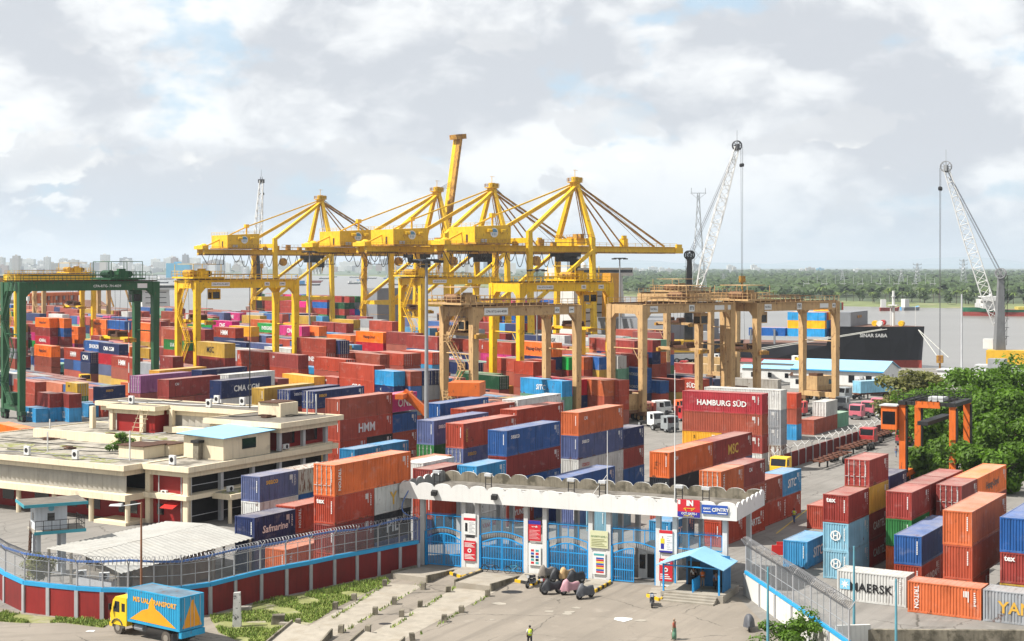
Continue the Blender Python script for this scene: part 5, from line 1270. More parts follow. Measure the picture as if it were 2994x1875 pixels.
# cores (lowest painted near-black for the dim inside) and floors
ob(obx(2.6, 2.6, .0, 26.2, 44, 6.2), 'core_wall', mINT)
ob(obx(17.5, 1.5, 6.5, 26.8, 10.8, 9.7), 'upper_core_wall', mOFFR)
ob(obx(26.6, 10.8, 6.5, 32, 39.5, 9.7), 'upper_core_wall', mFIN)
ob(obx(23.8, 28, 6.5, 26.6, 35, 9.75), 'stair_tower_wall', mOFFR)
ob(obx(.3, .3, 3.0, 26.3, 2.7, 3.5), 'floor_slab', mCREAM)
ob(obx(.3, 2.7, 2.95, 2.7, 6.9, 3.55), 'floor_slab', mCREAM)
ob(obx(-2.4, 6.9, 2.75, 3, 45, 3.45), 'floor_slab', mCREAM)
# left wing: louvre fins over an open ground floor
for k in range(46):
    b0 = 8.0 + k * .8
    ob(MB().slab([O(-1.15, b0, 3.45), O(-1.5, b0 + .80, 3.45), O(-1.5, b0 + .80, 5.6), O(-1.15, b0, 5.6)], A * .08), 'louvre_fin', mFIN)
for b0 in (7.3, 13, 19, 25, 31, 37, 43):
    ob(MB().tube(O(-1.6, b0, 0), O(-1.6, b0, 2.8), .3, .3, 10), 'column', mCREAM)
ob(obx(1.2, 7.5, 0, 2.6, 45, 2.8), 'ground_wall', mOFFR)
ob(obx(-2.2, 7.0, 0, 2.6, 12, .35), 'plinth', mCREAM)
for b0, w2 in ((8.6, 1.4), (10.6, .9), (14.5, 2.2), (18.3, 1.6), (23, 2.4), (29, 2)):
    ob(obx(1.14, b0, .8, 1.2, b0 + w2, 2.2), 'window', mDKGLASS)
# centre bay: red walls between cream columns
ob(obx(1.3, 1.1, 3.5, 1.5, 6.6, 5.7), 'red_wall', mOFFR)
ob(obx(1.3, 1.1, 0, 1.5, 6.6, 2.95), 'red_wall', mOFFR)
for b0 in (.9, 6.6): ob(obx(.75, b0 - .35, 0, 1.35, b0 + .35, 6.2), 'column', mCREAM)
for b0 in (1.6, 5.0): ob(MB().tube(O(.9, b0, 0), O(.9, b0, 6.1), .07, .07, 6), 'drain_pipe', mLGREY)
ob(obx(1.22, 4.6, 1.0, 1.3, 5.6, 2.2), 'window', mDKGLASS)
cn = ob(MB().slab([O(-.1, 2.0, 2.0), O(-.1, 3.9, 2.0), O(1.3, 3.9, 2.55), O(1.3, 2.0, 2.55)], UP * .06), 'red_canopy', mRED)
# right facade: near-black wall stands for the shaded storeys behind white posts
ob(obx(2.6, 1.7, 0, 26.0, 2.6, 6.0), 'painted_shadow_wall', mINT)
for a0 in (1.0, 6.2, 11.6, 16.5, 21.0, 25.4):
    ob(obx(a0, .55, 0, a0 + .45, 1.0, 6.1), 'facade_post', mLGREY)
    if a0 > 14: ob(obx(a0, .55, 6.8, a0 + .45, 1.0, 9.7), 'facade_post', mLGREY)
ob(obx(17, .45, 6.55, 26.7, 1.5, 6.95), 'sill_slab', mCREAM)
for a0, a1 in ((18.0, 20.4), (22.6, 24.8)): ob(obx(a0, 1.42, 7.4, a1, 1.5, 9.1), 'window', mDKGLASS)
for z in (4.5, 1.1): ob(MB().beam(O(1.4, .8, z), O(25.6, .8, z), .06, .06), 'hand_rail', mLGREY)
ob(obx(4.6, -2.4, 2.75, 12.2, .4, 3.35), 'entrance_canopy', mCREAM); ob(obx(5.0, -2.0, 3.36, 11.8, .3, 3.42), 'canopy_moss', mMOSS)
for a0 in (5.2, 11.4): ob(MB().tube(O(a0, -1.7, 0), O(a0, -1.7, 2.75), .22, .22, 10), 'column', mCREAM)
# upper wing
for k in range(11):
    b0 = 12.6 + k * 1.15; ob(MB().slab([O(26.5, b0, 6.9), O(26.1, b0 + 1.15, 6.9), O(26.1, b0 + 1.15, 9.1), O(26.5, b0, 9.1)], A * .08), 'louvre_fin', mFIN)
for b0 in (26.2, 29.6, 35.2, 39): ob(obx(25.2 if b0 < 27 else 23.2, b0, 6.8, (25.8 if b0 < 27 else 23.8), b0 + .6, 9.8), 'column', mCREAM)
ob(obx(24.4, 12, 6.85, 26.0, 27, 7.6), 'balcony_wall', mCREAM)
ob(obx(26.5, 13.2, 7.6, 26.58, 15.6, 9.0), 'window', mDKGLASS)
ob(MB().add([O(8, 20, 6.78), O(18, 20, 6.78), O(18, 40, 6.78), O(8, 40, 6.78)], [(0, 1, 2, 3)]), 'roof_patch', mROOFL)
# parapets and roof boxes
ob(obx(12, 19, 6.7, 12.35, 38, 7.9), 'parapet', mCREAM)
ob(obx(3.2, 9.6, 6.7, 6.6, 13.6, 8.1), 'tank_room', mCREAM); ob(obx(3.0, 9.4, 8.1, 6.8, 13.8, 8.2), 'tank_room_roof', mBROWN)
ob(obx(6.7, 9.0, 6.7, 9.4, 12.4, 8.0), 'tank_room', mCREAM); ob(obx(6.6, 8.9, 8.0, 9.6, 12.6, 8.1), 'tank_room_roof', mBROWN)
ob(obx(21.8, 4.8, 10.2, 25.2, 8.4, 11.9), 'roof_tank', mCREAM); ob(obx(21.6, 5.2, 11.9, 25.4, 8.2, 12.0), 'tank_lid', mBROWN)
# moss patches
mo = random.Random(4)
for a0, b0, s in ((14, 15, 3.2), (16.5, 20, 2.6), (19, 25, 2.8), (.6, 17, 2.2), (1.5, 21, 1.8), (.2, 12.5, 2.0), (8.5, 26, 2.2), (5, 34, 2.5), (21, 31, 2.2), (3, 28, 2.6)):
    pts = [O(a0 + math.cos(k * .7) * s * (.6 + mo.random() * .5), b0 + math.sin(k * .7) * s * 1.5 * (.6 + mo.random() * .5), 6.715) for k in range(9)]
    ob(MB().poly(pts), 'moss_patch', mMOSS)
# rooftop room with blue sheet roof
rm = ob(obx(7.0, .9, 6.7, 15.2, 7.0, 9.25), 'rooftop_room', mCREAM)
MB().slab([O(6.4, .3, 9.25), O(15.6, .3, 9.45), O(15.6, 7.6, 9.75), O(6.4, 7.6, 9.5)], UP * .07).build('blue_roof', mLBLUE, rm)
obx(10.2, .84, 7.7, 12.6, .9, 8.9).build('window', mDKGLASS, rm)
obx(6.2, 4.0, 6.7, 6.9, 4.8, 8.6).build('brick_stack', mCONCD, rm); obx(6.0, 3.8, 8.6, 7.0, 5.0, 8.9).build('stack_cap', mDARK, rm)
for k, (a0, b0, a1, b1, m) in enumerate(((1, 30, 10, 9, mDARK), (3, 44, 12, 20, mDARK), (9, 40, 20, 12, mDARK), (-1.5, 36, 2, 8, mDGREY), (14, 40, 24, 26, mLGREY), (26.5, 38, 30, 14, mLGREY), (18, 10, 26, 2, mDARK), (27, 36, 31, 30, mDARK))):
    z = 6.75 if a0 < 18 else 10.25; mb = MB(); pr = None
    for s2 in range(10):
        u = s2 / 9; p = O(a0 + (a1 - a0) * u, b0 + (b1 - b0) * u + math.sin(u * 9 + k) * .5, z + .03 + (.0 if s2 % 3 else .12))
        if pr is not None: mb.tube(pr, p, .06, .06, 5)
        pr = p
    ob(mb, 'roof_cable', m)
for a0, b0, s2 in ((18, 30, .8), (10, 33, 1.0), (5, 24, .7), (20, 5.5, .9), (24, 9, .8), (12, 5, .6)):
    z = 6.72 if a0 < 17.5 or b0 > 12 else 10.22
    mb = MB(); mb.obox(O(a0, b0, z), A * s2 * 2, B * s2, UP * .18); mb.obox(O(a0 + .4, b0 + .3, z + .2), A * s2, B * s2 * 1.6, UP * .1); ob(mb, 'roof_rubble', mBROWN)
# bamboo ladder, drain stubs
mb = MB(); p0, p1 = O(21.5, 30, 6.8), O(22.7, 29.6, 9.6); s = B * -1.6
for o2 in (Vector((0, 0, 0)), s): mb.tube(p0 + o2, p1 + o2 + UP * .3, .06, .05, 5)
for k in range(5): p = p0.lerp(p1, (k + .4) / 5); mb.tube(p + s * -.2, p + s * 1.2, .045, .045, 5)
one('ladder', mb, M('bamboo', (.55, .42, .28), .8), 'bamboo ladder leaning on the red stair tower wall', 'ladder')
# air conditioners on the roofs: own things
def aircon(p, d1, label, wall=False):
    t = thing('air_conditioner', label, 'air conditioner', p, 'air conditioner units'); t.matrix_basis = frame(p, d1)
    MB().box(-.42, -.17, .08, .42, .17, 1.1 if not wall else .65).build('casing', mWHITE, t, local=True)
    MB().tube((0, -.175, .62 if not wall else .36), (0, -.19, .62 if not wall else .36), .28 if not wall else .24, .28 if not wall else .24, 14).build('fan_grille', mDARK, t, local=True)
    for s in (-.3, .3): MB().box(s - .04, -.2, 0, s + .04, .2, .08).build('foot', mDGREY, t, local=True)
for (a0, b0, z, lb) in ((-1.2, 24.0, 6.7, 'white air conditioner on the lower office roof, nearer the outer edge'), (-1.0, 16.2, 6.7, 'white air conditioner midway along the lower roof edge'), (1.2, 3.2, 6.7, 'white air conditioner on the roof corner over the red bay'),
                        (25, 33.5, 10.25, 'white air conditioner above the stair tower'), (26.4, 20.8, 10.25, 'white air conditioner on the front edge of the upper roof'), (31.5, 24, 10.25, 'small white air conditioner at the back of the upper roof'), (31.0, 19, 10.25, 'tall white air conditioner at the back of the upper roof'), (30.5, 13, 10.25, 'white air conditioner beside the roof mast')):
    aircon(O(a0, b0, z), -B, lb)
aircon(O(1.15, 4.4, 3.15), -B, 'white air conditioner low on the red office wall', True)
aircon(O(17.4, .3, 6.95), A, 'white air conditioner on the upper ledge of the shaded facade', True)
aircon(O(6.0, -1.0, 3.42), A, 'white air conditioner standing on the mossy entrance canopy', True)
for p, h, lb, m in ((O(29, 16, 10.2), 16, 'thin dark mast on the upper office roof', mDARK), (O(25.5, 34.5, 10.3), 11, 'red and white striped mast on the stair tower roof', None)):
    t = thing('roof_mast', lb, 'mast', p); n = 8
    for k in range(n):
        MB().tube(p + UP * h * k / n, p + UP * h * (k + 1) / n, .09 - .05 * k / n, .09 - .05 * (k + 1) / n, 6).build('mast_section', m or (mRED, mWHITE)[k % 2], t)
for (a0, b0, z, h, lb) in ((25.8, 3.8, 10.2, 3.0, 'white vent pipe beside the upper roof tank'), (26.6, 3.0, 10.2, 2.6, 'shorter white vent pipe beside the upper roof tank'), (2.6, 24.8, 6.7, 2.4, 'white pipe standing in the mossy lower roof'), (13, 36, 6.7, 2.4, 'white pipe at the far end of the lower roof'), (1.6, 10.2, 6.7, 3.4, 'white pipe beside the roof tank rooms')):
    one('vent_pipe', MB().tube(O(a0, b0, z), O(a0, b0, z + h), .09, .09, 8), mWHITE, lb, 'pipe')
# ================================================================ watch tower
WT = D(104, 140); wtx = -A * 0 + ang(62)      # long side of the cabin
tw = thing('watch_tower', 'white watch tower cabin on pillars with blue trimmed roof', 'watch tower', WT); tw.matrix_basis = frame(WT, wtx)
tb = lambda mb, nm, mm, par=tw: mb.build(nm, mm, par, local=True)
mTW = M('tower_white', (.62, .66, .70), .7, .08, .6, streak=.3); mTRIM = M('tower_trim', (.05, .34, .42), .6, .1)
for px in (.1, 2.4):
    for py in (.1, 2.0): tb(MB().box(px, py, 0, px + .4, py + .4, 4.2), 'pillar', mTW)
tb(MB().box(-.3, -1.0, 4.2, 4.4, 2.7, 4.36), 'floor', mCONC); tb(MB().box(-.32, -1.03, 4.1, 4.42, -.98, 4.4), 'floor_trim', mTRIM)
cbn = tb(MB().box(0, .1, 4.36, 2.9, 2.5, 6.7), 'cabin_wall', mTW)
tb(MB().box(1.1, .07, 5.2, 1.75, .1, 5.9), 'window', mDKGLASS, cbn); tb(MB().box(-.03, 1.0, 5.2, 0, 1.6, 5.9), 'window', mDKGLASS, cbn)
tb(MB().tube((1.45, .09, 6.35), (1.45, .06, 6.35), .28, .28, 16), 'emblem', M('tower_emblem', (.15, .5, .65), .5), cbn)
tb(MB().box(-1.2, -1.0, 6.7, 4.6, 3.4, 6.92), 'roof', mROOFD)
for (x0, y0, x1, y1) in ((-1.22, -1.03, 4.62, -.98), (-1.23, -.98, -1.18, 3.42)): tb(MB().box(x0, y0, 6.66, x1, y1, 6.95), 'roof_trim', mTRIM)
mb = MB(); rail(mb, (-.2, -.9, 4.36), (4.3, -.9, 4.36), 1.0, 6, .025); rail(mb, (4.3, -.9, 4.36), (4.3, 2.6, 4.36), 1.0, 5, .025); tb(mb, 'railing', mDARK)
mb = MB(); stair(mb, (-.5, .6, 0), (-.35, .2, 4.2), (0, 1, 0), .6); tb(mb, 'ladder', mBROWN)
# ================================================================ open shed with white sheet roof
mSHEET = M('white_sheet_roof', (.40, .39, .36), .7, .12, .5, streak=.3, blotch=((.36, .34, .3), .4, .55, .75))
c = [P(135, 1604, 3.3), P(490, 1524, 3.3), P(745, 1573, 3.3), P(355, 1678, 3.3)]
shd = thing('open_shed', 'low shed with wide white corrugated roof inside the wall', 'shed', (c[0].x, c[0].y, 0))
m0, m1 = (c[0] + c[3]) / 2 + UP * .55, (c[1] + c[2]) / 2 + UP * .55
def sheet(p00, p01, p11, p10, n, m=mSHEET):
    """corrugated sheet; ribs run from the 0-edge to the 1-edge"""
    mb = MB(); v1, v2 = [], []
    for i in range(n * 4 + 1):
        u = i / (n * 4); off2 = UP * (.05 if i % 4 in (1, 2) else 0); v1.append(p00.lerp(p10, u) + off2); v2.append(p01.lerp(p11, u) + off2)
    k = len(v1); mb.add(v1 + v2, [(i, i + 1, k + i + 1, k + i) for i in range(k - 1)]); return mb
for j in range(4):
    u0, u1 = j / 4, (j + 1) / 4
    sheet(c[0].lerp(c[1], u0), m0.lerp(m1, u0), m0.lerp(m1, u1), c[0].lerp(c[1], u1), 7).build('roof_sheet', mSHEET, shd)
    sheet(m0.lerp(m1, u0) - UP * .02, c[3].lerp(c[2], u0), c[3].lerp(c[2], u1), m0.lerp(m1, u1) - UP * .02, 7).build('roof_sheet', mSHEET, shd)
for u in (.04, .35, .66, .96):
    for e0, e1 in ((c[0], c[3]), (c[1], c[2])): p = e0.lerp(e1, u); MB().beam((p.x, p.y, 0), (p.x, p.y, 3.3 + .5 * (1 - abs(2 * u - 1))), .2, .2).build('post', mCONC, shd)
    p = c[3].lerp(c[2], u); MB().beam((p.x, p.y, 0), (p.x, p.y, 3.28), .2, .2).build('post', mCONC, shd)
ctr = sum(c, Vector()) / 4
MB().hexa([ctr.lerp(p, .62) - UP * 3.3 for p in c], [ctr.lerp(p, .62) - UP * .5 for p in c]).build('inner_wall', M('shed_wall', (.30, .27, .22), .9, .2), shd)
lr = [P(215, 1680, 2.6), P(330, 1700, 2.6), P(352, 1692, 2.6), P(250, 1655, 2.6)]
lean = thing('lean_to', 'low concrete lean-to roof below the white shed', 'shed', (lr[0].x, lr[0].y, 0))
MB().slab(lr, UP * .15).build('roof', mROOFD, lean)
ct = sum(lr, Vector()) / 4; MB().hexa([ct.lerp(p, .9) - UP * 2.6 for p in lr], [ct.lerp(p, .9) for p in lr]).build('wall', mLGREY, lean)
aircon(P(238, 1690, 2.8), ang(75), 'white air conditioner on the lean-to roof, behind the fence', True)
aircon(P(305, 1697, 2.8), ang(75), 'white air conditioner with dark fan on the lean-to roof', True)
# ================================================================ things on the forecourt
# delivery truck
C0 = P(525, 1749, 3.85); C0 = Vector((C0.x, C0.y, 0)); TD = (P(361, 1717, 3.85) - P(525, 1749, 3.85)).normalized()
trk = thing('delivery_truck', 'yellow cab truck with blue container body painted with orange mountain', 'truck', C0); trk.matrix_basis = frame(C0, TD)
kb = lambda mb, nm, mm, par=trk: mb.build(nm, mm, par, local=True)
mTBLUE = M('truck_blue', (.02, .34, .60), .5, .1, .8, streak=.2, rust=.1); mTORG = M('truck_orange', (.85, .36, .01), .5, .08, .8); mTYEL = M('truck_yellow', (.82, .55, .015), .45, .08, .8); mTROOF = M('truck_roof', (.13, .20, .26), .7, .3, .6, rust=.35)
TL = 6.06
bx = kb(MB().box(.06, -2.38, 1.32, TL - .06, -.06, 3.80), 'container_body', mTBLUE)
fr = MB()
for x in (0, TL - .14):
    for y in (-2.44, -.14): fr.box(x, y, 1.25, x + .14, y + .14, 3.85)
for y in (-2.44, -.10): fr.box(.14, y, 1.25, TL - .14, y + .10, 1.42); fr.box(.14, y, 3.74, TL - .14, y + .10, 3.85)
for x in (0, TL - .1): fr.box(x, -2.30, 1.25, x + .1, -.14, 1.42); fr.box(x, -2.30, 3.74, x + .1, -.14, 3.85)
kb(fr, 'body_frame', mTBLUE, bx)
kb(corr(MB(), (TL - .14, -.04, 0), (.14, -.04, 0), (0, 1, 0), 1.42, 3.74, 22, .035), 'side_sheet', mTBLUE, bx)
kb(MB().box(.1, -2.3, 3.81, TL - .1, -.1, 3.835), 'roof_sheet', mTROOF, bx)
yy = .002
kb(MB().poly([(x, yy, z) for x, z in ((5.75, 1.5), (4.3, 2.35), (3.6, 2.55), (3.45, 3.1), (3.15, 3.5), (2.95, 3.1), (2.75, 2.62), (2.3, 2.45), (.4, 1.45))]), 'painted_mountain', mTORG, bx)
text('M/S UAL TRANSPORT', M('lettering_orange', (.88, .42, .03), .5), bx, (2.85, yy + .004, 3.12), (-1, 0, 0), (0, 1, 0), h=.6, wmax=5.0, local=True, bold=.03)
kb(MB().box(-.02, -2.28, 1.4, -.005, -.16, 3.76), 'rear_door', mTBLUE, bx)
kb(MB().poly([(-.025, y, z) for y, z in ((-.25, 1.45), (-2.2, 1.45), (-1.35, 3.5), (-1.2, 3.5))]), 'painted_mountain', mTORG, bx)
for y in (-.45, -1.05, -1.4, -2.0): kb(MB().tube((-.05, y, 1.4), (-.05, y, 3.75), .022, .022, 5), 'lock_rod', mLGREY, bx)
kb(MB().box(-.15, -2.4, .75, .15, -.05, 1.2), 'rear_bumper', mTBLUE)
cab = MB(); prof = [(6.35, .75), (8.25, .75), (8.35, 1.55), (8.25, 1.7), (8.0, 2.65), (7.7, 2.95), (6.35, 2.95)]
cab.slab([(x, -2.3, z) for x, z in prof], (0, 2.15, 0)); cb = kb(cab, 'cab', mTYEL)
kb(MB().slab([(8.28, -2.1, 1.75), (8.06, -2.1, 2.55), (8.1, -2.1, 2.55), (8.32, -2.1, 1.75)], (0, 1.75, 0)), 'windscreen', mDKGLASS, cb)
kb(MB().poly([(7.95, -.14, 1.75), (7.75, -.14, 2.6), (7.2, -.14, 2.6), (7.2, -.14, 1.75)]), 'door_window', mDKGLASS, cb)
kb(MB().poly([(6.95, -.14, 1.85), (6.95, -.14, 2.5), (6.55, -.14, 2.5), (6.55, -.14, 1.85)]), 'quarter_window', mDKGLASS, cb)
kb(MB().box(8.1, -2.28, .55, 8.45, -.16, .85), 'front_bumper', mTYEL, cb)
kb(MB().box(8.36, -2.0, 1.0, 8.4, -.45, 1.45), 'grille', mDARK, cb)
for y in (-.35, -2.1): kb(MB().box(8.36, y - .14, .95, 8.42, y + .14, 1.2), 'headlight', mLGREY, cb)
kb(MB().box(8.0, -.02, 1.9, 8.1, .22, 2.4), 'mirror', mBLACK, cb)
arch = MB()
for k in range(8): a1, a2 = math.pi * k / 8, math.pi * (k + 1) / 8; arch.beam((7.45 + .68 * math.cos(a1), -.2, .55 + .68 * math.sin(a1)), (7.45 + .68 * math.cos(a2), -.2, .55 + .68 * math.sin(a2)), .3, .06)
kb(arch, 'wheel_arch', mDGREY, cb)
kb(MB().box(.2, -1.75, .85, 8.0, -.7, 1.2), 'chassis', mDARK)
kb(MB().tube((4.6, -.5, .8), (5.6, -.5, .8), .26, .26, 10), 'fuel_tank', mGREY)
for x, y, wd in ((7.45, -.35, .3), (7.45, -2.1, .3), (1.7, -.4, .55), (1.7, -2.05, .55)):
    mb = MB(); wheel(mb, (x, y, .52), (0, 1, 0), .52, wd, n=18); kb(mb, 'wheel', [M('dusty_tyre', (.10, .085, .07), .9, .25, 2), M('dusty_hub', (.28, .25, .21), .8, .2)])
for y in (-.3, -2.1): kb(MB().box(.9, y - .25, .3, .95, y + .25, .95), 'mudflap', mDGREY)
# bollards in their rows
bp = [(1350, 1000), (1710, 1030), (1940, 1055), (2310, 1095), (1070, 1130), (1440, 1170), (1680, 1195), (2068, 1245), (890, 1215), (1265, 1265), (1510, 1285), (1905, 1335), (545, 1370), (945, 1435), (1195, 1440), (1610, 1505)]
for k, (x, y) in enumerate(bp):
    p = P(700 + x / 3.183, 1400 + y / 3.183); jr = random.Random(k); a = jr.uniform(-.2, .2)
    e = Vector((math.cos(a), math.sin(a), 0)); n = UP.cross(e); tl = Vector((jr.uniform(-.05, .05), jr.uniform(-.05, .05), 0))
    w2, hgt = .21, .62 + jr.uniform(-.06, .05)
    b1 = [p - e * w2 - n * w2, p + e * w2 - n * w2, p + e * w2 + n * w2, p - e * w2 + n * w2]
    mb = MB(); mb.hexa(b1, [q2 + UP * (hgt - .04) + tl for q2 in b1]); mb.hexa([q2 + UP * (hgt - .04) + tl for q2 in b1], [p + (q2 - p) * .86 + UP * hgt + tl for q2 in b1])
    one('bollard', mb, mCONCD, 'square mouldy concrete bollard beside a lane', 'bollard', 'concrete bollards along the lanes')
# loading ramps: raised slabs with kerbs
def ramp(pts, h0, h1, label):
    ps = [P(x, y) for x, y in pts]; hs = [h0, h0, h1, h1]
    t = thing('ramp', label, 'ramp', ps[0], 'concrete ramps on the lanes')
    MB().hexa(ps, [p + UP * h for p, h in zip(ps, hs)]).build('slab', mPAVE, t)
    for a, b2, ha, hb in ((ps[1], ps[2], h0, h1), (ps[3], ps[0], h1, h0)):
        n = (b2 - a).normalized().cross(UP) * .14
        MB().hexa([a, b2, b2 + n, a + n], [a + UP * (ha + .2), b2 + UP * (hb + .2), b2 + n + UP * (hb + .2), a + n + UP * (ha + .2)]).build('kerb', mCONCD, t)
ramp(((1147, 1692), (1245, 1705), (1325, 1672), (1228, 1658)), .5, .03, 'raised concrete ramp leading to the first gate')
ramp(((1332, 1718), (1432, 1730), (1515, 1690), (1412, 1672)), .5, .03, 'raised concrete ramp leading to the second gate')
ramp(((770, 1893), (920, 1900), (968, 1862), (856, 1836)), .03, .45, 'raised concrete ramp beside the grass verge, cut by the frame')
ramp(((985, 1915), (1130, 1920), (1180, 1885), (1065, 1862)), .03, .45, 'raised concrete ramp cut off by the lower edge')
one('concrete_block', MB().obox(P(792, 1828), (1.0, .1, 0), (-.1, .7, 0), (.12, 0, .75)), mCONCD, 'broken concrete block lying in the grass verge', 'block')
one('concrete_block', MB().obox(P(815, 1830), (1.1, -.3, 0), (.15, .4, 0), (0, 0, .25)), mCONC, 'flat concrete slab piece beside the broken block', 'block')
one('concrete_block', MB().obox(P(702, 1790), (.9, .0, 0), (0, .6, 0), (0, 0, .4)), mCONC, 'pale concrete block in the grass beside the wall', 'block')
p = P(693, 1833); mb = MB(); mb.hexa([p + Vector(v) for v in ((-.35, -.2, 0), (.35, -.2, 0), (.35, .2, 0), (-.35, .2, 0))], [p + Vector(v) for v in ((-.26, -.16, 2.75), (.27, -.16, 2.8), (.27, .16, 2.8), (-.26, .16, 2.75))])
pl = one('pole_stump', mb, M('chalky_pole', (.55, .54, .51), .8, .2, 2, blotch=((.10, .10, .10), 3, .6, .64)), 'stump of white concrete pole covered in scribbles', 'pole')
# verge and grass
VG = [(640, 1850), (612, 1802), (685, 1781), (761, 1762), (835, 1746), (906, 1732), (1041, 1703), (1120, 1690), (1140, 1698), (1115, 1712), (1040, 1750), (980, 1778), (930, 1812), (860, 1846), (770, 1880), (690, 1872)]
mVERGE = M('verge_soil', (.24, .25, .09), .95, .3, .7, bump=.03, blotch=((.37, .33, .25), .3, .52, .62))
struct('grass_verge', MB().poly([P(x, y, .016) for x, y in VG]), mVERGE)
V2 = [(-40, 1790), (72, 1797), (226, 1812), (330, 1818), (300, 1836), (190, 1822), (60, 1822), (-40, 1815)]
struct('grass_verge', MB().poly([P(x, y, .016) for x, y in V2]), mVERGE)
def inside(p, poly):
    c = False; j = len(poly) - 1
    for i in range(len(poly)):
        if (poly[i][1] > p[1]) != (poly[j][1] > p[1]) and p[0] < (poly[j][0] - poly[i][0]) * (p[1] - poly[i][1]) / (poly[j][1] - poly[i][1]) + poly[i][0]: c = not c
        j = i
    return c
def grass(poly, n, seed, name, label):
    rr = random.Random(seed); ps = [P(x, y) for x, y in poly]; pg = [(p.x, p.y) for p in ps]; mb = MB()
    xs = [p[0] for p in pg]; ys = [p[1] for p in pg]
    from mathutils import noise as mn
    k = 0; tries = 0
    while k < n and tries < n * 8:
        tries += 1; x, y = rr.uniform(min(xs), max(xs)), rr.uniform(min(ys), max(ys))
        if not inside((x, y), pg) or mn.noise(Vector((x * .35, y * .35, seed))) < -.12: continue
        h = rr.uniform(.08, .26) * (1.6 if mn.noise(Vector((x * .8, y * .8, 3))) > .3 else 1); a = rr.uniform(0, 6.28); w2 = rr.uniform(.03, .08); lx, ly = rr.uniform(-.12, .12), rr.uniform(-.12, .12)
        dx, dy = math.cos(a) * w2, math.sin(a) * w2
        mb.add([(x - dx, y - dy, .01), (x + dx, y + dy, .01), (x + lx + dx * .2, y + ly + dy * .2, h), (x + lx - dx * .3, y + ly - dy * .3, h * .95)], [(0, 1, 2, 3)], rr.randint(0, 1)); k += 1
    o = mb.build(name, [M('grass_blade', (.19, .29, .04), .8, .3, .8), M('grass_blade_dry', (.29, .34, .08), .8, .3, .8)]); tag(o, label, 'grass', None, 'stuff')
grass(VG, 15000, 3, 'grass', 'rough green grass on the verge below the wall')
grass(V2, 3500, 5, 'grass', 'thin grass strip at the foot of the curved wall')
for k, pg in enumerate((((1140, 1704), (1240, 1712), (1010, 1850), (1000, 1848), (1228, 1714)), ((1330, 1718), (1336, 1720), (1150, 1838), (1142, 1836)), ((1452, 1728), (1458, 1730), (1230, 1860), (1222, 1858)), ((1138, 1700), (1142, 1704), (935, 1838), (928, 1834)))):
    grass(pg, 450, 30 + k, 'grass', 'weeds growing along the lane edge between bollards')
# lamp posts and poles
def lamp_post(p, h, arm, mat, label, r=.09):
    t = thing('lamp_post', label, 'lamp post', p); q2 = Vector(p) + UP * h; a = Vector(arm)
    MB().tube(p, q2, r * 1.3, r * .8, 8).build('pole', mat, t)
    if a.length > 0:
        MB().tube(q2 - UP * .1, q2 + a, .05, .04, 6).build('arm', mLGREY, t)
        e = a.copy(); e.z = 0; e.normalize(); n = UP.cross(e)
        MB().hexa([q2 + a - n * .2, q2 + a + n * .2, q2 + a + e * 1.1 + n * .16, q2 + a + e * 1.1 - n * .16], [q2 + a - n * .14 + UP * .22, q2 + a + n * .14 + UP * .22, q2 + a + e * 1.0 + n * .08 + UP * .12, q2 + a + e * 1.0 - n * .08 + UP * .12]).build('lamp_head', mLGREY, t)
    return t
mTEAL = M('teal_pole', (.12, .34, .42), .6, .15)
lamp_post(D(413, 123.0), 9.7, (-1.6, .2, -.35), M('rusty_pole', (.28, .13, .07), .8, .25), 'rusty street lamp pole standing behind the blue truck')
lamp_post(D(2245, 112), 6.6, (0, 0, 0), mTEAL, 'teal pole growing out of the roadside bush')
lamp_post(D(2497, 116), 7.4, (0, 0, 0), mTEAL, 'teal lamp post in front of the white container')
lamp_post(D(2620, 113), 5.5, (0, 0, 0), mTEAL, 'short teal pole in front of the orange container')
def high_mast(p, h, label, r=.35):
    t = thing('light_mast', label, 'light mast', p, 'tall floodlight masts')
    MB().tube(p, Vector(p) + UP * h, r, r * .5, 10).build('mast', mGREY, t)
    q2 = Vector(p) + UP * h; mb = MB(); mb.tube(q2, q2 + UP * .3, 1.7, 1.7, 12); mb.build('lamp_ring', mDGREY, t)
    for k in range(8):
        a = k * math.pi / 4; c = q2 + Vector((math.cos(a) * 1.9, math.sin(a) * 1.9, .1)); MB().obox(c - Vector((.35, .3, .3)), (.7, 0, 0), (0, .6, 0), (0, 0, .35)).build('floodlight', mDARK, t)
high_mast(D(1247, 196), 29.6, 'tall grey floodlight mast behind the gate, beside the sandy gantry')
high_mast(D(1812, 420), 31, 'distant floodlight mast beside the ship bridge')
high_mast(D(905, 430), 33, 'distant floodlight mast under the upstream quay crane', .3)
high_mast(D(1570, 330), 28, 'floodlight mast between the yellow gantries', .2)
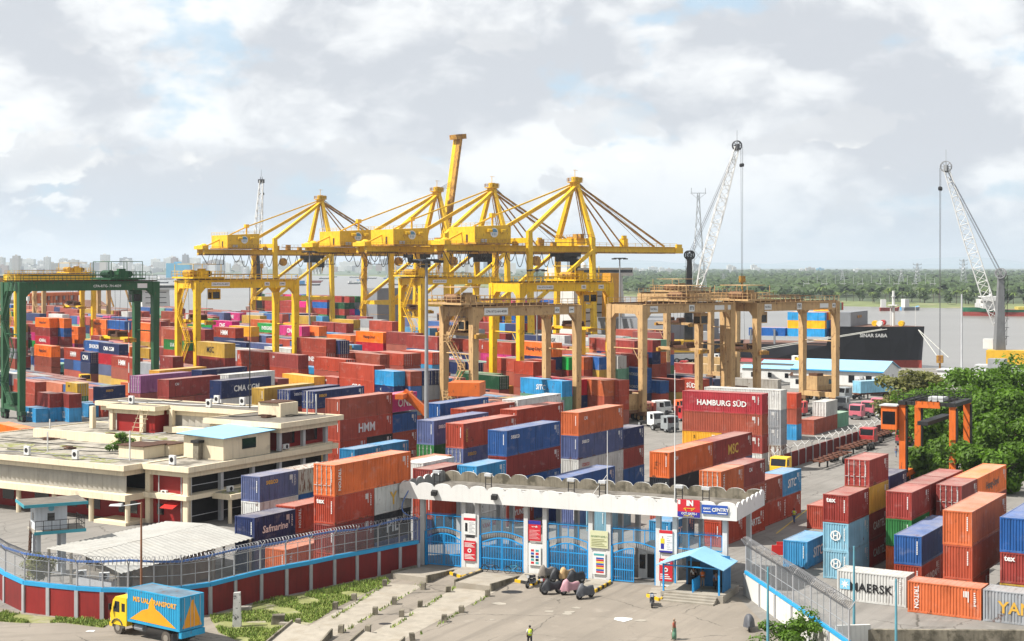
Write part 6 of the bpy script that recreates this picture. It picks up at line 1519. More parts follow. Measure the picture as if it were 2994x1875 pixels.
# ---- motorcycles
def moto(p, hd, label, cover=None, paint=None):
    t = thing('motorcycle', label, 'motorcycle', p, 'motorcycles parked before the gate'); t.matrix_basis = frame(p, ang(hd)) @ Matrix.Scale(1.12, 4)
    b1 = lambda mb, nm, mm, par=t: mb.build(nm, mm, par, local=True)
    for x in (-.64, .64):
        mb = MB(); wheel(mb, (x, 0, .31), (0, 1, 0), .31, .11, n=16); b1(mb, 'wheel', [mRUBBER, mGREY])
    if cover is not None:
        rr = random.Random(hash(label) % 999); xs = [-.98, -.85, -.55, -.2, .1, .35, .55, .75, .92]; hs = [.62, .92, .98, .9, 1.0, 1.26, 1.18, .86, .55]; ws = [.08, .14, .18, .17, .2, .36, .26, .13, .08]
        vs = []; n = 9
        for x, h, w2 in zip(xs, hs, ws):
            for k in range(n):
                a = math.pi * k / (n - 1); f2 = math.cos(a); zz = .3 + (h - .3) * math.sin(a) ** .55 if 0 < k < n - 1 else .26 + rr.uniform(0, .12)
                vs.append((x + rr.uniform(-.03, .03), f2 * w2 * (1.15 if k in (0, n - 1) else 1) + rr.uniform(-.03, .03), zz + rr.uniform(-.025, .025)))
        fs = [(i * n + k, i * n + k + 1, (i + 1) * n + k + 1, (i + 1) * n + k) for i in range(len(xs) - 1) for k in range(n - 1)] + [tuple(range(n)), tuple(range((len(xs) - 1) * n, len(xs) * n))]
        mb = MB(); mb.add(vs, fs); mb.build('cover', cover, t, local=True, smooth=True)
    else:
        mb = MB(); mb.tube((.64, 0, .31), (.42, 0, .95), .045); mb.tube((.42, 0, .8), (-.2, 0, .5), .05); mb.tube((-.2, 0, .5), (-.64, 0, .31), .05); mb.tube((.4, 0, .75), (-.5, 0, .78), .04); b1(mb, 'frame', mBLACK)
        b1(MB().box(-.25, -.17, .28, .22, .17, .62), 'engine', mDGREY)
        b1(MB().hexa([(-.05, -.16, .72), (.42, -.12, .78), (.42, .12, .78), (-.05, .16, .72)], [(0, -.12, .92), (.35, -.1, .99), (.35, .1, .99), (0, .12, .92)]), 'fuel_tank', paint)
        b1(MB().hexa([(-.75, -.11, .74), (-.02, -.14, .72), (-.02, .14, .72), (-.75, .11, .74)], [(-.72, -.09, .86), (-.04, -.12, .82), (-.04, .12, .82), (-.72, .09, .86)]), 'seat', mBLACK)
        b1(MB().tube((.4, -.36, 1.03), (.4, .36, 1.03), .025), 'handlebar', mDARK)
        b1(MB().box(.48, -.1, .82, .6, .1, 1.0), 'headlight', mLGREY); b1(MB().tube((-.6, .16, .3), (.1, .16, .34), .05), 'exhaust', mSTEEL)
        b1(MB().slab([(-.9, -.08, .6), (-.45, -.08, .68), (-.45, -.08, .72), (-.9, -.08, .66)], (0, .16, 0)), 'mudguard', paint)
cvB = M('cover_black', (.03, .032, .038), .6, .2, 2); cvG = M('cover_grey', (.10, .105, .12), .6, .2, 2); cvP = M('cover_pink', (.55, .30, .34), .7, .12, 2); cvT = M('cover_tan', (.55, .36, .17), .7, .15, 2); cvM = M('cover_mottled', (.25, .22, .19), .8, .3, 3)
moto(P(1552, 1716), 205, 'uncovered black motorcycle nearest the bicycles', None, mBLACK)
moto(P(1590, 1726), 200, 'uncovered red motorcycle between the covered ones', None, mRED)
moto(P(1598, 1694), 228, 'motorcycle under a mottled grey cover against the second pier', cvM)
moto(P(1613, 1737), 243, 'motorcycle under a black cover in front of the red one', cvB)
moto(P(1634, 1702), 233, 'motorcycle under a black cover behind, beside the tan cover', cvB)
moto(P(1657, 1700), 228, 'motorcycle under a tan cover', cvT)
moto(P(1667, 1738), 238, 'motorcycle under a pale pink cover', cvP)
moto(P(1683, 1708), 233, 'motorcycle under a black cover at the gate post', cvB)
moto(P(1711, 1750), 228, 'motorcycle under a dark grey cover, standing out in front', cvG)
moto(P(1906, 1772), 185, 'uncovered blue motorcycle standing alone near the shelter', None, M('moto_blue', (.03, .18, .5), .4))
moto(P(2190, 1842), 188, 'motorcycle under a dark cover beyond the shelter steps', cvG)
def bicycle(p, hd, mat, label):
    t = thing('bicycle', label, 'bicycle', p, 'bicycles leaning at the gates'); t.matrix_basis = frame(p, ang(hd))
    b1 = lambda mb, nm, mm: mb.build(nm, mm, t, local=True)
    for x in (-.52, .52):
        mb = MB(); n = 18; c = Vector((x, 0, .34))
        for k in range(n):
            a1, a2 = 2 * math.pi * k / n, 2 * math.pi * (k + 1) / n; mb.tube(c + Vector((math.cos(a1), 0, math.sin(a1))) * .33, c + Vector((math.cos(a2), 0, math.sin(a2))) * .33, .03, .03, 4)
            if k % 2: mb.tube(c, c + Vector((math.cos(a1), 0, math.sin(a1))) * .33, .008, .008, 3)
        b1(mb, 'wheel', mRUBBER)
    mb = MB(); [mb.tube(a, b2, .022, .022, 5) for a, b2 in (((-.52, 0, .34), (-.12, 0, .3)), ((-.12, 0, .3), (-.2, 0, .85)), ((-.2, 0, .75), (.38, 0, .78)), ((-.12, 0, .3), (.38, 0, .72)), ((-.52, 0, .34), (-.2, 0, .75)), ((.36, 0, .95), (.52, 0, .34)))]; b1(mb, 'frame', mat)
    b1(MB().hexa([(-.34, -.07, .86), (-.08, -.03, .88), (-.08, .03, .88), (-.34, .07, .86)], [(-.33, -.06, .92), (-.08, -.02, .92), (-.08, .02, .92), (-.33, .06, .92)]), 'saddle', mBLACK)
    b1(MB().tube((.3, -.28, .97), (.3, .28, .97), .018), 'handlebar', mSTEEL); b1(MB().box(-.75, -.07, .7, -.35, .07, .73), 'carrier', mDARK)
bicycle(P(1433, 1674), 100, mBLACK, 'black bicycle leaning on the first blue gate')
bicycle(P(1500, 1678), 98, M('bike_teal', (.05, .3, .38), .5), 'teal bicycle leaning on the second blue gate')
bicycle(P(1556, 1676), 96, mRED, 'red bicycle leaning on the pier with pictograms')
# ---- people
SK = M('skin_brown', (.26, .14, .085), .6, .05)
def skinmesh(nm, verts, edges, rad, mat, parent, sub=1):
    me = bpy.data.meshes.new(nm); me.from_pydata(verts, edges, []); me.materials.append(mat)
    o = link(nm, me, parent, True); md = o.modifiers.new('Skin', 'SKIN'); md.use_smooth_shade = True
    for i, v2 in enumerate(me.skin_vertices[0].data): v2.radius = (rad[i], rad[i]) if not isinstance(rad[i], tuple) else rad[i]; v2.use_root = i == 0
    s2 = o.modifiers.new('Sub', 'SUBSURF'); s2.levels = sub; s2.render_levels = sub
    return o
def person(p, hd, label, shirt, trouser, vest=None, stride=.12, arm=.1, h=1.66, skirt=False, hold=None, hat=None):
    t = thing('person', label, 'person', p); k = h / 1.7; t.matrix_basis = frame(p, ang(hd)) @ Matrix.Scale(k, 4)
    s = stride; L = [(s, .1), (-s, -.1)]
    V = [(0, 0, .95), (0, 0, 1.15), (0, 0, 1.38), (0, 0, 1.48), (.01, 0, 1.56), (.02, 0, 1.64)]; E = [(0, 1), (1, 2), (2, 3), (3, 4), (4, 5)]; Rd = [(.15, .11), (.14, .1), (.16, .1), .05, .085, .075]
    def limb(st, pts, rr):
        pv = st
        for q2, r in zip(pts, rr): V.append(q2); Rd.append(r); E.append((pv, len(V) - 1)); pv = len(V) - 1
    for (fx, sy) in L:
        limb(0, [(fx * .3, sy, .88), (fx * .8 + .03, sy, .5), (fx, sy, .09), (fx + .12, sy, .05)], [.09, .062, .045, .04])
        sg = 1 if sy > 0 else -1
        limb(2, [(0, sg * .19, 1.4), (-fx * .4 + .02, sg * .25, 1.13), (-fx + arm, sg * .24, .9), (-fx + arm + .05, sg * .23, .8)], [.06, .045, .036, .032])
    skinmesh('body', V, E, Rd, SK, t)
    skinmesh('shirt', [V[0], V[1], V[2], (0, .19, 1.4), (0, -.19, 1.4), (-L[0][0] * .35, .245, 1.15), (-L[1][0] * .35, -.245, 1.15)], [(0, 1), (1, 2), (2, 3), (2, 4), (3, 5), (4, 6)], [(.165, .125), (.155, .115), (.175, .115), .075, .075, .06, .06], shirt, t)
    if skirt: MB().lathe((0, 0, .12), [(.19, 0), (.2, .3), (.17, .85)], 12).build('skirt', trouser, t, local=True, smooth=True)
    else: skinmesh('trousers', [(0, 0, .93)] + [q2 for (fx, sy) in L for q2 in ((fx * .3, sy, .86), (fx * .8 + .03, sy, .5), (fx, sy, .11))], [(0, 1), (1, 2), (2, 3), (0, 4), (4, 5), (5, 6)], [(.16, .12)] + [.1, .078, .065] * 2, trouser, t)
    MB().lathe((.0, 0, 1.60), [(.088, -.02), (.098, .03), (.085, .09), (.04, .125)], 12).build('hair' if hat is None else 'head_cover', hat or mBLACK, t, local=True, smooth=True)
    if vest:
        MB().lathe((0, 0, .95), [(.175, 0), (.17, .2), (.19, .42), (.1, .5)], 12).build('vest', vest, t, local=True, smooth=True)
        MB().lathe((0, 0, 1.10), [(.181, 0), (.181, .05)], 12).build('reflective_band', mLGREY, t, local=True)
    if hold: MB().lathe((.2, -.28, .45), [(.12, 0), (.17, .18), (.08, .36)], 8).build('carried_bag', hold, t, local=True, smooth=True)
cW = M('cloth_white', (.6, .6, .58), .8); cK = M('cloth_dark', (.03, .032, .04), .8); cB = M('cloth_blue', (.10, .18, .35), .8); cG = M('cloth_green', (.14, .30, .2), .8); cR = M('cloth_brick', (.45, .12, .08), .8); cT = M('cloth_beige', (.36, .27, .2), .8)
hvY = M('hi_vis_yellow', (.62, .80, .05), .6); hvO = M('hi_vis_orange', (.85, .18, .03), .6)
person(P(1549, 1893), -20, 'person in a yellow safety vest at the lower edge of the forecourt', cW, cK, hvY)
person(P(1971, 1872), -60, 'person in brick top and green skirt carrying a pale bag', cR, cG, skirt=True, hold=cW, hat=cT)
fl = lambda x, y: P(x, y, .62)
person(fl(2028, 1712), 10, 'person in white and dark clothes under the blue shelter', cW, cK)
person(fl(2054, 1718), 0, 'person in an orange safety vest under the blue shelter', cT, cT, hvO)
person(fl(2094, 1728), 20, 'person in pale shirt behind the shelter post', cB, cK)
person(P(2322, 1530), 30, 'person in a yellow vest walking beside the red stack', cW, cB, hvY, .16)
person(P(2620, 1337), 60, 'person in blue standing near the straddle carrier leg', cB, cB)
person(P(2551, 1200), 90, 'person in a yellow vest far off among the trucks', cK, cK, hvY)
# litter and a manhole on the forecourt
lt = random.Random(8)
for k, (x, y, s) in enumerate(((1822, 1811, 1.1), (1875, 1815, .6), (1606, 1788, .5), (1664, 1790, .6), (1460, 1765, .7), (1440, 1812, .3), (1660, 1795, .5), (1685, 1778, .45), (1080, 1826, .35), (265, 1846, .4))):
    p = P(x, y, .012); pts = [p + Vector((math.cos(a) * s * lt.uniform(.6, 1.1), math.sin(a) * s * lt.uniform(.5, .9), lt.uniform(0, .03))) for a in [j * .785 for j in range(8)]]
    one('litter', MB().poly(pts), mWHITE if k in (0, 9) else mCONC, 'pale scrap lying on the forecourt paving', 'litter', 'scraps on the forecourt')
for x, y, s in ((1126, 1824, .55), (1497, 1731, 1.0)): p = P(x, y, .011); one('wet_patch', MB().poly([p + Vector((math.cos(j * .63) * s, math.sin(j * .63) * s * .7, 0)) for j in range(10)]), mDARK, 'dark oil stain on the paving beside a lane', 'stain', 'oil stains')
# ================================================================ vehicles and machines in the yard
mvp = bpy.data.materials.new('vehicle_paint'); mvp.use_nodes = True; q = NT(mvp.node_tree)
oi = q.n('ShaderNodeObjectInfo'); gpos = q.n('ShaderNodeNewGeometry').outputs['Position']; f1 = q.mr(q.noise(gpos, 1.2, 4, .6), .3, .7, .8, 1.12)
b = q.n('ShaderNodeBsdfPrincipled', I_Base_Color=q.vmul(oi.outputs['Color'], q.n('ShaderNodeCombineXYZ', i0=f1, i1=f1, i2=f1).outputs[0]), I_Roughness=.4); q.n('ShaderNodeOutputMaterial', i0=b.outputs[0])
_wm = MB(); wheel(_wm, (0, 0, 0), (0, 1, 0), .5, .34, n=14); WHEEL = _wm.mesh('wheel', [mRUBBER, mGREY])
def put(mesh, par, co, nm=None, colr=None):
    o = link(nm or mesh.name, mesh, par, True); o.matrix_basis = Matrix.Translation(Vector(co))
    if colr: o.color = c4(colr)
    return o
_cab = MB().slab([(0, -1.2, .6), (2.0, -1.2, .6), (2.1, -1.2, 1.6), (1.85, -1.2, 2.8), (0, -1.2, 2.85)], (0, 2.4, 0)).mesh('cab', mvp)
_ws = MB().slab([(2.07, -1.05, 1.7), (1.87, -1.05, 2.65), (1.9, -1.05, 2.65), (2.1, -1.05, 1.7)], (0, 2.1, 0)).mesh('windscreen', mDKGLASS)
_sw = MB().box(.95, -1.22, 1.7, 1.75, 1.22, 2.55).mesh('side_window', mDKGLASS)
_bw = MB().box(-.02, -.7, 1.8, 0, .7, 2.5).mesh('rear_window', mDKGLASS)
_chs = MB().box(-3.6, -.45, .55, 2.1, .45, .95).mesh('chassis', mDARK)
_bmp = MB().box(2.0, -1.2, .35, 2.2, 1.2, .75).mesh('bumper', mDGREY)
def skel():
    mb = MB(); mb.box(-14.6, -.55, 1.0, -2.2, -.35, 1.4); mb.box(-14.6, .35, 1.0, -2.2, .55, 1.4)
    for k in range(7): mb.box(-14.4 + k * 2.0, -1.15, 1.18, -14.15 + k * 2.0, 1.15, 1.38)
    return mb.mesh('trailer_frame', M('chassis_brown', (.16, .06, .035), .8, .3, 1))
_sk = skel()
_leg = MB().box(-5.2, -.7, .1, -5.0, -.5, 1.0).box(-5.2, .5, .1, -5.0, .7, 1.0).mesh('landing_leg', mDARK)
def truck(p, hd, colr, label, cargo=None, cab=True):
    t = thing('truck' if cab else 'trailer', label, 'truck' if cab else 'trailer', p, 'port trucks and trailers'); t.matrix_basis = frame(p, ang(hd))
    if cab:
        c = put(_cab, t, (0, 0, 0), colr=colr); put(_ws, c, (0, 0, 0)); put(_sw, c, (0, 0, 0)); put(_bw, c, (0, 0, 0)); put(_bmp, c, (0, 0, 0)); put(_chs, t, (0, 0, 0))
        for x in (1.2, -2.6):
            for y in (-.95, .95): put(WHEEL, t, (x, y, .5))
    if cargo is not None or not cab:
        tr = put(_sk, t, (0, 0, 0))
        for x in (-11.4, -12.7, -13.9):
            for y in (-.95, .95): put(WHEEL, tr, (x, y, .5))
        put(_leg, tr, (0, 0, 0))
        if cargo:
            e = bpy.data.objects.new('shipping_container', None); COL.objects.link(e); e.matrix_basis = t.matrix_basis @ Matrix.Translation(Vector((-14.6, -1.22, 1.42)))
            o = link('body', cmesh(12.19, 2.6)['body1'], e, True); o.color = c4(hexc(CC[cargo][1])); tag(e, CC[cargo][0] + ' forty-foot container riding on a trailer in the truck lane', 'container', 'containers on trailers')
vY, vW, vR, vB, vG, vP = (.75, .45, .02), (.62, .63, .62), (.42, .04, .04), (.03, .12, .4), (.25, .27, .28), (.5, .12, .16)
truck(P(2290, 1394), 210, vY, 'yellow truck cab in front of the skeletal trailers')
truck(P(2452, 1340), 211, vR, 'skeletal trailer with rusty ladder frame behind the yellow cab', cab=False)
truck(P(2372, 1380), 211, vR, 'skeletal trailer next to the yellow cab', cab=False)
truck(P(2545, 1300), 211, vR, 'red truck cab with empty trailer beyond the maroon wall', cargo='')
truck(P(2650, 1300), 211, vR, 'red truck behind the straddle carrier')
for k, (x, y, c, hd, lb) in enumerate(((2512, 1225, vP, 215, 'faded red truck cab, first of three by the trees'), (2545, 1215, vP, 212, 'faded red truck cab, second of three by the trees'), (2572, 1205, vP, 210, 'faded red truck cab, third of three by the trees'), (2590, 1226, vW, 215, 'white and red truck cab below the tree edge'),
                                       (1930, 1212, vW, 150, 'white truck cab in front of the orange container'), (1908, 1250, vW, 150, 'white truck cab below the sandy gantry leg'), (1948, 1262, vG, 150, 'grey truck cab beside the white one'), (1990, 1230, vR, 150, 'red truck cab beside the tall stack'), (1985, 1210, (.7, .12, .03), 150, 'orange red truck cab behind the tall stack'),
                                       (2330, 1075, vY, 120, 'yellow truck cab on the quay before the ship'), (2318, 1068, vW, 118, 'white truck cab on the quay before the ship'), (2345, 1215, vR, 215, 'red truck cab behind the red stack'), (2470, 1200, vG, 215, 'grey truck cab beside the pale blue container'), (245, 1128, vY, 150, 'yellow truck cab behind the yellow container'), (170, 1098, (.06, .3, .34), 330, 'teal truck cab under the green gantry'), (2085, 1062, vW, 110, 'white truck cab between the gantry legs'), (2130, 1066, vR, 110, 'red truck beyond the gantry legs'))):
    truck(P(x, y), hd, c, lb)
truck(P(1910, 1215), 80, vW, 'white truck pulling the bright orange container', cargo='ho')
truck(P(2480, 1170), 240, vG, 'grey truck pulling a pale blue container', cargo='pb')
truck(P(240, 1112), 330, vY, 'yellow truck pulling an empty trailer on the yard lane', cargo='')
truck(P(2010, 1085), 290, vR, 'truck with sandy container under the gantries', cargo='be')
truck(P(2250, 1088), 290, vR, 'red truck on the quay beside the shed', cargo='')
# straddle carrier
sp = D(2640, 200); stc = thing('straddle_carrier', 'orange straddle carrier with four tall legs before the trees', 'straddle carrier', sp); stc.matrix_basis = frame(sp, -B)
s1 = lambda mb, nm, mm, par=stc: mb.build(nm, mm, par, local=True)
for px in (0, 6.6):
    for py in (0, 7.2):
        s1(MB().box(px - .42, py - .35, 1.6, px + .42, py + .35, 10.6), 'leg', mORG); s1(MB().box(px + .43, py - .3, 1.6, px + .62, py + .3, 10.4), 'leg_guide', mDARK)
    s1(MB().box(px - .45, -1.8, 1.0, px + .45, 9.0, 1.75), 'bottom_beam', mORG)
    for y in (-1.2, 2.3, 4.9, 8.4): mb = MB(); wheel(mb, (px, y, .75), (1, 0, 0), .75, .5); s1(mb, 'wheel', [mRUBBER, mORG])
    s1(MB().box(px - .5, -.6, 10.6, px + .5, 7.8, 11.1), 'top_beam', mDARK)
for py in (0, 7.2): s1(MB().box(.5, py - .35, 10.6, 6.1, py + .35, 11.05), 'cross_beam', mDARK)
s1(MB().box(1.8, -.4, 10.3, 5.0, -.36, 11.2), 'name_board', mORG); s1(MB().box(3.2, .5, 11.1, 5.2, 3.0, 11.7), 'engine_cover', mLGREY)
mb = MB(); rail(mb, (-.5, -.6, 11.1), (7, -.6, 11.1), .9, 10, .03); rail(mb, (-.5, 7.8, 11.1), (7, 7.8, 11.1), .9, 10, .03); [mb.tube((k * .9, .2, 11.2), (k * .9 + .7, 7, 11.4), .1, .1, 5) for k in range(7)]; s1(mb, 'top_railing', mDARK)
cbs = s1(MB().box(-2.6, -1.2, 7.3, -.5, 1.0, 10.4), 'driver_cab', mORG); s1(MB().box(-2.63, -1.0, 8.0, -2.6, .8, 9.7), 'cab_window', mDKGLASS, cbs); s1(MB().box(-2.4, -1.23, 8.0, -.7, -1.2, 9.7), 'cab_window', mDKGLASS, cbs); s1(MB().box(-2.8, -1.4, 10.4, -.4, 1.2, 10.55), 'cab_roof', mLGREY, cbs)
s1(MB().box(2.6, -2.4, 8.2, 4.0, 9.6, 8.7), 'spreader', mDARK)
# far parked straddle carriers on the upstream quay
for k in range(9):
    o = D(88 + k * 15 + (k % 3) * 3, 760 + k * 4); t = thing('straddle_carrier', 'far orange straddle carrier parked on the upstream quay', 'straddle carrier', o, 'far parked straddle carriers'); t.matrix_basis = frame(o, W)
    for px in (0, 4.6):
        for py in (0, 6): MB().tube((px, py, 1), (px, py, 14), .75, .75, 8).build('leg', mORG, t, local=True)
        MB().box(px - .6, -1.5, .4, px + .6, 7.5, 1.4).build('bottom_beam', mORG, t, local=True)
    MB().box(-.8, -1, 13.6, 5.4, 7, 15.2).build('top_frame', mORG, t, local=True); MB().box(-1.8, -1, 11.5, -.6, 1.2, 13.8).build('driver_cab', mWHITE, t, local=True)
    for px in (0, 4.6): MB().tube((px, 0, 9), (px, 0, 10), .79, .79, 8).build('leg_band', mWHITE, t, local=True)
# orange reach stacker behind the gate stacks
o = D(1290, 214); t = thing('reach_stacker', 'orange reach stacker between the pink stack and the gantry', 'reach stacker', o); t.matrix_basis = frame(o, ang(-80))
for nm, mb, m in (('body', MB().box(-3.5, -1.6, 1.2, 3, 1.6, 2.6), mORG), ('counterweight', MB().box(-4.4, -1.5, 1.0, -2.6, 1.5, 3.2), mORG), ('boom', MB().beam((-3.2, 0, 3.6), (5.5, 0, 11), .9, 1.1), mORG), ('cab', MB().box(-1, -1.1, 2.6, .8, .6, 4.4), mORG), ('spreader', MB().box(4.8, -3, 10.2, 6, 3, 10.9), mORG), ('mast_roof', MB().box(-6, -2.2, 10.7, -1.5, 2.2, 12.6), mORG)): mb.build(nm, m, t, local=True)
for x in (-2.6, 2.2):
    for y in (-1.5, 1.5): mb = MB(); wheel(mb, (x, y, .85), (0, 1, 0), .85, .6); mb.build('wheel', [mRUBBER, mORG], t, local=True)
MB().box(.81, -.9, 3.2, .84, .5, 4.2).build('cab_window', mDKGLASS, t, local=True)
# power houses on bogies
for x, y, hd, lb in ((1842, 1232, 52, 'sandy machine house on wheels beside the gantry leg'), (2400, 1168, 52, 'sandy machine house with sloping front before the shed')):
    o = P(x, y); t = thing('machine_house', lb, 'machine house', o); t.matrix_basis = frame(o, ang(hd))
    MB().hexa([(-3, -1.5, 2.2), (3, -1.5, 2.2), (3, 1.5, 2.2), (-3, 1.5, 2.2)], [(-3, -1.5, 5.2), (2.3, -1.5, 5.2), (2.3, 1.5, 5.2), (-3, 1.5, 5.2)]).build('housing', mTAN, t, local=True)
    MB().box(-3.2, -1.7, 1.6, 3.4, 1.7, 2.2).build('base_frame', mTAND, t, local=True); mb = MB(); rail(mb, (-3.2, -1.7, 2.2), (3.4, -1.7, 2.2), 1.0, 7); mb.build('railing', mTAN, t, local=True)
    MB().box(-2.6, -1.2, 5.2, -.6, 1.2, 5.8).build('roof_box', mBROWN, t, local=True); MB().box(.8, -1.53, 3.4, 1.8, -1.5, 4.4).build('window', mDKGLASS, t, local=True)
    for dx in (-2.2, 2.2):
        for dy in (-1.1, 1.1): mb = MB(); wheel(mb, (dx, dy, .8), (0, 1, 0), .8, .5); mb.build('wheel', [mRUBBER, mTAN], t, local=True)
# red water barriers
for x, y in ((2276, 1622), (2290, 1612)): o = P(x, y); one('traffic_barrier', MB().hexa([o + Vector(v) for v in ((-.7, -.25, 0), (.7, -.25, 0), (.7, .25, 0), (-.7, .25, 0))], [o + Vector(v) for v in ((-.65, -.08, .95), (.65, -.08, .95), (.65, .08, .95), (-.65, .08, .95))]), mRED, 'red plastic traffic barrier beside the light blue container', 'barrier', 'red plastic barriers')
# maroon wall with Y arms along the truck lane
pa, pe = P(2263, 1337, 2.2), P(2603, 1232, 2.2); pa.z = pe.z = 0; mw2 = thing('boundary_wall', 'maroon wall with forked wire arms along the truck lane', 'wall', pa); n = 18
for k in range(n):
    a, b2 = pa.lerp(pe, k / n), pa.lerp(pe, (k + .97) / n); nn = (pe - pa).normalized().cross(UP)
    MB().hexa([a, b2, b2 + nn * .18, a + nn * .18], [q2 + UP * 2.2 for q2 in (a, b2, b2 + nn * .18, a + nn * .18)]).build('wall_panel', mWALLR, mw2)
    mb = MB(); mb.beam(a + UP * 0 + nn * .25, a + UP * 2.25 + nn * .25, .16, .16); mb.build('wall_post', mPOSTG, mw2)
    mb = MB(); c2 = a + UP * 2.2 + nn * .1; mb.tube(c2, c2 + UP * .5, .06); mb.tube(c2 + UP * .5, c2 + UP * 1.1 + nn * .6, .06); mb.tube(c2 + UP * .5, c2 + UP * 1.1 - nn * .6, .06); mb.build('wire_arm', mWHITE, mw2)
# blue-roofed shed by the quay
sw = D(2319, 357); shed = thing('quay_shed', 'white quayside shed with pale blue gable roof', 'shed', sw); shed.matrix_basis = frame(sw, -B)
h1 = lambda mb, nm, mm, par=shed: mb.build(nm, mm, par, local=True); SLN, SDP = 21.5, 13.0
wl = h1(MB().slab([(0, 0, 0), (0, SDP, 0), (0, SDP, 4.7), (0, SDP / 2, 6.6), (0, 0, 4.7)], (SLN, 0, 0)), 'wall', mWHITE)
h1(MB().slab([(-.5, -.5, 4.6), (-.5, SDP / 2, 6.72), (-.5, SDP / 2, 6.8), (-.5, -.5, 4.7)], (SLN + 1, 0, 0)), 'roof_sheet', mLBLUE); h1(MB().slab([(-.5, SDP / 2, 6.72), (-.5, SDP + .5, 4.6), (-.5, SDP + .5, 4.7), (-.5, SDP / 2, 6.8)], (SLN + 1, 0, 0)), 'roof_sheet', mLBLUE)
h1(MB().box(-.45, -.55, 4.45, SLN + .45, -.45, 4.72), 'eave_trim', mBLUEP)
for x in (13.5, 17.6): h1(MB().box(x, -.04, 1.9, x + 1.4, 0, 3.6), 'window', mDKGLASS, wl)
for y in (3, 7.5): h1(MB().box(SLN, y, 1.9, SLN + .04, y + 1.2, 3.6), 'window', mDKGLASS, wl)
for x, z in ((15.2, 2.2), (16.2, 2.9), (16.3, 1.8), (19.3, 2.2)): h1(MB().box(x, -.4, z, x + .8, -.02, z + .6), 'air_conditioner', mLGREY, wl)
# smaller sheds around it
for x, y, l, w2, hgt, m, lb in ((2170, 1112, 16, 5, 3.2, mLBLUE, 'long low shed with pale blue roof behind the tall stack'), (2230, 1098, 12, 4, 3.4, mLBLUE, 'small pale blue roofed shed beside the gantry legs'), (2545, 1158, 9, 7, 3.0, mBLUEP, 'blue tarpaulin canopy before the quay shed'), (2310, 1135, 9, 4, 3.0, mBROWN, 'white hut with rusty roof beside the quay shed'), (2120, 1088, 8, 4, 3.0, M('maroon_roof', (.3, .05, .05), .7), 'hut with maroon roof under the gantries')):
    o = P(x, y); t = thing('hut', lb, 'hut', o); t.matrix_basis = frame(o, -B)
    MB().box(0, 0, 0, l, w2, hgt - .05).build('wall', mWHITE if 'canopy' not in lb else mINT, t, local=True); MB().slab([(-.4, -.4, hgt), (-.4, w2 / 2, hgt + .7), (-.4, w2 + .4, hgt), (-.4, w2 / 2, hgt + .6)], (l + .8, 0, 0)).build('roof', m, t, local=True)  # the canopy's box is near-black for the shade beneath it
    for k in range(3): MB().box(l * (.15 + .28 * k), -.03, 1, l * (.15 + .28 * k) + 1, 0, 2.2).build('window', mDKGLASS, t, local=True)
# quay equipment house beside the water at the corner of the trees
o = D(2740, 372); t = thing('quay_hut', 'white flat hut and container on the quay behind the trees', 'hut', o); t.matrix_basis = frame(o, -B)
MB().box(0, 0, 0, 26, 6, 3.2).build('wall', mWHITE, t, local=True); MB().box(-.3, -.3, 3.2, 26.3, 6.3, 3.45).build('roof', mLGREY, t, local=True); MB().box(12, 1, 3.5, 16, 4, 6.4).build('roof_box', mGREY, t, local=True)
one('quay_mast', MB().tube(D(2812, 372), D(2812, 372, 22), .3, .2, 8), mLGREY, 'plain pale mast on the quay beside the mobile crane', 'mast')
# ================================================================ trees
def leafmat(name, col, tr=.35):
    m = bpy.data.materials.new(name); m.use_nodes = True; q = NT(m.node_tree); g2 = q.n('ShaderNodeNewGeometry')
    rp2 = q.mr(g2.outputs['Random Per Island'], 0, 1, .65, 1.35); nz = q.mr(q.noise(g2.outputs['Position'], .5, 3, .6), .35, .65, .7, 1.3); f = q.math('MULTIPLY', rp2, nz)
    cc = q.vmul(col, q.n('ShaderNodeCombineXYZ', i0=f, i1=f, i2=q.math('MULTIPLY', f, .9)).outputs[0])
    d1 = q.n('ShaderNodeBsdfPrincipled', I_Base_Color=cc, I_Roughness=.55); d1.inputs['Specular IOR Level'].default_value = .25
    t1 = q.n('ShaderNodeBsdfTranslucent', i0=q.vmul(cc, (1.3, 1.5, .6))); mx = q.n('ShaderNodeMixShader', i0=tr, i1=d1.outputs[0], i2=t1.outputs[0])
    q.n('ShaderNodeOutputMaterial', i0=mx.outputs[0]); MATS[name] = m; return m
lfA = leafmat('leaf_green', (.07, .135, .013)); lfB = leafmat('leaf_olive', (.14, .14, .05)); lfC = leafmat('leaf_far', (.042, .068, .022), .2); lfD = leafmat('leaf_palm', (.10, .14, .035), .2)
def leaves(mb, c, rad, n, size, rr, flat=.75):
    """leaf-sized faces spread over a lobe, most of them near its skin, facing up and out"""
    for k in range(n):
        v2 = Vector((rr.gauss(0, 1), rr.gauss(0, 1), rr.gauss(0, 1) * .9 + .25)).normalized(); r = rr.uniform(.55, 1.08)
        p = c + Vector((v2.x * rad[0], v2.y * rad[1], v2.z * rad[2])) * r
        nrm = (v2 + Vector((rr.uniform(-.8, .8), rr.uniform(-.8, .8), rr.uniform(-.2, 1.1)))).normalized()
        s1 = nrm.cross(Vector((rr.uniform(-1, 1), rr.uniform(-1, 1), rr.uniform(-1, 1)))).normalized(); s2 = nrm.cross(s1); s = size * rr.uniform(.6, 1.35)
        mb.add([p - s1 * s, p - s2 * s * .55, p + s1 * s, p + s2 * s * .55 + nrm * s * .15], [(0, 1, 2), (0, 2, 3)])
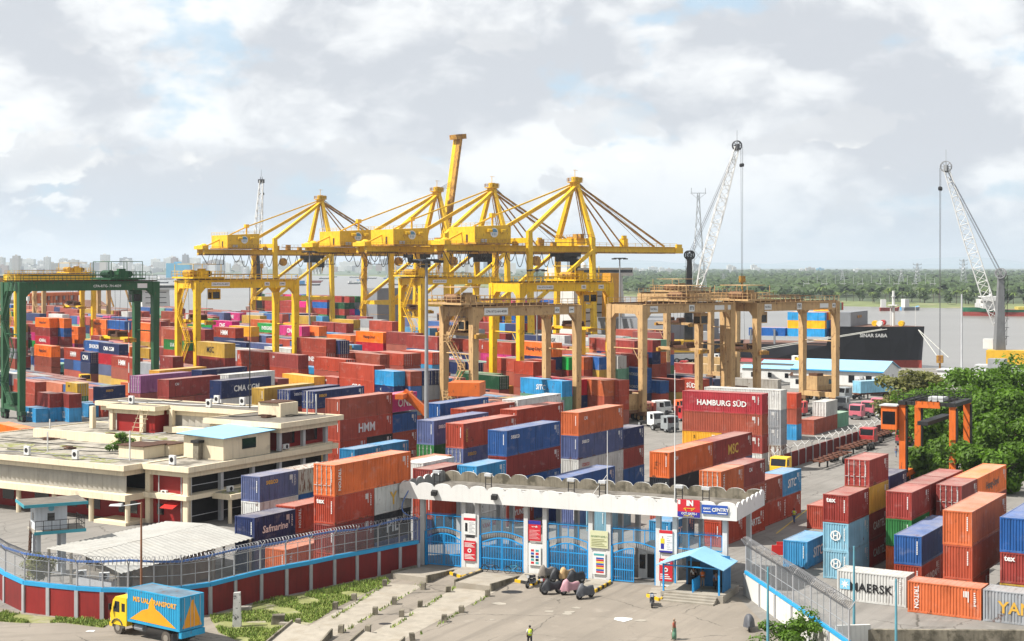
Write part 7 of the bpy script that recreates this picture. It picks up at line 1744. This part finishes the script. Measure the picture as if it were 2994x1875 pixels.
def tree(p, h, rx, label, mat, seed, nl=9, per=420, size=.3, group='big trees beside the truck lane', name='broadleaf_tree', trunk=.35, low=.35):
    rr = random.Random(seed); p = Vector(p); t = thing(name, label, 'tree', p, group)
    mb = MB(); lobes = []
    for k in range(nl * 2):
        a = rr.uniform(0, 6.28); rd = rx * math.sqrt(rr.uniform(0, 1)) * .8; z = h * rr.uniform(low, .86) * (1 - .25 * (rd / rx) ** 2)
        s = rx * rr.uniform(.2, .42); lobes.append((p + Vector((math.cos(a) * rd, math.sin(a) * rd, z)), (s, s, s * rr.uniform(.55, .8))))
    for c, rad in lobes: leaves(mb, c, rad, int(per * .5), size, rr)
    mb.build('crown', mat, t)
    tk = MB(); top = p + Vector((rr.uniform(-.4, .4), rr.uniform(-.4, .4), h * .55)); tk.tube(p, p.lerp(top, .5), trunk, trunk * .75, 8); tk.tube(p.lerp(top, .5), top, trunk * .75, trunk * .45, 8)
    for c, rad in lobes[::3]: tk.tube(p.lerp(top, rr.uniform(.55, .95)), c, trunk * .3, trunk * .08, 5)
    tk.build('trunk', mBARK, t); return t
for k, (x, d, h, rx, m, lb) in enumerate(((2672, 262, 13.2, 6.5, lfB, 'olive brown tree at the left end of the big trees'), (2705, 236, 11.0, 6.0, lfA, 'low green tree behind the straddle carrier'), (2762, 232, 11.6, 6.5, lfA, 'dense green tree above the straddle carrier'), (2830, 224, 12.2, 7.0, lfA, 'dense green tree right of the straddle carrier'),
                                      (2905, 218, 13.2, 7.0, lfA, 'tall dense green tree near the frame edge'), (2975, 212, 13.2, 7.0, lfA, 'tall dense green tree cut by the frame edge'), (2890, 246, 15.2, 7.5, lfA, 'tallest green tree at the back of the clump'), (2985, 240, 15.6, 8.0, lfA, 'tall green tree at the back, cut by the frame edge'),
                                      (2720, 205, 5.6, 4.0, lfA, 'low green bush between the carrier legs'), (2860, 196, 6.5, 5.0, lfA, 'low green bush behind the bright orange container'), (2950, 192, 7.2, 5.0, lfA, 'low green bush at the right frame edge'))):
    tree(D(x, d), h, rx, lb, m, 40 + k, nl=17 if h > 8 else 9, per=520, size=.34, low=.12 if m is lfA else .3)
tree(P(2300, 1905), 3.4, 2.6, 'roadside bush with small leaves at the lower frame edge', lfA, 77, nl=8, per=420, size=.13, group='small bushes', name='bush', trunk=.08, low=.2)
tree(P(105, 1722), 3.6, 2.2, 'dusty bush behind the fence below the watch tower', lfB, 78, nl=7, per=300, size=.14, group='small bushes', name='bush', trunk=.08, low=.2)
tree(O(6.2, 16.2, 6.7), 2.6, 1.9, 'round green bush growing on the office roof', lfA, 79, nl=7, per=420, size=.12, group='small bushes', name='bush', trunk=.06, low=.2)
# ---- far bank: palms and trees one by one along the shore, then the wood behind
rr = random.Random(21)
def palm_mesh(seed):
    r2 = random.Random(seed); tk = MB(); a = Vector((0, 0, 0)); lean = Vector((r2.uniform(-1, 1), r2.uniform(-1, 1), 0)); h = 9
    for k in range(5): b2 = a + Vector((lean.x * .25 * k / 4, lean.y * .25 * k / 4, h / 5)); tk.tube(a, b2, .28 - .03 * k, .25 - .03 * k, 6); a = b2
    fr = MB()
    for k in range(13):
        an = k * 2.4 + r2.uniform(-.2, .2); up = r2.uniform(-.2, 1.0); dv = Vector((math.cos(an), math.sin(an), 0)); pr = a; pw = .25; sd = UP.cross(dv)
        for s in range(4):
            u = (s + 1) / 4; p = a + dv * 4.2 * u + UP * (up * 2.6 * u - 3.0 * u * u); w2 = .75 * (1 - u * .8)
            fr.add([pr - sd * pw, pr, p, p - sd * w2 - UP * .25], [(0, 1, 2, 3)]); fr.add([pr, pr + sd * pw, p + sd * w2 - UP * .25, p], [(0, 1, 2, 3)]); pr = p; pw = w2
    return tk.mesh('trunk', mBARK), fr.mesh('crown', lfD)
PM = [palm_mesh(k) for k in range(3)]
def shore_mesh(seed):
    r2 = random.Random(seed); mb = MB(); tk = MB()
    for k in range(7): leaves(mb, Vector((r2.uniform(-3, 3), r2.uniform(-2.5, 2.5), r2.uniform(3.0, 7.5))), (2.4, 2.4, 1.7), 55, .75, r2)
    tk.tube((0, 0, 0), (.3, .2, 5), .4, .2, 6); tk.tube((.2, .1, 3), (2, .5, 6), .15, .06, 5); tk.tube((.2, .1, 3), (-2, -.5, 6), .15, .06, 5)
    return tk.mesh('trunk', mBARK), mb.mesh('crown', lfC)
SM = [shore_mesh(k) for k in range(4)]
def bank_y(x):
    for a, b2 in zip(BANK[:-1], BANK[1:]):
        if b2[0] <= x <= a[0]: u = (x - b2[0]) / (a[0] - b2[0]); return b2[1] + (a[1] - b2[1]) * u
    return 1100
for k in range(66):
    px = 1790 + (k * 18.4) % 1230 + rr.uniform(-8, 8)
    d = 1150
    for _ in range(8): d = bank_y((px - 1497) / F * d) + 52
    d += rr.uniform(0, 70); pl = rr.random() < .45; p = D(px, d, -1.4); s = rr.uniform(.8, 1.3)
    t = thing('palm_tree' if pl else 'shore_tree', 'feathery palm on the far river bank' if pl else 'dark round tree on the far river bank', 'tree', p, 'trees along the far bank')
    t.matrix_basis = Matrix.Translation(p) @ Matrix.Rotation(rr.uniform(0, 6.28), 4, 'Z') @ Matrix.Scale(s, 4)
    tk, cr = rr.choice(PM if pl else SM); link('trunk', tk, t, True); link('crown', cr, t, True)
wd = MB(); r2 = random.Random(5)
for k in range(5200):
    yy = 783.5 + (r2.random() ** 1.15) * 88; d = 30.2 * F / (yy - HZ); px = r2.uniform(1560, 3120) if r2.random() < .9 else r2.uniform(-300, 1600)
    x = (px - 1497) / F * d
    if d > 7500 or d < bank_y(x) + 75: continue
    s = r2.uniform(3.2, 6.2) * (1 + d / 9000); c = Vector((x, d, r2.uniform(3, 6.5)))
    for j in range(9):
        v2 = Vector((r2.gauss(0, 1), r2.gauss(0, .8), abs(r2.gauss(0, .8)))).normalized(); p = c + Vector((v2.x * s, v2.y * s, v2.z * s * .75)); n2 = (v2 + Vector((0, -.2, .5))).normalized(); s1 = n2.cross(Vector((r2.uniform(-1, 1), r2.uniform(-1, 1), .3))).normalized() * s * .5; s2 = n2.cross(s1)
        wd.add([p - s1 - s2, p + s1 - s2 * .7, p + s1 * .7 + s2, p - s1 + s2], [(0, 1, 2, 3)])
tag(wd.build('forest', lfC), 'wooded plain stretching to the horizon beyond the river', 'forest', None, 'stuff')
# ================================================================ ships
mHBLK = M('hull_black', (.018, .019, .026), .45, .3, .15, streak=.3); mHRED = M('hull_red', (.38, .06, .045), .7, .15, .2, streak=.4); mHGRY = M('hull_grey', (.24, .25, .27), .6, .1, .2); mHGRN = M('hull_green', (.03, .20, .10), .5, .1, .2); mSUP = M('ship_white', (.66, .66, .64), .5, .06, .2, streak=.15); mDECK = M('ship_deck', (.20, .10, .07), .8, .2, .3)
def hull(L, bm, zt, zb, zk, fl=27.0, zf=None, boot=2.9):
    """stations from bow (x=0) to stern (x=-L): upper strake and boot top"""
    mb = MB(); zf = zf or zb
    st = []
    for x in (0, -1.5, -4, -9, -16, -26, -27.5, -45, -L * .5, -L * .85, -L):
        u = min(-x / 30.0, 1); w1 = bm / 2 * (1 - (1 - u) ** 2.2) if x < 0 else .15; w0 = bm / 2 * max(0, 1 - (1 - min(max(-x - 1.5, 0) / 42.0, 1)) ** 1.7) + .1
        if x < -L * .8: w0 *= .85
        zd = zf if -x <= fl else zb; off = 1.5 * (1 - u) if x > -2 else 0
        st.append((x, w1, w0, zd))
    rings = []
    for x, w1, w0, zd in st:
        zm = zk + boot
        wm = w0 + (w1 - w0) * .25
        rings.append([Vector((x + (0 if x < 0 else .8), -w1, zd)), Vector((x, -wm, zm)), Vector((x, -w0, zk)), Vector((x, w0, zk)), Vector((x, wm, zm)), Vector((x + (0 if x < 0 else .8), w1, zd))])
    for a, b2 in zip(rings[:-1], rings[1:]):
        for k, m in ((0, 0), (1, 1), (3, 1), (4, 0)): mb.add([a[k], a[k + 1], b2[k + 1], b2[k]], [(0, 1, 2, 3)], m)
        mb.add([a[0], b2[0], b2[5], a[5]], [(0, 1, 2, 3)], 2)
    e = rings[-1]; mb.add([e[0], e[1], e[4], e[5]], [(0, 1, 2, 3)], 0); mb.add([e[1], e[2], e[3], e[4]], [(0, 1, 2, 3)], 1)
    f0 = rings[0]; mb.add([f0[0], f0[1], f0[4], f0[5]], [(0, 1, 2, 3)], 0); mb.add([f0[1], f0[2], f0[3], f0[4]], [(0, 1, 2, 3)], 1)
    return mb
def deckbox(par, x, y, z, colr, lg=None, L=12.19, lab=True):
    o = link('deck_container', cmesh(L, 2.6)['body0'], par, True); o.matrix_basis = Matrix.Translation(Vector((x, y, z))); o.color = c4(hexc(CC[colr][1])); return o
def ship(bow, dirv, L, bm, zf, zb, label, up=mHBLK, boot=mHRED, zk=WZ - .4, name='container_ship', fl=27, group='ships on the river'):
    b0 = Vector((bow[0], bow[1], 0)); t = thing(name, label, 'ship', b0, group); t.matrix_basis = frame(b0, dirv)
    hull(L, bm, zf, zb, zk, fl, zf).build('hull', [up, boot, mDECK], t, local=True); return t
def bridge(t, x0, x1, w2, z0, floors, m=mSUP, funnel=None):
    for k in range(floors):
        i = .5 * k * .4; b1 = MB().box(x0 + i, -w2 + i * .3, z0 + 2.8 * k, x1 - i, w2 - i * .3, z0 + 2.8 * (k + 1)).build('deckhouse', m, t, local=True)
        MB().box(x0 + i - .03, -w2 + 2, z0 + 2.8 * k + 1.3, x1 - i + .03, w2 - 2, z0 + 2.8 * k + 1.7).build('window_band', mDKGLASS, b1, local=True)
    zt = z0 + 2.8 * floors; mb = MB(); mb.box(x0 - 1, -w2 - 2.5, zt, x1 + 1, w2 + 2.5, zt + 2.8); br = mb.build('wheelhouse', m, t, local=True)
    MB().box(x0 - 1.04, -w2 - 2.2, zt + 1.1, x1 + 1.04, w2 + 2.2, zt + 2.1).build('bridge_windows', mDKGLASS, br, local=True)
    mb = MB(); mb.tube(((x0 + x1) / 2, 0, zt + 2.8), ((x0 + x1) / 2, 0, zt + 9), .3, .15, 6); mb.box((x0 + x1) / 2 - .3, -2, zt + 6, (x0 + x1) / 2 + .3, 2, zt + 6.3); mb.lathe(((x0 + x1) / 2, 2.5, zt + 2.8), [(.9, 0), (1, 1), (.5, 1.8)], 8); mb.build('radar_mast', mSUP, t, local=True)
    if funnel: MB().hexa([(x0 - 8, -2.5, z0), (x0 - 3, -2.5, z0), (x0 - 3, 2.5, z0), (x0 - 8, 2.5, z0)], [(x0 - 7.5, -2.2, zt + 1), (x0 - 3.5, -2.2, zt + 1), (x0 - 3.5, 2.2, zt + 1), (x0 - 7.5, 2.2, zt + 1)]).build('funnel', funnel, t, local=True)
fw = Vector((130, 480, 0)) - Vector((83, 503, 0)); fw.normalize()
sn = ship((131, 481), fw, 175, 26, 9.7, 3.6, 'black and red container ship moored bow first beyond the quay shed')
text('SINAR SABA', mPLAIN, sn, (-12.8, -11.55, 7.0), (1, .40, 0), (.40, -1, -.12), h=1.2, wmax=10.5, local=True, bold=.03)
mb = MB(); mb.tube((-9, 0, 9.7), (-9, 0, 21), .55, .4, 8); mb.box(-10.5, -1.6, 16.2, -7.5, 1.6, 16.5); mb.box(-9.3, -1.8, 19, -8.7, 1.8, 19.3); mb.tube((-9.9, 0, 9.8), (-9.9, 0, 16), .2, .2, 6); mb.build('foremast', mSUP, sn, local=True)
MB().tube((-2, 0, 9.7), (-2, 0, 16), .12, .08, 6).build('jackstaff', mSUP, sn, local=True)
MB().box(-24, -12, 9.7, -20, 12, 14.2).build('breakwater', mHGRY, sn, local=True); MB().box(-19.9, -3, 12.2, -19.85, 3, 13).build('company_board', mYELD, sn, local=True)
for x, y, m in ((-14, -4, mYEL), (-13, 3, mRED), (-6, -2, mYEL), (-12, -6, mWHITE)): mb = MB(); mb.tube((x, y - 1.2, 10.6), (x, y + 1.2, 10.6), .9, .9, 10); mb.build('winch', m, sn, local=True)
for k in range(14):
    MB().box(-45 - k * 8, -12.6, 3.6, -44.4 - k * 8, -12.2, 8.4).build('lashing_post', mHGRY, sn, local=True)
for k in range(5): MB().box(-78 - k * 14, -11.8, 4.4, -66 - k * 14, 11.8, 6.4).build('hatch_cover', mHGRY, sn, local=True)
for i, row in enumerate((('lb', 'bl', 'nv', 'lb'), ('yb', 'lb', 'bl', 'or'), ('lb', 'rd', 'yb', 'wh'))):
    for j, cc in enumerate(row): deckbox(sn, -40.5 - (i == 2) * .0, -12 + j * 2.6, 6.2 + i * 2.62, cc)
for j, cc in enumerate(('yb', 'or', 'rd', 'gy', 'mt', 'rd')): deckbox(sn, -40.0 + 6.2, -5 + j * 2.6, 14.3, cc, L=6.06)
for j in range(3): deckbox(sn, -53.5, -12 + j * 2.6, 6.2, ('bl', 'lb', 'or')[j])
rope = MB()
for a, b2 in (((-9, -9.6, 9.0), (-50, -20, 1.5)), ((-10.5, -9.9, 9.0), (-53, -20, 1.5)), ((-.8, -1.5, 8.6), (8, -16, .8)), ((-.8, -1, 8.6), (11, -15, .8))):
    rope.tube(sn.matrix_basis @ Vector(a), sn.matrix_basis @ Vector(b2), .13, .13, 5)
one('mooring_ropes', rope, mROPE, 'pale mooring ropes from the black ship bow to the quay', 'rope')
# the two ships under the quay cranes
def uw(u, w2, z=0): p = U * u + W * w2; p.z = z; return p
s2 = ship(uw(482, 340), U, 150, 26, 10.5, 5.5, 'black ship with white bridge under the nearest quay cranes', fl=24)
text('FARHA', mPLAIN, s2, (-13, 10.9, 7.6), (-1, -.3, 0), (-.3, 1, -.1), h=1.2, wmax=9, local=True, bold=.03)
bridge(s2, -96, -84, 11.5, 6, 7, mSUP, M('funnel_orange', (.7, .33, .03), .5))
MB().box(-140, -12, 5.5, -106, 12, 12).build('stern_house', mHGRY, s2, local=True)
rb = random.Random(3)
for bx0 in (-40, -54, -68):
    for j in range(9):
        for z in range(rb.randint(2, 4)): deckbox(s2, bx0, 9.2 - j * 2.6, 6.2 + z * 2.62, rb.choice('pk mr rd mr br bl dg rd nv pk or'.split()))
s3 = ship(uw(640, 342), U, 150, 26, 10, 5.0, 'black ship with stacked pink and maroon boxes under the upstream quay crane', fl=22)
for bx0 in (-34, -48, -62, -76, -90, -104):
    for j in range(6):
        for z in range(rb.randint(2, 4)): deckbox(s3, bx0, 9.2 - j * 2.6, 5.8 + z * 2.62, rb.choice('pk mr mr gn mr rd dg bl gy mr'.split()))
MB().box(-128, -11, 5, -120, 11, 20).build('deckhouse', mHGRY, s3, local=True)
s4 = ship(uw(860, 345), U, 120, 20, 9, 5, 'grey cargo ship moored far upstream with white bridge', mHGRY, mHRED, fl=18); bridge(s4, -110, -100, 8, 5, 4, mSUP)
for k in range(3): MB().beam((-30 - k * 24, 0, 6), (-24 - k * 24, 4, 26), .7, .7).build('derrick', mYELD, s4, local=True)
s5 = ship(uw(1120, 350), U, 130, 22, 10, 6, 'white and buff cargo ship at the far left berths', mHGRY, mHRED, fl=18); bridge(s5, -110, -98, 9, 6, 5, mSUP, mYELD)
for k in range(4): MB().beam((-25 - k * 20, 0, 6), (-18 - k * 20, 4, 30), .9, .9).build('derrick', mYELD if k % 2 else M('derrick_plum', (.18, .08, .10), .6), s5, local=True)
s6 = ship(D(2815, 985, WZ), Vector((-1, .12, 0)), 75, 14, 2.0, .6, 'small green and red coaster anchored in mid river', mHGRN, mHRED, WZ - .3, 'coaster', 12)
bridge(s6, -22, -12, 4.5, .8, 2, mSUP); MB().box(-70, -6, .6, -34, 6, 2.4).build('hatch_coaming', M('hatch_yellow', (.6, .5, .1), .6), s6, local=True)
# river boats
rb = random.Random(14)
for k in range(34):
    px = rb.uniform(420, 1170) if k < 28 else rb.uniform(2480, 2960); d = rb.uniform(2500, 4800) if k < 28 else rb.uniform(1080, 1120); p = D(px, d, WZ); L = rb.uniform(16, 38) if k < 28 else 14
    if k >= 28 and d > bank_y(p.x) - 8: p.y = bank_y(p.x) - 8
    t = thing('river_boat', 'small river boat moored off the far city' if k < 28 else 'small covered boat at the far river bank', 'boat', p, 'small river boats'); t.matrix_basis = frame(p, ang(rb.uniform(60, 120)))
    MB().hexa([(-L / 2, -1.6, 0), (L * .35, -1.6, 0), (L * .46, 0, 0), (L * .35, 1.6, 0), (-L / 2, 1.6, 0)], [(-L / 2, -2.4, 2.4), (L * .38, -2.2, 2.4), (L / 2, 0, 3.4), (L * .38, 2.2, 2.4), (-L / 2, 2.4, 2.4)]).build('hull', rb.choice((mHBLK, mHGRN, mHRED, mHGRY, mBLUEP)), t, local=True)
    MB().box(-L * .45, -1.9, 2.4, -L * .2, 1.9, 2.4 + rb.uniform(2.5, 6)).build('cabin', mSUP if rb.random() < .8 else mBLUEP, t, local=True)
# ================================================================ the far city, pylons
cy = [M('city_white', (.72, .72, .70), .8, .1, .01), M('city_cream', (.52, .48, .42), .8, .1, .01), M('city_grey', (.34, .35, .37), .8, .1, .01), M('city_pink', (.42, .33, .30), .8, .1, .01), M('city_blue', (.10, .45, .68), .6, .1, .01)]  # the white is raised to carry some distance haze
mWB = M('city_window', (.30, .31, .34), .4, .2, .05)
rc = random.Random(17)
def block(p, w2, dp, h, m, win=True, label='pale block on the far city skyline', rows=None, group='far city buildings'):
    t = thing('city_building', label, 'building', p, group)
    MB().obox(p - Vector((w2 / 2, 0, 0)), (w2, 0, 0), (0, dp, 0), (0, 0, h)).build('wall', m, t)
    if win:
        n = max(int(h / 4), 1); mb = MB()
        for k in range(n):
            z = h * (k + .35) / n; nc = max(int(w2 / 5), 2)
            for j in range(nc): x0 = -w2 / 2 + w2 * (j + .2) / nc; mb.poly([p + Vector((x0, -.15, z)), p + Vector((x0 + w2 / nc * .55, -.15, z)), p + Vector((x0 + w2 / nc * .55, -.15, z + h / n * .5)), p + Vector((x0, -.15, z + h / n * .5))])
        o = mb.build('windows', mWB, t); o['kind'] = 'stuff'
    MB().obox(p + Vector((-w2 * .2, dp * .3, h)), (w2 * .3, 0, 0), (0, dp * .3, 0), (0, 0, 4)).build('roof_room', m, t)
def hillz(px, d):
    f2 = 14 + 10 * math.sin(px * .013) + 7 * math.sin(px * .041) + 4 * math.sin(px * .11)
    return max(-2 + (f2 * (1 if px < 1150 else .3) + 2) * (d - 5400) / 1500, -1.2)
for k in range(190):
    px = rc.uniform(-20, 1180) if k < 165 else rc.uniform(1180, 1500); d = rc.uniform(5300, 6700); w2 = rc.uniform(14, 40) + (d - 5300) * .01; h = rc.choice((12, 16, 20, 24, 28, 34, 44)) * rc.uniform(.8, 1.2) + (d - 5300) * .008
    if px < 420: h *= 1.15
    ci = rc.choice((0, 0, 1, 0, 2, 3)); block(D(px, d, hillz(px, d) - 1.5), w2, rc.uniform(14, 30), h, cy[ci], k < 70, '%s %s block %s the far city skyline' % ('low' if h < 22 else 'tall', ('white', 'cream', 'grey', 'pinkish')[ci], 'with windows on' if k < 70 else 'on'))
for px, yt, wpx, d, m, lb in ((540, 745, 15, 5400, cy[2], 'tall grey glass tower on the far city skyline'), (508, 754, 18, 5450, cy[3], 'tall brownish tower beside the grey glass tower'), (305, 745, 24, 5600, cy[0], 'wide white block highest in the far city'), (45, 748, 18, 5300, cy[1], 'tall cream block at the left end of the skyline'), (135, 752, 16, 5400, cy[0], 'tall white block near the left end of the skyline')):
    block(D(px, d, -1.2), wpx * d / F, 25, ZY(yt, d) + 1.2, m, True, lb, group='taller towers of the far city')
block(D(520, 3950, -2), 62, 30, ZY(770, 3950) + 2, cy[4], False, 'bright blue warehouse on the far shore', group='far shore sheds')
hl = MB(); n = 40
for i in range(n):
    px0, px1 = -60 + i * 32, -60 + (i + 1) * 32; f2 = lambda q2: 14 + 10 * math.sin(q2 * .013) + 7 * math.sin(q2 * .041) + 4 * math.sin(q2 * .11)
    d = 6900; hl.poly([D(px0, 5400, -2), D(px1, 5400, -2), D(px1, d, f2(px1) * (1 if px1 < 1150 else .3)), D(px0, d, f2(px0) * (1 if px0 < 1150 else .3))])
struct('city_hills', hl, M('city_hill', (.10, .14, .09), .95, .3, .004))
for px, yt, wpx, d, m in ((1910, 781, 26, 6800, 0), (1935, 783, 14, 6700, 0), (1958, 786, 20, 6500, 1), (2030, 773, 30, 7000, 2), (2135, 776, 16, 6900, 0), (2148, 781, 10, 6800, 1), (2205, 775, 16, 7000, 0), (2215, 783, 20, 6600, 0), (2370, 783, 26, 7000, 1), (2400, 785, 20, 6800, 4), (2345, 787, 12, 6600, 0), (2510, 787, 24, 7000, 0), (2600, 789, 16, 6500, 1), (1860, 785, 16, 6900, 1), (1880, 788, 20, 6400, 0)):
    block(D(px, d, -1), wpx * d / F, 24, max(ZY(yt, d) + 1, 8), cy[m], True, 'pale building rising from the wooded plain', group='buildings on the wooded plain')
def pylon(p, h, wb, label, top=True):
    t = thing('pylon', label, 'pylon', p, 'power line pylons'); p = Vector(p); mb = MB(); n = 9; rg = []
    for i in range(n + 1):
        u = i / n; s = wb * (1 - u) ** 1.3 / 2 + wb * .07; rg.append([p + Vector((sx * s, sy * s, h * u)) for sx, sy in ((-1, -1), (1, -1), (1, 1), (-1, 1))])
    r = wb * .016 + .06
    for i in range(n):
        for k in range(4): mb.tube(rg[i][k], rg[i + 1][k], r, r, 4); mb.tube(rg[i][k], rg[i + 1][(k + 1) % 4], r * .6, r * .6, 3); mb.tube(rg[i + 1][k], rg[i][(k + 1) % 4], r * .6, r * .6, 3)
    mb.build('lattice_tower', mSTEEL, t)
    am = MB()
    for z in ((1.0,) if top else (.72, .84, .96)): am.beam(p + Vector((-wb * .55, 0, h * z)), p + Vector((wb * .55, 0, h * z)), r * 2, r * 2); [am.tube(p + Vector((s * wb * .5, 0, h * z)), p + Vector((s * wb * .5, 0, h * z + h * .05)), r, r, 4) for s in (-1, 1)]; am.tube(p + Vector((-wb * .55, 0, h * z)), p + Vector((0, 0, h * z - h * .06)), r * .7, r * .7, 3); am.tube(p + Vector((wb * .55, 0, h * z)), p + Vector((0, 0, h * z - h * .06)), r * .7, r * .7, 3)
    am.build('cross_arm', mSTEEL, t)
pylon(D(2042, 1500, -1), ZY(565, 1500) + 1, 14, 'very tall red and white lattice pylon beside the mobile crane')
for px, yt, d, lb in ((2635, 790, 1750, 'lattice pylon on the far bank, nearer the black ship'), (2682, 770, 1700, 'taller lattice pylon on the far bank beside the hanging hook'), (2817, 758, 1800, 'lattice pylon seen behind the white crane boom'), (2115, 800, 2200, 'small lattice pylon in the wooded plain'), (2463, 792, 2000, 'small lattice pylon above the ship bow')): pylon(D(px, d, -1), ZY(yt, d) + 1, 9, lb, False)
for k in range(30):
    px = 2350 + k * 13.2; d = 1520 + (k % 4) * 30; h = (14, 18, 11, 20)[k % 4]; p = D(px, d, -1)
    t = thing('substation_post', 'pale substation gantry post on the far bank', 'post', p, 'substation posts'); mb = MB(); mb.tube(p, p + UP * h, .22, .16, 5); mb.build('post', mLGREY, t)
    if k % 2 == 0: MB().beam(p + UP * (h - 2), p + UP * (h - 2) + Vector((6, 0, 0)), .3, .5).build('cross_beam', mWHITE, t)

# ================================================================ humid air over the river plain
hv = bpy.data.materials.new('humid_air'); hv.use_nodes = True; q = NT(hv.node_tree)
pvn = q.n('ShaderNodeVolumePrincipled'); pvn.inputs['Color'].default_value = (.80, .90, 1.0, 1); pvn.inputs['Density'].default_value = 7.0e-5; pvn.inputs['Anisotropy'].default_value = .2
on = q.n('ShaderNodeOutputMaterial'); hv.node_tree.links.new(pvn.outputs[0], on.inputs['Volume'])
hz = MB().box(-21000, -600, -8, 21000, 31000, 330).build('haze', hv); tag(hz, 'thin humid haze softening the far bank and city', 'haze', None, 'stuff')
# ================================================================ labels that single out each container
TW = ['', 'bottom tier', 'second tier', 'third tier', 'fourth tier', 'fifth tier']
pxx = lambda p: 1497 + p.x / max(p.y, 1) * F
for c in CONTS:
    tier = 'topmost' if c['top'] and c['n'] > 1 else TW[min(c['tier'], 5)]
    lt = ' with lettering' if c['lg'] else ''
    if c['door']: lt = lt or ' with doors'
    c['o']['label'] = '%s %s container%s, %s, %s' % (c['col'], c['size'], lt, tier, c['reg'])
def settle():
    from collections import defaultdict
    gr = defaultdict(list)
    for o in bpy.data.objects:
        if o.parent is None and 'label' in o: gr[o['label']].append(o)
    for lb, os_ in gr.items():
        if len(os_) < 2: continue
        pos = []
        for o in os_:
            p = o.matrix_basis.translation if o.type == 'EMPTY' else sum((Vector(v2) for v2 in o.bound_box), Vector()) / 8
            pos.append((pxx(p), o))
        for k, (_, o) in enumerate(sorted(pos, key=lambda t: t[0])): o['label'] = lb + ', ' + ordn(k + 1) + ' from the left'
settle()
